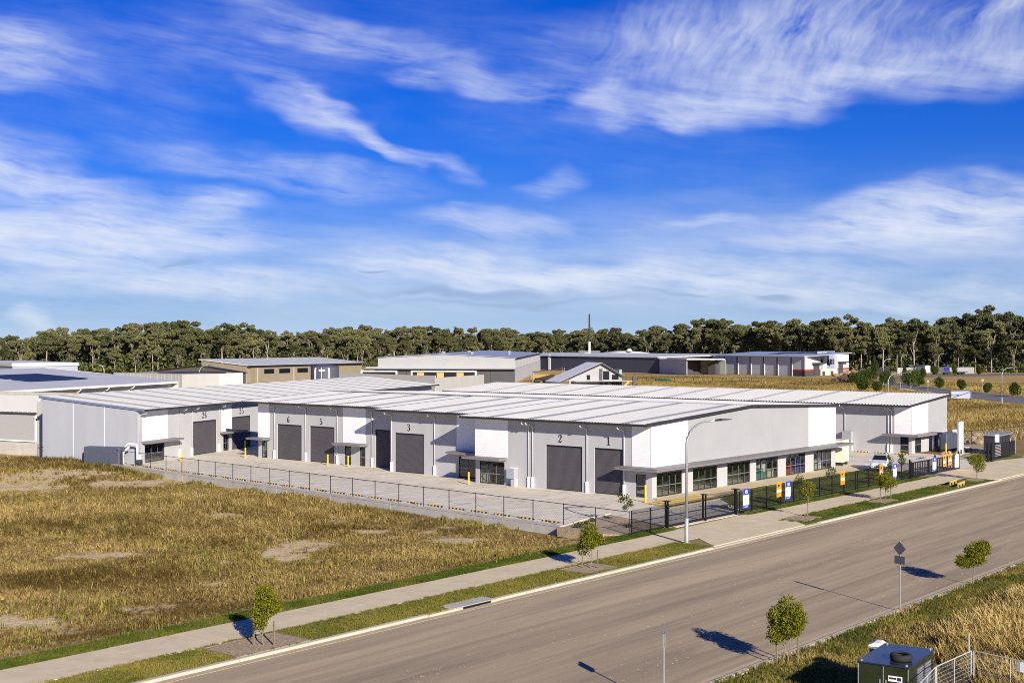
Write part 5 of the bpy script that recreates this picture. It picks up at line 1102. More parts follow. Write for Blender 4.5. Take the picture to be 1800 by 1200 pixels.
M['gablew'] = mat('grey_white_cladding', (.33,.33,.33), .7, .05, .4); M['shut'] = mat('shutter_mesh', (.36,.35,.34), .7, .08, 6, stretch=(4,4,.4)); M['redband'] = mat('red_band', (.50,.022,.015), .5, .05, 2); M['mint'] = mat('mint_container', (.28,.52,.45), .6, .06, 1); M['cement'] = mat('cement_board', (.30,.30,.29), .8, .05, 1)
def grid_windows(parent, xs, y, z0, z1, w, mt='blackglass', out=-.04):
    for a in xs:
        f = MB().box(a,a+w,y+out,y-.002,z0,z1).build('window', M['dark'], parent); MB().box(a+.12,a+w-.12,y+out-.015,y+out-.002,z0+.12,z1-.12).build('pane', M[mt], f)
# ---- grey and white gable warehouse, centre
cn = G(905,673); cr = G(950,651); dv = (cr-cn); Ld = dv.length; dv.normalize(); lf = Vector((-dv.y, dv.x, 0)); WL = 46.0
W4, L4 = root_lr(cn+lf*WL, cn, 'warehouse', 'large white and charcoal gable warehouse in the middle distance', 'warehouse')
hs_, hp = 8.1, 9.3; Dp = Ld; ds = 4.3
MB().box(0,WL,0,.3,0,ds).build('lower_wall', M['dgrey'], W4)
MB().add([(.8,1.6,ds),(WL,1.6,ds),(WL,1.6,hs_),(WL*.49,1.6,hp),(.8,1.6,hs_),(.8,1.9,ds),(WL,1.9,ds),(WL,1.9,hs_),(WL*.49,1.9,hp),(.8,1.9,hs_)], [(0,1,2,3,4),(9,8,7,6,5),(0,5,6,1),(1,6,7,2),(2,7,8,3),(3,8,9,4),(4,9,5,0)]).build('gable_wall', M['gablew'], W4)
MB().hexa([(-3,-1.2,ds+.15),(WL+.3,-1.2,ds+.15),(WL+.3,1.6,ds+.75),(-3,1.6,ds+.75),(-3,-1.2,ds+.35),(WL+.3,-1.2,ds+.35),(WL+.3,1.6,ds+.95),(-3,1.6,ds+.95)]).build('awning_roof', M['froof'], W4)
MB().box(-3,WL+.3,-1.3,-1.2,ds+.02,ds+.3).build('gutter', M['dark'], W4)
MB().box(WL-.3,WL,.3,Dp,0,4.6).build('lower_side_wall', M['offwhite'], W4)
for i in range(9): MB().box(WL-.3,WL+.02,2+i*(Dp-4)/9,2+(i+1)*(Dp-4)/9-.5,4.7,hs_).build('side_panel', M['fwhite'], W4)
MB().hexa([(.3,1.2,hs_),(WL*.49,1.2,hp),(WL*.49,Dp,hp),(.3,Dp,hs_),(.3,1.2,hs_+.15),(WL*.49,1.2,hp+.15),(WL*.49,Dp,hp+.15),(.3,Dp,hs_+.15)]).hexa([(WL*.49,1.2,hp),(WL+.4,1.2,hs_),(WL+.4,Dp,hs_),(WL*.49,Dp,hp),(WL*.49,1.2,hp+.15),(WL+.4,1.2,hs_+.15),(WL+.4,Dp,hs_+.15),(WL*.49,Dp,hp+.15)]).build('roof', M['broof'], W4)
MB().box(WL+.4,WL+.6,1.2,Dp,hs_-.3,hs_+.1).build('gutter', M['dark'], W4)
for a, b in ((12.5,33.0),(-4,7.0)):
    MB().box(a,b,-.25,-.02,0,3.5).build('opening', M['black'], W4); f = MB().box(a-.5,a,-.4,0,0,3.6).box(b,b+.5,-.4,0,0,3.6).box(a-.5,b+.5,-.4,0,3.602,4.1).build('portal_frame', M['bwhite'], W4)
for a in (14,20.5,27): MB().box(a,a+2.3,-.32,-.255,1.5,3.3).build('stored_pallet', M['timber'], W4)
for a in (10.5,38.0): MB().box(a-.05,a+.05,-.03,-.001,0,ds).build('joint_strip', M['black'], W4)
for a, b in ((19,30),(24,70),(30,20),(40,60)): MB().lathe((a,b,hs_+.4), [(.5,0),(.5,.8),(.8,1.0),(.8,1.4),(.3,1.6)], 10).build('roof_vent', M['silver'], W4)
# ---- pale precast boundary wall in front of it (two wings)
pw, L5 = root_lr(G(577,655,4.6), G(765,660,4.6), 'boundary_wall', 'pale precast boundary wall, long left wing with light panels', 'wall')
for i in range(10): MB().box(i*L5/10+.03,(i+1)*L5/10-.03,0,.25,0,4.6).build('wall_panel', M['pale'], pw)
pw2, L6 = root_lr(G(766,664,4.5), G(851,658,4.5), 'boundary_wall', 'pale precast boundary wall, short right wing before the charcoal warehouse', 'wall')
for i in range(7): MB().box(i*L6/7+.03,(i+1)*L6/7-.03,0,.25,0,4.5).build('wall_panel', M['pale'], pw2)
# ---- taupe warehouse
a0, a1, a2 = G(277,652,4.2), G(338,661,4.6), G(432,668)
bw, Lb = root_lr(G(433,672), G(636,663.2), 'warehouse', 'taupe brown warehouse with pale roof and strip windows', 'warehouse')
bh = 5.8
MB().box(0,Lb,0,.3,0,bh-.35).build('front_wall', M['brown'], bw)
MB().hexa([(0,.3,0),(.3,.3,0),(.3,19,0),(0,19,0),(0,.3,bh-.42),(.3,.3,bh-.42),(.3,19,bh+1.1),(0,19,bh+1.1)]).build('end_wall', M['brown'], bw)
MB().hexa([(-.5,-1.2,bh-.35),(Lb+.8,-1.2,bh-.35),(Lb+.8,20,bh+1.5),(-.5,20,bh+1.5),(-.5,-1.2,bh-.1),(Lb+.8,-1.2,bh-.1),(Lb+.8,20,bh+1.75),(-.5,20,bh+1.75)]).build('roof', M['froof'], bw)
for i in range(7): MB().hexa([(3+i*Lb/7,-1,bh-.09),(4.3+i*Lb/7,-1,bh-.09),(4.3+i*Lb/7,19.5,bh+1.68),(3+i*Lb/7,19.5,bh+1.68),(3+i*Lb/7,-1,bh-.02),(4.3+i*Lb/7,-1,bh-.02),(4.3+i*Lb/7,19.5,bh+1.78),(3+i*Lb/7,19.5,bh+1.78)]).build('skylight', M['roof_light'], bw)
MB().box(-.5,Lb+.8,-1.35,-1.2,bh-.55,bh-.2).build('gutter', M['dark'], bw)
MB().box(Lb*.03,Lb*.5,-2.0,-.002,0,bh-1.0).build('office_bay', M['brown'], bw)
for fa, fb in ((.10,.18),(.22,.31),(.37,.46)): grid_windows(bw, (Lb*fa,), -2.0, 2.7, 4.3, Lb*(fb-fa))
for fa in (.05,.34): MB().box(Lb*fa,Lb*fa+.15,-2.05,-2.002,0,bh-1.1).build('downpipe', M['bwhite'], bw)
bw2, L7 = root_lr(G(277,655,4.0), G(432,664,4.0), 'warehouse', 'taupe brown end block with dark sloping parapet at left', 'warehouse')
MB().add([(0,0,0),(L7,0,0),(L7,0,5.2),(L7*.55,0,6.6),(L7*.4,0,6.2),(0,0,4.6),(0,.4,0),(L7,.4,0),(L7,.4,5.2),(L7*.55,.4,6.6),(L7*.4,.4,6.2),(0,.4,4.6)], [(0,1,2,3,4,5),(11,10,9,8,7,6)]+[(i,(i+1)%6,6+(i+1)%6,6+i) for i in range(6)]).build('wall', M['brown'], bw2)
for (xa,za),(xb,zb) in (((0,4.6),(L7*.4,6.2)),((L7*.4,6.2),(L7*.55,6.6)),((L7*.55,6.6),(L7,5.2))): MB().hexa([(xa,-.15,za),(xb,-.15,zb),(xb,.5,zb),(xa,.5,za),(xa,-.15,za+.25),(xb,-.15,zb+.25),(xb,.5,zb+.25),(xa,.5,za+.25)]).build('parapet_cap', M['dark'], bw2)
# ---- slate water tank
p = atd(571,330); t = thing('water_tank', (p.x,p.y,0), 0, 'large round slate blue water tank with white pipes beside the taupe warehouse', 'water tank')
MB().lathe((0,0,0), [(3.55,0),(3.55,7.1),(3.6,7.2),(1.2,7.75),(0,7.8)], 36).build('tank_shell', M['tank'], t, smooth=False)
MB().box(-.01,.01,-.01,.01,7.8,8.4).build('vent', M['silver'], t)
v = Vector((-RV[0],-RV[1])); f_ = Vector((-FV[0],-FV[1]))
def around(s, r): q = f_*math.cos(s)+Vector((RV[0],RV[1]))*math.sin(s); return q*r
for s, r in ((-.55,.2),(.42,.16),(-.1,.08)):
    q = around(s, 3.75); MB().tube([(q.x,q.y,0),(q.x,q.y,6.4),(q.x*.95,q.y*.95,6.9)], r, 8).build('pipe', M['bwhite'], t, smooth=True)
q0 = around(-.28,3.62); q1 = around(.12,3.62); MB().add([(q0.x,q0.y,6.1),(q1.x,q1.y,6.1),(q1.x,q1.y,6.5),(q0.x,q0.y,6.5)], [(0,1,2,3)]).build('label', M['bwhite'], t)
q = around(-.75,4.4)
for i in range(5): MB().tube([(q.x+i*.5*RV[0],q.y+i*.5*RV[1],0),(q.x+i*.5*RV[0],q.y+i*.5*RV[1],2.2)], .06, 5).build('guard_rail', M['silver'], t)
p0, p1 = G(637,656,2.6), G(660,656,2.6); t, l_ = root_lr(p0, p1, 'shipping_container', 'mint green shipping container in front of dry grass', 'container'); MB().box(0,l_,0,2.4,0,2.6).build('body', M['mint'], t)
for i in range(10): MB().box(.3+i*l_/10.5,.55+i*l_/10.5,-.05,-.002,.2,2.5).build('rib', M['mint'], t)
# ---- white warehouse with solar roof at left
e0, e1 = G(40,686.5,5.6), G(312,671,5.6)
wl_, Lw = root_lr(e0, e1, 'warehouse', 'white warehouse with solar panels on its pale roof at left', 'warehouse')
MB().box(0,Lw,1.2,1.5,0,5.5).build('front_wall', M['fwhite'], wl_)
def lz(yy): return 5.6+yy*.09
MB().hexa([(-40,-.0,lz(0)-.05),(Lw,0,lz(0)-.05),(Lw,30,lz(30)-.3),(-40,30,lz(30)-.3),(-40,0,lz(0)+.15),(Lw,0,lz(0)+.15),(Lw,30,lz(30)-.1),(-40,30,lz(30)-.1)]).build('roof', M['broof2'] if 'broof2' in M else M['froof'], wl_)
MB().hexa([(Lw,0,3),(Lw+.3,0,3),(Lw+.3,30,3),(Lw,30,3),(Lw,0,lz(0)+.1),(Lw+.3,0,lz(0)+.1),(Lw+.3,30,lz(30)),(Lw,30,lz(30))]).build('end_wall', M['fwhite'], wl_)
MB().box(-40,Lw,-.15,0,5.35,5.62).build('gutter', M['bwhite'], wl_)
for i in range(4): MB().hexa([(Lw*.30+i*4.3,9,lz(9)+.2),(Lw*.30+4.1+i*4.3,9,lz(9)+.2),(Lw*.30+4.1+i*4.3,20,lz(20)-.0),(Lw*.30+i*4.3,20,lz(20)-.0),(Lw*.30+i*4.3,9,lz(9)+.3),(Lw*.30+4.1+i*4.3,9,lz(9)+.3),(Lw*.30+4.1+i*4.3,20,lz(20)+.1),(Lw*.30+i*4.3,20,lz(20)+.1)]).build('solar_panel', M['solar'], wl_)
MB().hexa([(-28,5,lz(5)+.2),(-17,5,lz(5)+.2),(-17,10,lz(10)+.2),(-28,10,lz(10)+.2),(-28,5,lz(5)+.3),(-17,5,lz(5)+.3),(-17,10,lz(10)+.3),(-28,10,lz(10)+.3)]).build('solar_panel', M['solar'], wl_)
MB().hexa([(-40,13,lz(13)+.04),(Lw,13,lz(13)+.04),(Lw,13.4,lz(13.4)+.04),(-40,13.4,lz(13.4)+.04),(-40,13,lz(13)+.14),(Lw,13,lz(13)+.14),(Lw,13.4,lz(13.4)+.14),(-40,13.4,lz(13.4)+.14)]).build('roof_step', M['broof'], wl_)
for a, b in ((.13,.30),(.36,.50),(.52,.65),(.87,.97)): MB().box(Lw*a,Lw*b,1.1,1.195,0,4.6).build('roller_door', M['broof'], wl_); 
for a in (.705,.76,.80,.855):
    MB().box(Lw*a,Lw*a+1.7,-.4,.6,4.0,4.25).build('canopy', M['dark'], wl_); f = MB().box(Lw*a,Lw*a+1.5,1.1,1.195,1.9,3.9).build('window', M['blackglass'], wl_)
for a in (.05,.33,.51,.68): MB().tube([(Lw*a,-.1,5.3),(Lw*a,.3,4.9),(Lw*a,1.1,4.7),(Lw*a,1.1,0)], .09, 6).build('downpipe', M['bwhite'], wl_)
t, l_ = root_lr(G(322,658,6.2), G(427,655,6.2), 'warehouse', 'plain white parapet wall building left of the taupe warehouse', 'warehouse'); MB().box(0,l_,0,14,0,6.2).build('wall', M['fwhite'], t); MB().box(-.1,l_*.7,-.1,8,6.2,6.6).build('parapet_cap', M['dark'], t); MB().box(2,9,-.12,-.002,0,3.6).build('roller_door', M['broof'], t)
t, l_ = root_lr(G(200,655,6.4), G(320,658,6.4), 'warehouse', 'pale ribbed metal wall behind the solar roof', 'warehouse'); MB().box(0,l_,0,10,0,6.4).build('wall', M['pale'], t)
for i in range(20): MB().box(i*l_/20,i*l_/20+.12,-.06,-.002,0,6.4).build('rib', M['pale'], t)
t, l_ = root_lr(G(-60,636,7.2), G(22,640,7.2), 'warehouse', 'grey block with white parapet at the far left edge', 'warehouse'); MB().box(0,l_,0,18,0,6.6).build('wall', M['broof'], t); MB().box(-.3,l_+.3,-.3,18.3,6.602,7.5).build('parapet', M['fwhite'], t)
# ---- nearer white factory at left edge, shutters and gutter
fr_ = G(68,800.5); fl_ = fr_+(G(0,797)-fr_)*4
t, Lf = root_lr(fl_, fr_, 'factory', 'white concrete factory with grey shutters at the left edge beside the angled warehouse', 'factory')
MB().box(0,Lf,0,.3,-.6,4.95).build('lower_wall', M['conc_wall'], t); MB().box(0,Lf,.02,.28,4.952,7.1).build('upper_wall', M['fwhite'], t); MB().box(0,Lf+6,.0,.35,7.102,7.5).build('parapet', M['conc_wall'], t)
MB().box(Lf+.002,Lf+1.05,-.25,.2,-.6,6.4).build('pier_panel', M['pale'], t); MB().box(Lf+1.06,Lf+6,.05,.3,-.6,7.1).build('rear_panel', M['fwhite'], t)
MB().box(0,Lf-.45,-.12,-.002,1.75,4.75).build('shutter', M['shut'], t); MB().box(0,Lf-.3,-.2,-.0,1.6,1.748).box(Lf-.44,Lf-.3,-.2,0,1.75,4.78).build('shutter_frame', M['bwhite'], t); MB().tube([(0,-.2,4.98),(Lf-.25,-.2,4.98)], .14, 8).build('shutter_roll', M['dgrey'], t)
for i in range(14): MB().lathe((Lf-.9-i*.72,-.2,5.12), [(.07,0),(.06,.06),(0,.08)], 8).build('fixing', M['bwhite'], t)
gt_ = thing('wire_gate', (81.2,134.9,0), A3+rad(180), 'thin black wire gate between the factory and the angled warehouse', 'gate'); MB().tube([(0.1,0,-.3),(0.1,0,6.2)], .06, 6).build('tall_post', M['black'], gt_); MB().tube([(1.6,0,-.3),(1.6,0,2.0)], .04, 6).build('post', M['black'], gt_); MB().tube([(.1,0,1.6),(1.6,0,1.6)], .025, 6).tube([(.1,0,.9),(1.6,0,1.6)], .025, 6).build('rail', M['black'], gt_)
# ---- long dark shed and its annexes
dl, Lx = root_lr(G(860,647), G(1158,656), 'long_shed', 'long dark blue grey shed with white roof edge behind the small house', 'shed')
n = 34
for i in range(n): MB().box(i*Lx/n+.05,(i+1)*Lx/n-.05,0,.4,0,6.6 if i != 20 else 6.6).build('cladding_sheet', M['dblue'], dl)
MB().hexa([(0,-.6,6.602),(Lx,-.6,6.602),(Lx,50,7.4),(0,50,7.4),(0,-.6,7.0),(Lx,-.6,7.0),(Lx,50,7.8),(0,50,7.8)]).build('roof', M['froof'], dl)
a_ = Lx*.39; MB().box(a_,a_+1.6,-.3,-.002,0,7.4).build('white_column', M['bwhite'], dl)
ds_, Ly = root_lr(G(1040,644), G(1172,644), 'dome_shed', 'low arched cream roof behind the long dark shed', 'shed')
prof = [(Ly*i/16, 5.0+3.2*math.sin(math.pi*i/16)**.8) for i in range(17)]
MB().add([(a,0,b) for a,b in prof]+[(a,40,b) for a,b in prof]+[(Ly,0,0),(0,0,0)], [(i,i+1,18+i,17+i) for i in range(16)]+[tuple(range(17))+(34,35)]).build('roof', M['cream2'] if 'cream2' in M else M['offwhite'], ds_)
MB().lathe((Ly*.5,0,8.1), [(1.6,0),(1.6,.8),(.8,1.5),(0,1.7)], 12).build('vent', M['offwhite'], ds_)
an, Lz = root_lr(G(1159,656), G(1207,659), 'annexe', 'pale ribbed annexe at the right end of the long dark shed', 'shed')
for i in range(9): MB().box(i*Lz/9+.04,(i+1)*Lz/9-.04,0,.3,0,6.0).build('cladding_sheet', M['offwhite'], an)
MB().box(-1,Lz+1.5,-.6,16,6.1,6.5).build('roof', M['froof'], an)
ob, Lo = root_lr(G(1207,658), G(1252,659), 'open_bay', 'shaded open bay between the pale annexe and the red banded warehouse', 'shed')
MB().box(0,Lo,9,9.3,0,6).build('back_wall', M['cement'], ob); MB().box(Lo*.5,Lo*.78,6,8.9,0,4.8).build('dark_doorway', M['dgrey'], ob); MB().box(0,.3,0,9,0,6).build('side_wall', M['dgrey'], ob); MB().box(1.6,Lo-.5,-.5,9.5,6.0,6.3).build('roof', M['froof'], ob)
# ---- red banded warehouse
rl, rr = G(1252,656), G(1416,661.5)
rb, Lr = root_lr(rl, rr, 'warehouse', 'pale grey warehouse with red band and solar roof at right', 'warehouse'); hr = 7.3
bays = 7
for i in range(bays):
    a, b = i*Lr/bays, (i+1)*Lr/bays
    MB().box(a+.25,b-.25,.1,.4,2.6 if i == bays-1 else 0,hr).build('wall_bay', M['fwhite'], rb); MB().box(a-.22,a+.22,-.15,.42,0,hr+.1).build('column', M['dgrey'], rb); MB().box(a+.5,a+.75,-.1,.098,0,hr).build('downpipe', M['bwhite'], rb)
a = (bays-1)*Lr/bays; MB().box(a+.25,Lr,.05,.4,0,2.0).build('dado', M['dgrey'], rb); MB().box(a+.25,Lr,.03,.41,2.0,2.6).build('red_band', M['redband'], rb)
MB().hexa([(-.4,-1.0,hr+.1),(Lr+.3,-1.0,hr+.1),(Lr+.3,24,hr+1.6),(-.4,24,hr+1.6),(-.4,-1,hr+.4),(Lr+.3,-1,hr+.4),(Lr+.3,24,hr+1.9),(-.4,24,hr+1.9)]).build('roof', M['broof'], rb)
for i in range(3): MB().hexa([(Lr*.42+i*8,10+i*3,hr+1.0+i*.16),(Lr*.42+7.5+i*8,10+i*3,hr+1.0+i*.16),(Lr*.42+7.5+i*8,18+i*3,hr+1.45+i*.16),(Lr*.42+i*8,18+i*3,hr+1.45+i*.16),(Lr*.42+i*8,10+i*3,hr+1.2+i*.16),(Lr*.42+7.5+i*8,10+i*3,hr+1.2+i*.16),(Lr*.42+7.5+i*8,18+i*3,hr+1.65+i*.16),(Lr*.42+i*8,18+i*3,hr+1.65+i*.16)]).build('solar_panel', M['solar'], rb)
# office front of the same property (faces the far street)
of, L9 = root_lr(rr, G(1492,657), 'office', 'white and grey office front with red bands and dark doors beside the red banded warehouse', 'office')
def seg(a, b): return L9*a, L9*b
x0_, x1_ = seg(0,.33); MB().box(x0_,x1_,0,.4,2.6,8.0).build('white_wall', M['fwhite'], of); MB().box(x0_,x1_,-.02,.4,2.0,2.6).build('red_band', M['redband'], of); MB().box(x0_,x1_,0,.4,0,2.0).build('dado', M['dgrey'], of)
MB().box(L9*.17,L9*.28,-.5,-.03,0,4.6).build('door', M['dgrey'], of); MB().box(L9*.14,L9*.32,-1.5,-.02,4.6,5.2).build('door_canopy', M['dgrey'], of)
x0_, x1_ = seg(.33,.72); MB().box(x0_,x1_,1.0,1.4,2.6,9.6).build('grey_wall', M['cement2'] if 'cement2' in M else M['broof'], of); MB().box(L9*.45,L9*.49,.2,1.0,0,9.2).build('white_fin', M['bwhite'], of); MB().box(x0_,x1_,0,.4,0,2.6).build('low_white_wall', M['fwhite'], of)
for a, b in ((.35,.44),(.50,.57),(.60,.64),(.66,.70)): f = MB().box(L9*a,L9*b,.9,.998,4.2,6.4).build('window', M['blackglass'], of)
for a in (.37,.56): MB().box(L9*a,L9*a+2.4,-.3,-.002,0,1.6).build('air_unit', M['dgrey'], of)
x0_, x1_ = seg(.72,1.0); MB().box(x0_,x1_,0,8,2.6,8.2).build('white_wall', M['fwhite'], of); MB().box(x0_,x1_,-.02,8,2.0,2.6).build('red_band', M['redband'], of); MB().box(x0_,x1_,0,8,0,2.0).build('dado', M['cement'], of); MB().box(L9*.745,L9*.83,-.5,-.03,0,4.4).build('door', M['dgrey'], of); MB().box(L9*.73,L9*.92,-1.5,-.02,4.8,5.3).build('door_canopy', M['dgrey'], of)
# ---- small house with gable roof under construction
M['hroof'] = mat('pale_house_roof', (.66,.66,.66), .6, .05, .5)
hl, hr_ = atd(985,345), atd(1105,352)
hs2, Lh = root_lr(hl, hr_, 'house', 'small white gable building with veranda roof in front of the long dark shed', 'house')
gx = Lh*.58
MB().add([(2.5,0,0),(Lh*.86,0,0),(Lh*.86,0,4.0),(gx,0,7.5),(2.5,0,3.6),(2.5,.3,0),(Lh*.86,.3,0),(Lh*.86,.3,4.0),(gx,.3,7.5),(2.5,.3,3.6)], [(0,1,2,3,4),(9,8,7,6,5)]+[(i,(i+1)%5,5+(i+1)%5,5+i) for i in range(5)]).build('gable_wall', M['gablew'], hs2)
MB().hexa([(-.8,-.9,2.6),(gx,-.9,7.6),(gx,9,7.6),(-.8,9,2.6),(-.8,-.9,2.85),(gx,-.9,7.9),(gx,9,7.9),(-.8,9,2.85)]).build('roof', M['hroof'], hs2)
MB().hexa([(gx,-.9,7.6),(Lh*.92,-.9,3.9),(Lh*.92,9,3.9),(gx,9,7.6),(gx,-.9,7.9),(Lh*.92,-.9,4.2),(Lh*.92,9,4.2),(gx,9,7.9)]).build('roof', M['hroof'], hs2)
MB().hexa([(-.8,-.98,2.45),(gx,-.98,7.45),(gx,-.91,7.45),(-.8,-.91,2.45),(-.8,-.98,2.8),(gx,-.98,7.85),(gx,-.91,7.85),(-.8,-.91,2.8)]).hexa([(gx,-.98,7.45),(Lh*.92,-.98,3.75),(Lh*.92,-.91,3.75),(gx,-.91,7.45),(gx,-.98,7.85),(Lh*.92,-.98,4.15),(Lh*.92,-.91,4.15),(gx,-.91,7.85)]).build('barge_board', M['dark'], hs2)
for a, b, zt in ((.38,.43,4.6),(.62,.71,5.6),(.75,.85,4.6)):
    f = MB().box(Lh*a,Lh*b,-.06,-.002,3.3,zt).build('window', M['blackglass'], hs2)
MB().box(Lh*.56,Lh*.61,-.1,-.002,0,6.2).build('sign_panel', M['dgrey'], hs2); MB().lathe((Lh*.585,-.13,5.1), [(.35,0),(.35,.02)], 12).build('sign_disc', M['bwhite'], hs2)
MB().box(3.0,Lh*1.02,-3.0,-.15,2.9,3.05).build('veranda_roof', M['silver'], hs2)
for a in (.2,.5,.8,1.0): MB().tube([(Lh*a,-2.9,0),(Lh*a,-2.9,2.9)], .07, 6).build('veranda_post', M['dark'], hs2)
for a in (.57,.64,.74,.79,.84): f = MB().box(Lh*a,Lh*a+.9,-.06,-.002,0,2.5).build('glass_door', M['blackglass'], hs2)
MB().box(Lh*.86,Lh*.9,.0,3,0,6.0).build('chimney_wall', M['cement'], hs2)
MB().box(Lh*.70,Lh*.75,2,4,5.6,6.4).build('roof_unit', M['pgrey'], hs2); MB().box(Lh*.985,Lh*1.02,-3.2,-2.9,0,4.2).build('end_pier', M['dgrey'], hs2)
M['yellowm'] = mat('machinery_yellow', (.62,.36,.03), .5, .1, 2); M['orangem'] = mat('machinery_orange', (.60,.16,.03), .5, .1, 2)
# yellow conveyor and orange crates by the house
p = atd(1092,338); t = thing('loader_arm', (p.x,p.y,0), HEAD-math.pi/2, 'yellow machine arm leaning beside the small gable building', 'machine'); MB().hexa([(-1.2,0,.4),(-.6,0,.4),(2.2,0,3.0),(1.7,0,3.2),(-1.2,.5,.4),(-.6,.5,.4),(2.2,.5,3.0),(1.7,.5,3.2)]).build('arm', M['yellowm'], t); MB().lathe((-1.9,.2,0), [(.9,0),(1.0,.6),(.6,1.2),(0,1.3)], 14).build('drum', M['orangem'], t); MB().box(-.4,.4,0,.6,0,.8).build('base', M['dgrey'], t)
p = atd(1040,336); t = thing('timber_stack', (p.x,p.y,0), HEAD-math.pi/2, 'stack of orange brown sheets in front of the small gable building', 'stack')
for i in range(4): MB().box(-4+.3*i,4.2-.2*i,0,1.6,.05+i*.32,.34+i*.32).build('sheet_pack', M['orangem'], t)
p = atd(1004,338); t = thing('utility_vehicle', (p.x,p.y,0), HEAD-math.pi/2, 'white utility vehicle parked in front of the small gable building', 'vehicle'); MB().box(-3.4,3.4,0,1.8,.45,1.0).build('chassis_body', M['bwhite'], t, bevel=.08); MB().box(-1.6,.8,.15,1.65,1.0,1.75).build('cabin', M['bwhite'], t, bevel=.15); MB().box(-1.4,.6,.1,.14,1.1,1.6).build('window', M['blackglass'], t)
for a in (-2.2,2.2): MB().add([(a+.4*math.cos(.5236*j),-.02,.42+.4*math.sin(.5236*j)) for j in range(12)]+[(a+.4*math.cos(.5236*j),.25,.42+.4*math.sin(.5236*j)) for j in range(12)], [tuple(range(12)),tuple(range(23,11,-1))]+[(j,(j+1)%12,12+(j+1)%12,12+j) for j in range(12)]).build('wheel', M['rubber'], t)
# mast
p = G(1036,647); t = thing('communication_mast', (p.x,p.y,0), HEAD-math.pi/2, 'tall thin dark mast with white lower section above the forest', 'mast'); hm = 13.5+48*(p.xy.length)/FPX*1.0
MB().tube([(0,0,0),(0,0,hm*.49)], .55, 8).build('lower_mast', M['bwhite'], t); MB().tube([(0,0,hm*.49),(0,0,hm)], .5, 8, .4).build('upper_mast', M['dark'], t); MB().box(-5.5,5.5,-.2,.2,8.3,8.6).box(-2.4,.5,-.3,.3,7.6,7.85).build('cross_arm', M['silver'], t)
# mixer truck
def truck(loc, rz_, label, kind):
    t = thing('truck', loc, rz_, label, 'truck')
    MB().box(-5,5,-1.1,1.1,.8,1.2).build('chassis', M['dgrey'], t); MB().box(-5,-2.6,-1.2,1.2,1.202,3.3).build('cab', M['orangem'] if kind == 'mixer' else M['blue'], t, bevel=.2); MB().box(-5.03,-4.9,-1,1,2.2,3.0).build('windscreen', M['blackglass'], t)
    if kind == 'mixer':
        d = MB().lathe((0,0,0), [(.5,0),(1.2,.6),(1.55,2.2),(1.3,4.0),(.7,5.6),(.65,6.0)], 18).build('mixer_drum', M['bwhite'], t, smooth=True); d.matrix_local = Matrix.Translation((-2.3,0,2.1)) @ Matrix.Rotation(rad(74), 4, 'Y')
        MB().hexa([(3.4,-.5,2.2),(4.6,-.5,1.6),(4.6,.5,1.6),(3.4,.5,2.2),(3.4,-.5,3.6),(4.6,-.5,3.2),(4.6,.5,3.2),(3.4,.5,3.6)]).build('chute', M['orangem'], t)
    else: MB().add([(-2.2,-1.25,1.21),(5,-1.25,1.21),(5.4,-1.25,2.9),(-2.4,-1.25,2.9),(-2.2,1.25,1.21),(5,1.25,1.21),(5.4,1.25,2.9),(-2.4,1.25,2.9)], [(0,1,2,3),(7,6,5,4),(0,4,5,1),(1,5,6,2),(2,6,7,3),(3,7,4,0)]).build('tipper_body', M['cement'], t)
    for a in (-3.9,1.8,3.3):
        for s in (-1,1):
            MB().add([(a+.55*math.cos(.5236*j),s*.9,.55+.55*math.sin(.5236*j)) for j in range(12)]+[(a+.55*math.cos(.5236*j),s*1.25,.55+.55*math.sin(.5236*j)) for j in range(12)], [tuple(range(12)),tuple(range(23,11,-1))]+[(j,(j+1)%12,12+(j+1)%12,12+j) for j in range(12)]).build('wheel', M['rubber'], t)
    return t
p = G(978,647); truck((p.x,p.y,0), HEAD+math.pi/2+rad(20), 'orange and white concrete mixer truck beside the dark shed', 'mixer')
p = G(961,648); truck((p.x,p.y,0), HEAD+math.pi/2, 'orange truck standing left of the mixer truck', 'tipper2')
p = G(1678,658); truck((p.x,p.y,0), HEAD+math.pi/2+math.pi, 'grey tipper truck with blue cab in the far street', 'tipper')
p = G(1655,658); t = thing('trailer', (p.x,p.y,0), HEAD-math.pi/2, 'grey tipper trailer behind the blue truck', 'trailer'); MB().box(-4,4,-1.2,1.2,1.3,3.0).build('body', M['dgrey'], t); MB().box(-4,4,-1,1,.9,1.298).build('chassis', M['dgrey'], t)
for a in (-2.8,2.6): MB().tube([(a,-1.3,.6),(a,1.3,.6)], .6, 12).build('wheel', M['rubber'], t)
# shade sail / vehicles area by centre warehouse
for i, (u_, d_, lb) in enumerate(((944,432,'dark parked vehicle nearest the charcoal warehouse'),(962,428,'dark blue parked vehicle in the yard beside the charcoal warehouse'),(972,430,'dark red parked vehicle left of the small gable building'))):
    p = atd(u_, d_); t = thing('parked_car', (p.x,p.y,0), HEAD+rad(20*i), lb, 'car', 'cars in the yard'); cm = [M['dgrey'],M['tank'],M['redband']][i]
    MB().box(-2.2,2.2,-.9,.9,.35,.95).build('body', cm, t, bevel=.15); MB().hexa([(-1.5,-.8,.95),(1.3,-.8,.95),(1.3,.8,.95),(-1.5,.8,.95),(-.9,-.65,1.45),(.8,-.65,1.45),(.8,.65,1.45),(-.9,.65,1.45)]).build('cabin', M['blackglass'], t)
    for a in (-1.4,1.4): MB().tube([(a,-.95,.34),(a,.95,.34)], .34, 12).build('wheel', M['rubber'], t)
p = atd(958,440); t = thing('shade_sail', (p.x,p.y,0), HEAD-math.pi/2, 'dark green shade sail over the yard beside the charcoal warehouse', 'shade sail')
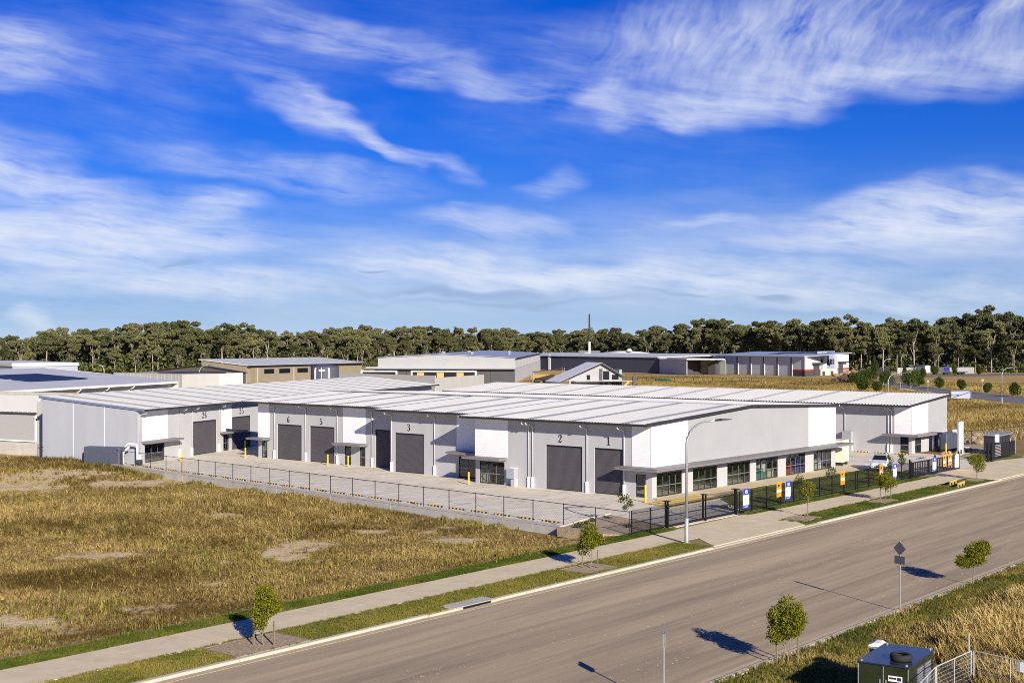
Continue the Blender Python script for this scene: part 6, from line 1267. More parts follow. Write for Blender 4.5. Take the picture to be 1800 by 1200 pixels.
MB().add([(-4,0,3.0),(6.5,0,4.6),(6,7,4.0),(-4,7,3.2),(-4,0,3.08),(6.5,0,4.68),(6,7,4.08),(-4,7,3.28)], [(3,2,1,0),(4,5,6,7),(0,1,5,4),(1,2,6,5),(2,3,7,6),(3,0,4,7)]).build('sail', M['sail'] if 'sail' in M else M['dgrey'], t)
for a, b in ((-4,0),(6.5,0),(6,7),(-4,7)): MB().tube([(a,b,0),(a,b,4.6 if a > 0 else 3.2)], .12, 6).build('post', M['silver'], t)
# timber paling fence of that yard
t, l_ = root_lr(atd(934,455), atd(1000,448), 'timber_fence', 'orange brown paling fence of the yard left of the small gable building', 'fence')
for i in range(40): MB().box(i*l_/40+.02,(i+1)*l_/40-.02,0,.06,0,2.0+.12*(i%3)).build('paling', M['timber'], t)
# fences in front of the far right property
def far_fence(pl, pr, label, h=1.9, step=3.0):
    t, l_ = root_lr(pl, pr, 'wire_fence', label, 'fence'); k = int(l_/step)
    for i in range(k+1): MB().box(i*l_/k-.05,i*l_/k+.05,-.05,.05,0,h).build('post', M['black'], t)
    MB().box(0,l_,-.03,.03,h-.08,h).box(0,l_,-.03,.03,.15,.2).build('rail', M['black'], t)
    m = MB()
    for i in range(int(l_/.25)): m.box(i*.25-.012,i*.25+.012,-.012,.012,.2,h)
    m.build('pickets', M['black'], t)['kind'] = 'stuff'; return t
far_fence(G(1100,666), G(1390,667), 'black picket fence in front of the red banded warehouse'); far_fence(G(1120,672), G(1480,676), 'second black fence line across the dry grass')
t, l_ = root_lr(G(1508,665), G(1565,659), 'shade_fence', 'black shade cloth fence around the far building site', 'fence')
for i in range(12): MB().box(i*l_/12,(i+1)*l_/12-.05,0,.06,.05,3.0+.2*(i%2)).build('cloth_panel', M['dark'], t)
p = G(1165,672); t = thing('skip_bin', (p.x,p.y,0), HEAD-math.pi/2, 'green skip bin in the grass before the pale annexe', 'bin'); M['greenp'] = mat('green_paint', (.03,.11,.05), .5, .1, 2)
MB().add([(-2.2,-.9,0),(2.2,-.9,0),(2.6,-1.2,1.3),(-2.6,-1.2,1.3),(-2.2,.9,0),(2.2,.9,0),(2.6,1.2,1.3),(-2.6,1.2,1.3)], [(0,1,2,3),(7,6,5,4),(0,4,5,1),(1,5,6,2),(3,7,4,0)]).build('body', M['greenp'], t); MB().box(-2.7,2.7,-1.3,-1.2,1.15,1.35).build('rim', M['greenp'], t)
# site shed, excavator
p0, p1 = G(1609,656), G(1626,656.5); t, l_ = root_lr(p0, p1, 'site_shed', 'white site shed with small window in the far street', 'shed'); MB().box(0,l_,0,3,.3,3.3).build('body', M['offwhite'], t); f = MB().box(l_*.68,l_*.82,-.05,-.002,1.3,2.4).build('window', M['blackglass'], t); MB().box(-.1,l_+.1,-.1,3.1,3.302,3.45).build('roof', M['silver'], t); MB().box(-4.2,-1.2,0,2,0,2.9).build('side_box', M['blue3'] if 'blue3' in M else M['broof'], t)
p = atd(1612,640); t = thing('excavator', (p.x,p.y,0), HEAD-math.pi/2, 'teal excavator with raised boom before the dark forest', 'excavator'); M['tealm'] = mat('machinery_teal', (.02,.19,.22), .5, .1, 2)
MB().box(-2.5,2.5,-1.5,1.5,0,1.1).build('tracks', M['dgrey'], t); MB().box(-3.4,1.6,-1.5,1.5,1.2,2.8).build('house', M['tealm'], t, bevel=.15); MB().box(-.5,1.4,-1.4,.2,2.8,4.2).build('cab', M['blackglass'], t)
MB().hexa([(-1,-.3,2.6),(-.3,-.3,2.0),(4.2,-.3,7.2),(3.4,-.3,7.6),(-1,.3,2.6),(-.3,.3,2.0),(4.2,.3,7.2),(3.4,.3,7.6)]).build('boom', M['tealm'], t); MB().hexa([(3.6,-.25,7.6),(4.2,-.25,7.7),(6.8,-.25,3.4),(6.3,-.25,3.1),(3.6,.25,7.6),(4.2,.25,7.7),(6.8,.25,3.4),(6.3,.25,3.1)]).build('stick', M['tealm'], t); MB().lathe((6.6,0,2.0), [(.3,0),(.9,.5),(.8,1.3)], 10).build('bucket', M['dgrey'], t)
for i, (u_, v_, lb) in enumerate(((1700,656,'pale site container right of the blue truck'),(1590,657,'low pale site container left of the white shed'),(1600,656.5,'grey site cabin beside the white shed'))):
    p = G(u_, v_); t = thing('site_container', (p.x,p.y,0), HEAD-math.pi/2, lb, 'container', 'site containers by the far street'); MB().box(-3,3,0,2.4,0,2.6).build('body', [M['cement'],M['cement'],M['dgrey']][i], t)
    for k in range(8): MB().box(-2.8+k*.7,-2.5+k*.7,-.05,-.002,.2,2.4).build('rib', [M['cement'],M['offwhite'],M['broof']][i], t)
# long guard rail at the forest foot
t, l_ = root_lr(G(1690,653.5), G(1830,652), 'guard_rail', 'pale guard rail along the foot of the forest at right', 'guard rail'); MB().box(0,l_,-.05,.05,.5,.9).build('rail', M['silver'], t)
for i in range(12): MB().box(i*l_/12,i*l_/12+.15,.052,.2,0,.9).build('post', M['silver'], t)
# estate sign board seen from behind
p = G(1688,707); t = thing('billboard', (p.x,p.y,0), HEAD-math.pi/2+rad(8), 'white estate billboard on braced legs beside the far street', 'billboard'); MB().box(-2.2,2.4,-.06,.06,.9,2.5).build('panel', M['broof'], t); MB().tube([(-2.0,-.12,1.0),(2.2,-.12,2.3)], .08, 6).build('brace', M['dgrey'], t)
for a in (-2.3,2.5): MB().box(a-.12,a+.12,-.15,.15,0,2.6).build('leg', M['dgrey'], t)
MB().box(-2.4,2.6,-.1,.1,2.62,2.8).build('top_rail', M['dgrey'], t)
for u_, v_, h_, lb in ((1631,689,3.2,'thin grey sign post near the far kerb'),(1727,690,3.6,'timber survey post in the far paddock'),(1583,689,3.4,'small dark sign on a post in front of the far bushes')):
    p = G(u_, v_); t = thing('sign_post', (p.x,p.y,0), HEAD-math.pi/2, lb, 'sign post'); MB().tube([(0,0,0),(0,0,h_)], .07, 6).build('post', M['silver'], t); MB().box(-.32,.32,-.13,-.105,h_-.6,h_).build('plate', M['dark'] if 'dark' in lb else M['cement'], t)
M['brush'] = mat('burnt_brush', (.06,.035,.022), .95, .4, 1.0, .8, 3, col2=(.16,.10,.06))
p = G(1495,672); rock_pile((p.x,p.y,0), 60, 13, 4, 3.0, 'dark brown brush and log heap beside the office front', M['brush'], .5, 1.6, 9)
p = G(1535,660); rock_pile((p.x,p.y+6,0), 70, 20, 4, 2.2, 'long yellow earth mound behind the black shade cloth fence', M['rock'], .7, 1.7, 12)
# ================================================================== VEGETATION
M['leaf_st'] = leafmat('street_tree_leaves', (.05,.075,.008), (.33,.31,.03), .35)
M['leaf_gum'] = leafmat('gum_leaves', (.050,.060,.024), (.26,.255,.115), .25, objrand=True)
M['leaf_bush'] = leafmat('bush_leaves', (.028,.050,.010), (.10,.125,.025), .25)
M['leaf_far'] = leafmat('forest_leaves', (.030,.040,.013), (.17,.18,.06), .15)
M['gumbark'] = mat('gum_bark', (.20,.165,.13), .9, .3, .35, col2=(.45,.40,.34), stretch=(1,1,.25))
M['dry'] = leafmat('dry_grass_blades', (.125,.086,.025), (.70,.525,.19), .30, 'tint')
M['lawnb'] = leafmat('lawn_blades', (.07,.12,.014), (.36,.30,.07), .35, 'tint')

def leaf_mesh(name, pts, sizes, mt, rs, flat=.0, aspect=2.0):
    """one diamond leaf (2 triangles) per point, random attitude"""
    n = len(pts); pts = np.asarray(pts); sizes = np.asarray(sizes)
    d = rs.normal(size=(n,3)); d[:,2] *= (1-flat); d /= np.linalg.norm(d, axis=1)[:,None]
    q = rs.normal(size=(n,3)); s = np.cross(d, q); s /= np.linalg.norm(s, axis=1)[:,None]
    L_ = sizes[:,None]; w = L_/aspect
    v = np.stack([pts-d*L_*.5, pts+s*w*.5, pts+d*L_*.5, pts-s*w*.5], 1).reshape(-1,3)
    f = np.arange(4*n).reshape(n,4)
    me = bpy.data.meshes.new(name); me.vertices.add(4*n); me.vertices.foreach_set('co', v.ravel().astype(np.float32))
    me.loops.add(4*n); me.loops.foreach_set('vertex_index', f.ravel().astype(np.int32)); me.polygons.add(n)
    me.polygons.foreach_set('loop_start', np.arange(0,4*n,4,dtype=np.int32)); me.polygons.foreach_set('loop_total', np.full(n,4,np.int32)); me.update(calc_edges=True)
    me.materials.append(mt); return me
def mkobj(name, me, parent=None):
    o = bpy.data.objects.new(name, me); COL.objects.link(o); o.parent = parent; return o
def clump_pts(rs, c, r, n, shell=.55):
    d = rs.normal(size=(n,3)); d /= np.linalg.norm(d, axis=1)[:,None]; rr = (shell+(1-shell)*rs.rand(n))**(1/2.0)
    return np.asarray(c)+d*rr[:,None]*np.asarray(r)
def street_tree(x, y, h, w, label, seed, stakes=2, low=.22, lean=0, mt='leaf_st', n=2600, ls=.11, group='street trees', z=0, lobes=None, stem_r=.035):
    rs = np.random.RandomState(seed); t = thing('street_tree', (x,y,z), 0, label, 'tree', group)
    m = MB(); top = h*.86
    def limb(a, b, r0, r1):
        a = Vector(a); b = Vector(b); k = 4; pts = [a.lerp(b,i/k)+Vector(rs.normal(size=3)*.02*h*(0<i<k)) for i in range(k+1)]; m.tube(pts, r0, 6, r1)
    limb((0,0,-.05),(lean*h*.3,0,top), stem_r*1.2, stem_r*.3)
    if lobes is None:
        lobes = []
        for i in range(13):
            a = rs.uniform(0,6.28); zz = h*rs.uniform(low+.12,.86); prof = math.sin(min(1,max(.25,(zz/h-low)/(1-low)))*math.pi)**.6
            q = w/2*rs.uniform(.35,.80)*prof; lobes.append((q*math.cos(a), q*math.sin(a), zz, w*rs.uniform(.14,.27)*max(.6,prof)))
        lobes.append((0,0,h*.84,w*.26)); lobes.append((0,0,h*.6,w*.34))
    tot = sum(l[3]**2 for l in lobes); P_ = []
    for (a,b,c,r) in lobes:
        limb((0,0,max(h*low,c-r*1.6)),(a*1.15,b*1.15,c+r*.3), stem_r*.6, .008)
        k = int(1.9*n*r*r/tot); P_.append(clump_pts(rs,(a,b,c),(r,r,r*rs.uniform(.85,1.2)),k,.35))
    P_ = np.concatenate(P_); P_ = P_+rs.normal(size=P_.shape)*.05
    gap = vnoise(P_[:,0]*3+50, P_[:,1]*3+P_[:,2]*1.7+50, 1.0, seed+900)*.6+vnoise(P_[:,2]*3+50, P_[:,0]*2.4+50, 1.0, seed+950)*.4; P_ = P_[gap > .30]
    m.build('trunk', M['bark'], t); me = leaf_mesh('crown', P_, rs.uniform(.5,1.45,len(P_))*ls, M[mt], rs); mkobj('crown', me, t)
    for i in range(stakes):
        a = (i-.5*(stakes-1))*.9; MB().box(a*RV[0]-.03,a*RV[0]+.03,a*RV[1]-.03,a*RV[1]+.03,-.05,1.1).build('stake', M['stake'], t)
    return t
street_tree(37.9,45.4,2.75,1.6,'round leafy street tree with stakes in the nearest mulch square',1,2,.2,n=3400)
street_tree(63.2,45.9,2.75,1.75,'yellow green street tree with stakes beside the wall corner',2,2,.25,n=2800)
street_tree(92.4,46.4,2.95,1.35,'sparse topped young tree beside the driveway crossing',3,1,.45,n=1300)
street_tree(106.2,46.1,2.55,2.0,'bushy street tree in front of the fence opposite the white car',4,2,.3,n=2400)
street_tree(127.5,46.0,2.6,2.3,'broad street tree near the far driveway',5,1,.35,n=2200,lobes=[(.3,0,1.9,.75),(-.5,.2,1.95,.55),(.1,-.2,1.2,.5),(.5,.1,2.1,.5),(.6,-.4,1.3,.35)])
street_tree(49.9,26.0,2.75,1.75,'tallest leafy street tree on the near grass verge',6,2,.2,n=4600)
street_tree(72.8,26.5,2.4,1.75,'lollipop shaped street tree on the near verge at right',7,0,.4,n=3000,stem_r=.04,lobes=[(.18,-.2,1.85,.48),(.42,-.45,1.95,.42),(-.05,.05,1.75,.42),(.0,0,1.35,.40),(-.42,.5,1.25,.34),(-.2,.25,1.15,.34),(.3,-.3,1.3,.3)])
# sapling and low plants in the bed and behind the fence
street_tree(80.2,55.0,2.3,.9,'thin sapling standing in the mulch garden bed',8,0,.5,n=240,ls=.14,group='saplings',stem_r=.022,mt='leaf_bush',lobes=[(.05,0,2.0,.25),(-.25,.2,1.8,.22),(.25,-.2,1.5,.25),(.1,.1,1.2,.2),(-.3,.3,2.15,.15)])
for i, (x_, y_, h_, lb) in enumerate(((104.6,53.4,1.9,'thin sapling behind the long black fence'),(111.0,53.4,2.3,'taller sapling behind the long black fence'),(124.0,53.5,2.2,'leafy sapling behind the fence near the white car'),(127.3,53.6,2.4,'leafy sapling behind the fence right of the white car'))):
    street_tree(x_, y_, h_, 1.0, lb, 20+i, 0, .3, n=420, ls=.11, group='saplings', stem_r=.02, mt='leaf_bush')
def bush(x, y, h, w, label, seed, group='low bushes', n=700, mt='leaf_bush', ls=.16, name='bush', z=0, tight=1.0):
    h *= .5+.5*tight; w *= tight
    rs = np.random.RandomState(seed); t = thing(name, (x,y,z), 0, label, 'bush', group); P_ = []
    for i in range(7):
        a = rs.uniform(0,6.28); q = w*.3*rs.rand(); P_.append(clump_pts(rs,(q*math.cos(a),q*math.sin(a),h*rs.uniform(.35,.68)),(w*.3,w*.3,h*.33),n//7,.4))
    P_ = np.concatenate(P_); P_[:,2] = np.abs(P_[:,2]); mkobj('crown', leaf_mesh('crown', P_, rs.uniform(.7,1.3,len(P_))*ls, M[mt], rs), t)
    m = MB()
    for i in range(4): m.tube([(0,0,-.05),(rs.uniform(-.2,.2)*w,rs.uniform(-.2,.2)*w,h*.55)], .03*h, 5, .01*h)
    m.build('stem', M['bark'], t); return t
for i, (x_, y_, h_, w_, lb) in enumerate(((76.0,56.1,.55,.9,'low shrub at the wall corner of the garden bed'),(77.6,56.6,.4,.7,'small shrub along the kerb of the garden bed'),(79.4,57.4,.4,.6,'small shrub at the back of the garden bed'),(78.6,53.6,.35,.6,'small shrub at the front of the garden bed'))): bush(x_,y_,h_,w_,lb,40+i,'garden bed shrubs',220,ls=.11)
# bushes and small trees by the far street
far_b = [(1516,689,5.2,5.6,'round dark bush left of the tall far lamp'),(1542,690,3.6,4.2,'smaller round bush left of the far lamp'),(1600,683,6.4,9.5,'largest dark bush beside the far street'),(1651,683,4.0,3.6,'bush at the far kerb before the golden paddock'),(1690,687,4.0,3.0,'upright bush at the far kerb'),(1736,692,3.6,3.0,'rounded bush near the survey post'),(1783,697,4.6,3.6,'bush nearest the right frame edge by the far street'),(1608,675.5,6.0,4.4,'tall narrow bush behind the traffic island'),(1618,679,3.6,3.2,'low bush beside the bend'),(1622,671,5.4,4.0,'small tree with rounded top at the bend'),(1644,660,4.4,3.4,'small bush before the trailer'),(1590,657,3.2,3.0,'small bush before the low pale container'),(1678,660,4.6,3.0,'small bush before the blue truck'),(1721,660,3.6,3.0,'small bush at the paddock head'),(1774,657.5,4.6,3.4,'small bush before the guard rail'),(1537,676,9.5,4.0,'tall narrow tree beside the far bend'),(1527,676,6.0,6.5,'loose bush beside the pale wall'),(1557,679,5.6,6.4,'dark loose bush under the bend lamp'),(1505,676,4.6,8.0,'brown brush thicket beside the office')]
for i, (u_, v_, h_, w_, lb) in enumerate(far_b):
    p = G(u_, v_); bush(p.x,p.y,h_,w_,lb,60+i,'bushes by the far street',1900,ls=.42 if w_ > 5 else .34,mt='leaf_bush',tight=.8)

# ---- gum forest: eight built trees, copied along the forest edge
def gum(seed, h, bare=.45, spread=.30):
    rs = np.random.RandomState(seed); t = thing('gum_tree', (0,0,0)); m = MB(); P_ = []; S_ = []
    lean = rs.uniform(-.03,.03,2)*h; fork = h*rs.uniform(bare-.08,bare+.12)
    base = Vector((lean[0]*.5,lean[1]*.5,fork)); r0 = h*.0125
    m.tube([(0,0,-.3),(lean[0]*.2,lean[1]*.2,fork*.5),base], r0, 7, r0*.75)
    nl = rs.randint(4,7)
    for i in range(nl):
        a = 6.28*i/nl+rs.uniform(-.4,.4); e = Vector((math.cos(a)*h*spread*rs.uniform(.4,1)*.75+lean[0], math.sin(a)*h*spread*rs.uniform(.4,1)*.75+lean[1], h*rs.uniform(.68,.93)))
        mid = base.lerp(e,.5)+Vector((0,0,h*.04)); m.tube([base-Vector((0,0,rs.uniform(0,.12)*h)),mid,e], r0*.5, 5, r0*.12)
        for k in range(rs.randint(7,11)):
            c = e+Vector(rs.normal(size=3)*h*.07); c.z = min(c.z, e.z+.025*h)-abs(rs.normal())*h*.05; r = h*rs.uniform(.035,.075); k_ = int(165*(r/(h*.06))**2)
            P_.append(clump_pts(rs,c,(r*1.15,r*1.15,r*.7),k_,.25)); S_.append(rs.uniform(.4,.9,k_))
            m.tube([mid,c], r0*.2, 4, r0*.06)
    for k in range(rs.randint(2,6) if bare > .4 else 12):      # epicormic tufts down the stem
        zz = h*rs.uniform(.15 if bare < .4 else .22,.6); sp_ = .04 if bare > .4 else .10; c = (rs.normal()*h*sp_,rs.normal()*h*sp_,zz); P_.append(clump_pts(rs,c,(h*.05,h*.05,h*.045),80,.3)); S_.append(rs.uniform(.45,.9,80))
    P_ = np.concatenate(P_); S_ = np.concatenate(S_)*h/22
    m.build('trunk', M['gumbark'], t); mkobj('crown', leaf_mesh('crown', P_, S_, M['leaf_gum'], rs, .2, 1.5), t); return t
protos = [gum(100+i, 22, (.38,.5,.55,.3,.45,.25,.6,.35)[i], (.26,.3,.24,.34,.28,.36,.22,.30)[i]) for i in range(8)]
EU = [-120,0,60,150,300,400,520,700,850,1000,1100,1200,1260,1500,1640,1740,1800,1930]
ET = [592,590,585,566,564,569,578,575,578,580,577,569,564,558,559,547,549,552]
DU = [-120,0,300,450,600,750,1000,1250,1400,1500,1800,1930]; DD = [520,520,545,600,680,760,800,700,640,600,565,560]
def forest_d(u): return np.interp(u, DU, DD)
used = [False]*8; rs = np.random.RandomState(5); nt_ = 0
zones = [(0,'tall gum tree of the forest edge left of the taupe warehouse'),(430,'gum tree of the forest edge behind the taupe warehouse and water tank'),(700,'gum tree of the forest edge behind the white gable warehouse'),(1000,'gum tree of the forest edge behind the long dark shed'),(1230,'gum tree of the forest edge behind the red banded warehouse'),(1500,'tall gum tree of the forest edge behind the far street')]
for row, (off, stepm, hk) in enumerate(((0,8.6,.90),(9,9.0,.98),(19,9.5,1.0),(34,11.0,1.02))):
    u = -60.0
    while u < 1860:
        d = forest_d(u)+off+rs.uniform(-3,3); top = np.interp(u, EU, ET); h = (13.5+(600-top)*d/FPX)*hk*rs.uniform(.80,1.06)
        if row == 0: h *= rs.uniform(.62,1.08)
        k = rs.choice((0,1,2,4,6,3,7) if (u < 430 or u > 1480) else (3,5,7,3,5,7,0,4)); o = protos[k] if not used[k] else copy_tree(protos[k]); used[k] = True
        p = atd(u, d); o.location = (p.x,p.y,-.05); s = h/22*1.06; o.scale = (s*rs.uniform(.9,1.15),)*2+(s,); o.rotation_euler = (0,0,rs.uniform(0,6.28)); nt_ += 1
        lb = [z for z in zones if u >= z[0] or z[0] == 0][-1][1]; lb = lb.replace('forest edge', 'front forest row') if row == 0 else lb.replace('forest edge', 'inner forest'); tag(o, lb, 'tree', lb.replace('gum tree','gum trees'))
        u += stepm*FPX/d*rs.uniform(.7,1.3)
print('gum trees', nt_)
# undergrowth and the wood's dark interior as one mass
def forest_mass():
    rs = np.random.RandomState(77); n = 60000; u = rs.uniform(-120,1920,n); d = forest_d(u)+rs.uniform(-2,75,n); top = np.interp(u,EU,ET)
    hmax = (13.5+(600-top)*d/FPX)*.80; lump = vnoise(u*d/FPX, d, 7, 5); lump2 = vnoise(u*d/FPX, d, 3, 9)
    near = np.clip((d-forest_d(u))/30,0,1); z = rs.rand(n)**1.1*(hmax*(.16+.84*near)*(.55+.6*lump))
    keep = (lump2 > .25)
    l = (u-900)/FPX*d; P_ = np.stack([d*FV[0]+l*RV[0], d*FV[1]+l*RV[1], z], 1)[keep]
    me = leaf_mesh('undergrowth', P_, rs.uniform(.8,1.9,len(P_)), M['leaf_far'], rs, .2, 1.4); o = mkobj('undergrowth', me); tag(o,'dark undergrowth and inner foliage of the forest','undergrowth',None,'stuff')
forest_mass()
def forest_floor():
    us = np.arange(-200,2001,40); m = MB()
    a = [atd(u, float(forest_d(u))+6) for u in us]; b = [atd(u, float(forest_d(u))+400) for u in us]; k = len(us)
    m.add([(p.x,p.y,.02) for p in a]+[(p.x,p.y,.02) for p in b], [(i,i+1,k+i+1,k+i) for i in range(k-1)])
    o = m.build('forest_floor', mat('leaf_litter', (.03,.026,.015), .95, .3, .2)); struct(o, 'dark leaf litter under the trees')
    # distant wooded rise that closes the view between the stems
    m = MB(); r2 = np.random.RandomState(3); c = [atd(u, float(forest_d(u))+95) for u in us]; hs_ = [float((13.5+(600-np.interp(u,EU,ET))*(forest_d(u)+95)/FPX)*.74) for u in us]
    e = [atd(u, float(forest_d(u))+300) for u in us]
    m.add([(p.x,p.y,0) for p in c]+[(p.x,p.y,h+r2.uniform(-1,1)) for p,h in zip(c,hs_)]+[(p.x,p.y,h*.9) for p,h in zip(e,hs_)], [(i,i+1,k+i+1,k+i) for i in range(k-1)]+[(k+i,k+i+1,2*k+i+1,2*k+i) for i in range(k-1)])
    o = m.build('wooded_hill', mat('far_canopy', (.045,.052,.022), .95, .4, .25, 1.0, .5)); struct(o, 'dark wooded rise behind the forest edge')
forest_floor()

# ---- grass as scattered tufts
def tuft(name, n, h, w, bend, mt, seed, spread=.12):
    rs = np.random.RandomState(seed); v = []; f = []
    for i in range(n):
        a = rs.uniform(0,6.28); r = rs.rand()*spread; bx_, by_ = r*math.cos(a), r*math.sin(a); b = rs.uniform(0,6.28); hh = h*rs.uniform(.55,1.1); bd = bend*hh*rs.uniform(.3,1.2); wd = w*rs.uniform(.7,1.3)
        dx, dy = math.cos(b), math.sin(b); sx, sy = -dy*wd/2, dx*wd/2; k = len(v)
        v += [(bx_-sx,by_-sy,-.03),(bx_+sx,by_+sy,-.03),(bx_+dx*bd*.35+sx*.8,by_+dy*bd*.35+sy*.8,hh*.6),(bx_+dx*bd*.35-sx*.8,by_+dy*bd*.35-sy*.8,hh*.6),(bx_+dx*bd,by_+dy*bd,hh)]
        f += [(k,k+1,k+2,k+3),(k+3,k+2,k+4)]
    me = bpy.data.meshes.new(name); me.from_pydata(v,[],f); me.materials.append(mt); return bpy.data.objects.new(name, me)
def scatter(name, P_, scl, tint, coll, npick, label):
    n = len(P_); me = bpy.data.meshes.new(name); me.vertices.add(n); me.vertices.foreach_set('co', P_.astype(np.float32).ravel())
    r = np.random.RandomState(n % 9973)
    a = me.attributes.new('scl','FLOAT','POINT'); a.data.foreach_set('value', scl.astype(np.float32)); a = me.attributes.new('tint','FLOAT','POINT'); a.data.foreach_set('value', tint.astype(np.float32))
    a = me.attributes.new('rz','FLOAT','POINT'); a.data.foreach_set('value', r.uniform(0,6.28,n).astype(np.float32)); a = me.attributes.new('pick','INT','POINT'); a.data.foreach_set('value', r.randint(0,npick,n).astype(np.int32))
    o = bpy.data.objects.new(name, me); COL.objects.link(o); tag(o, label, 'grass', None, 'stuff')
    g = bpy.data.node_groups.new(name+'_tufts','GeometryNodeTree'); g.interface.new_socket('Geometry',in_out='INPUT',socket_type='NodeSocketGeometry'); g.interface.new_socket('Geometry',in_out='OUTPUT',socket_type='NodeSocketGeometry')
    N = g.nodes.new; L = g.links.new; gi = N('NodeGroupInput'); go = N('NodeGroupOutput'); iop = N('GeometryNodeInstanceOnPoints'); ci = N('GeometryNodeCollectionInfo'); ci.inputs['Collection'].default_value = coll; ci.inputs['Separate Children'].default_value = True; ci.inputs['Reset Children'].default_value = True
    def na(nm, ty):
        k = N('GeometryNodeInputNamedAttribute'); k.data_type = ty; k.inputs['Name'].default_value = nm; return k.outputs['Attribute']
    L(gi.outputs[0], iop.inputs['Points']); L(ci.outputs[0], iop.inputs['Instance']); iop.inputs['Pick Instance'].default_value = True; L(na('pick','INT'), iop.inputs['Instance Index']); L(na('scl','FLOAT'), iop.inputs['Scale'])
    cx = N('ShaderNodeCombineXYZ'); L(na('rz','FLOAT'), cx.inputs[2]); er = N('FunctionNodeEulerToRotation'); L(cx.outputs[0], er.inputs[0]); L(er.outputs[0], iop.inputs['Rotation']); L(iop.outputs[0], go.inputs[0])
    md = o.modifiers.new('tufts','NODES'); md.node_group = g; return o
cd = bpy.data.collections.new('dry_tufts'); cl = bpy.data.collections.new('lawn_tufts')
for i in range(4): cd.objects.link(tuft('dry_tuft_%d' % i, 8, .42, .034, .65, M['dry'], 200+i))
for i in range(3): cl.objects.link(tuft('lawn_tuft_%d' % i, 12, .09, .012, .7, M['lawnb'], 300+i, .09))
rs = np.random.RandomState(11)
def in_view(x, y, m=60):
    u, d = pix(x, y); return (u > -m) & (u < 1800+m) & (d > 30)
def sample(x0, x1, y0, y1, dens):
    n = int((x1-x0)*(y1-y0)*dens); return rs.uniform(x0,x1,n), rs.uniform(y0,y1,n)
# paddock
x_, y_ = sample(20,84,51.7,140,44); k = in_view(x_,y_) & (x_ < wallx(y_)-.05) & (y_ < 136) & ~((x_ > 74.4) & (y_ < 57.6))
k &= ~((y_ > 123.0) & ((x_-85)*math.cos(A3)+(y_-123.3)*math.sin(A3) > -.1)); x_, y_ = x_[k], y_[k]
b = bareness(x_,y_); dist = np.hypot(x_,y_); k = (rs.rand(len(x_)) > b*.88) & (rs.rand(len(x_)) < np.clip(1.35-dist/150,.45,1)); x_, y_, b, dist = x_[k], y_[k], b[k], dist[k]
P_ = np.stack([x_,y_,gz(x_,y_)],1); low = fbm(x_,y_,11,71); mid = fbm(x_,y_,3.2,72); near_path = sst(y_,51.8,53.2)
tall = sst(fbm(x_,y_,16,75),.40,.62); hgt = (.50+.75*tall)*(.65+.6*mid)*(1-.6*b)*(.35+.65*near_path)
wallside = np.exp(-((wallx(y_)-x_)/1.4)**2); hgt = hgt*(1-.55*wallside*(mid < .60)); farleft = sst(y_,126,131); hgt *= 1+.5*farleft
tint = np.clip(.10+.55*mid+.42*(low-.5)*2+rs.normal(size=len(x_))*.24-.10*tall-.25*sst(fbm(x_,y_,6,77),.56,.70),0,1)
scatter('paddock_grass', P_, hgt*rs.uniform(.7,1.25,len(x_)), tint, cd, 4, 'dry brown and gold grass covering the paddock')
# green weeds in the paddock edge + strips
M['weed'] = leafmat('weed_blades', (.085,.10,.018), (.52,.43,.10), .35, 'tint'); cw = bpy.data.collections.new('weed_tufts')
for i in range(3): cw.objects.link(tuft('weed_tuft_%d' % i, 9, .40, .034, .7, M['weed'], 400+i))
x_, y_ = sample(20,84,51.2,140,14); k = in_view(x_,y_) & (x_ < wallx(y_)-.05) & ~((x_ > 74.4) & (y_ < 57.6)) & ~((y_ > 123.0) & ((x_-85)*math.cos(A3)+(y_-123.3)*math.sin(A3) > -.1)); x_, y_ = x_[k], y_[k]
g_ = sst(fbm(x_,y_,9,81),.52,.68)*.22+.8*np.exp(-((wallx(y_)-x_)/1.3)**2)*(fbm(x_,y_,4,83) > .5)+1.0*sst(y_,126.5,130); k = (rs.rand(len(x_)) < g_) & (bareness(x_,y_) < .6); x_, y_ = x_[k], y_[k]
scatter('paddock_weeds', np.stack([x_,y_,gz(x_,y_)],1), rs.uniform(.5,1.3,len(x_)), np.clip(rs.normal(.45,.25,len(x_)),0,1), cw, 3, 'green weeds mixed into the paddock edge')
# verges and lawns
xs_, ys_, ti_ = [], [], []
for (a,b_,c,d_,den,tb) in ((22,75,KY+.32,47.25,95,.62),(89.0,128.5,KY+.32,47.25,45,.22),(22,80,50.36,51.9,110,.18),(90.2,128.5,50.36,51.25,60,.2),(91.2,130.4,52.4,59.3,26,.30)):
    x_, y_ = sample(a,b_,c,d_,den); k = in_view(x_,y_)
    for cx_, cy_, sx, sy in ((37.8,45.75,4.2,2.4),(63,45.8,3.2,2.1),(91.2,46.2,3,1.7),(105.5,46,3,1.5),(127,45.9,2.4,1.2)): k &= ~((abs(x_-cx_) < sx/2) & (abs(y_-cy_) < sy/2))
    k &= ~((x_ > 49.1) & (x_ < 52.6) & (y_ < KY+1.0)); k &= ~((x_ > 73.5) & (x_ < 78) & (y_ < 47.4) & (x_-73.5 > (y_-KY)*.9+1.6))
    if c > 52: k &= (x_ > 92.8+(y_-52.2)*1.05) & (y_ < 59.4-(x_-94)*.015)
    x_, y_ = x_[k], y_[k]; xs_.append(x_); ys_.append(y_); ti_.append(np.clip(tb+.5*(fbm(x_,y_,1.8,91)-.5)*2+rs.normal(size=len(x_))*.14,0,1))
x_, y_, t_ = map(np.concatenate, (xs_,ys_,ti_)); scatter('mown_grass', np.stack([x_,y_,np.full(len(x_),.005)],1), rs.uniform(.6,1.5,len(x_)), t_, cl, 3, 'short mown grass of the verges and lawn')
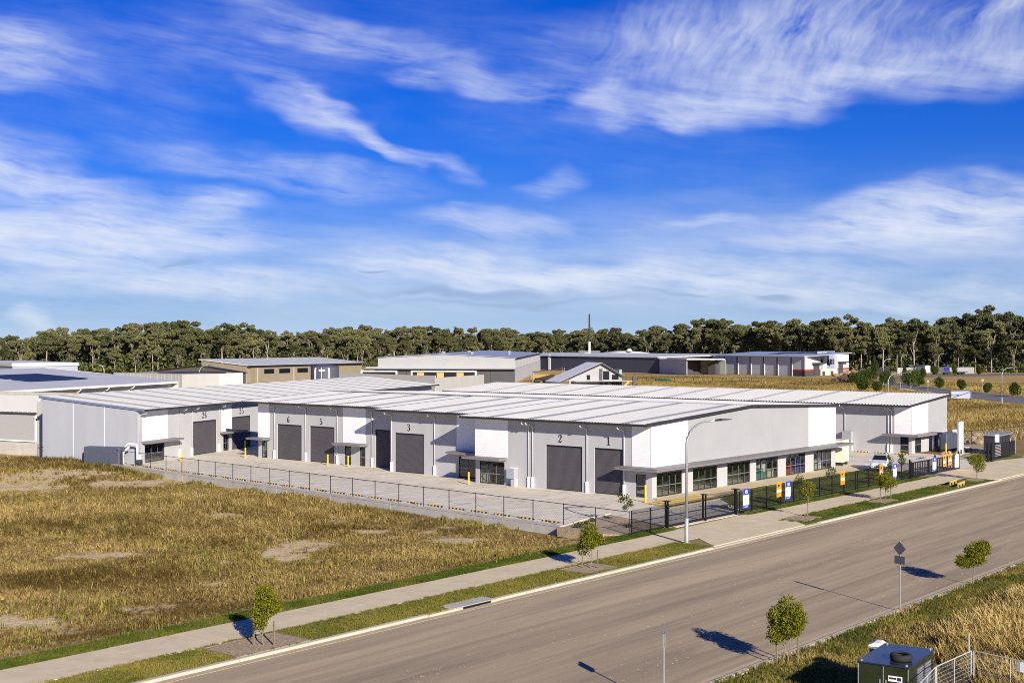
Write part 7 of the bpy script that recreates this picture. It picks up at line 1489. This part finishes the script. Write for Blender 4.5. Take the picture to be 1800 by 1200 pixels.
# near side: rough grass, tall towards the right
x_, y_ = sample(36,110,4,26.7,70); k = in_view(x_,y_) & (y_ < 26.72) & ~((x_ > 45.0) & (x_ < 49.0) & (y_ > 18.75) & (y_ < 21.2)) & ~((x_ > 42.1) & (x_ < 43.9) & (y_ > 19.9) & (y_ < 21.7)); pd = G(1785,1046,-.2); k &= ~((abs(x_-pd.x) < 1) & (abs(y_-pd.y) < .6)); x_, y_ = x_[k], y_[k]
u_, d_ = pix(x_, y_); tall = sst(u_,1520,1720)*sst(25.0-y_,0,3)*sst(fbm(x_,y_,5,95),.32,.55); green = (1-tall)*sst(fbm(x_,y_,3,97),.30,.55)
selg = rs.rand(len(x_)) < green*.85+.18
scatter('rough_verge_grass', np.stack([x_,y_,gz(x_,y_)],1)[selg], (.38+.5*tall[selg])*rs.uniform(.6,1.3,selg.sum()), np.clip(.35+.5*(fbm(x_,y_,2,98)[selg]-.5)*2+rs.normal(size=selg.sum())*.2,0,1), cw, 3, 'rough green grass on the near verge')
scatter('tall_dry_grass', np.stack([x_,y_,gz(x_,y_)],1)[~selg], (.42+1.5*tall[~selg])*rs.uniform(.6,1.3,(~selg).sum()), np.clip(.42+.5*(fbm(x_,y_,4,99)[~selg]-.5)*2+rs.normal(size=(~selg).sum())*.18+.1*tall[~selg],0,1), cd, 4, 'tall golden dry grass at the bottom right')
# far golden paddocks
x_, y_ = sample(164,420,54,260,2.2); k = in_view(x_,y_); u_, d_ = pix(x_, y_); v_ = 600+FPX*13.5/d_
rd_lo = np.interp(u_,[1480,1543,1560,1600,1660,1740,1830],[664,672,677,686,695,706,714]); rd_hi = np.interp(u_,[1480,1592,1612,1680,1830],[662,668,675,684.5,697.5])
onroad = (u_ > 1500) & (v_ < rd_lo+2.5) & (v_ > rd_hi-.6); k &= ~onroad & (v_ < 772) & ~((x_ < 165.5) & (y_ < 140)) & ~((u_ > 1495) & (v_ < 668) & (u_ < 1640)); k &= ~((u_ < 1105)); x_, y_ = x_[k], y_[k]
scatter('golden_paddock_grass', np.stack([x_,y_,np.full(len(x_),-.03)],1), rs.uniform(1.0,2.3,len(x_))*(.6+.8*fbm(x_,y_,20,31)), np.clip(.45+.6*(fbm(x_,y_,12,33)-.5)*2+rs.normal(size=len(x_))*.18,0,1), cd, 4, 'golden dry grass of the far paddocks')
# pale leaf litter and gravel bits on the road
def road_bits():
    r = np.random.RandomState(8); n = 9000; x = r.uniform(26,150,n); y = r.uniform(NKY+.6,KY-.6,n)
    lane = fbm(x*.12, y*1.2, 2.2, 15); k = in_view(x,y) & (lane+r.normal(size=n)*.07 > .57); x, y = x[k], y[k]; n = len(x)
    a = r.uniform(0,6.28,n); s = r.uniform(.025,.075,n); m = MB()
    for i in range(n):
        c, q = math.cos(a[i])*s[i], math.sin(a[i])*s[i]; m.add([(x[i]-c,y[i]-q,-.096),(x[i]+q*.6,y[i]-c*.6,-.094),(x[i]+c,y[i]+q,-.096),(x[i]-q*.6,y[i]+c*.6,-.086)], [(0,1,2,3)])
    o = m.build('road_litter', mat('pale_litter', (.55,.43,.27), .9, .2, 3)); tag(o, 'scattered pale leaf litter and gravel on the street', 'litter', None, 'stuff')
road_bits()
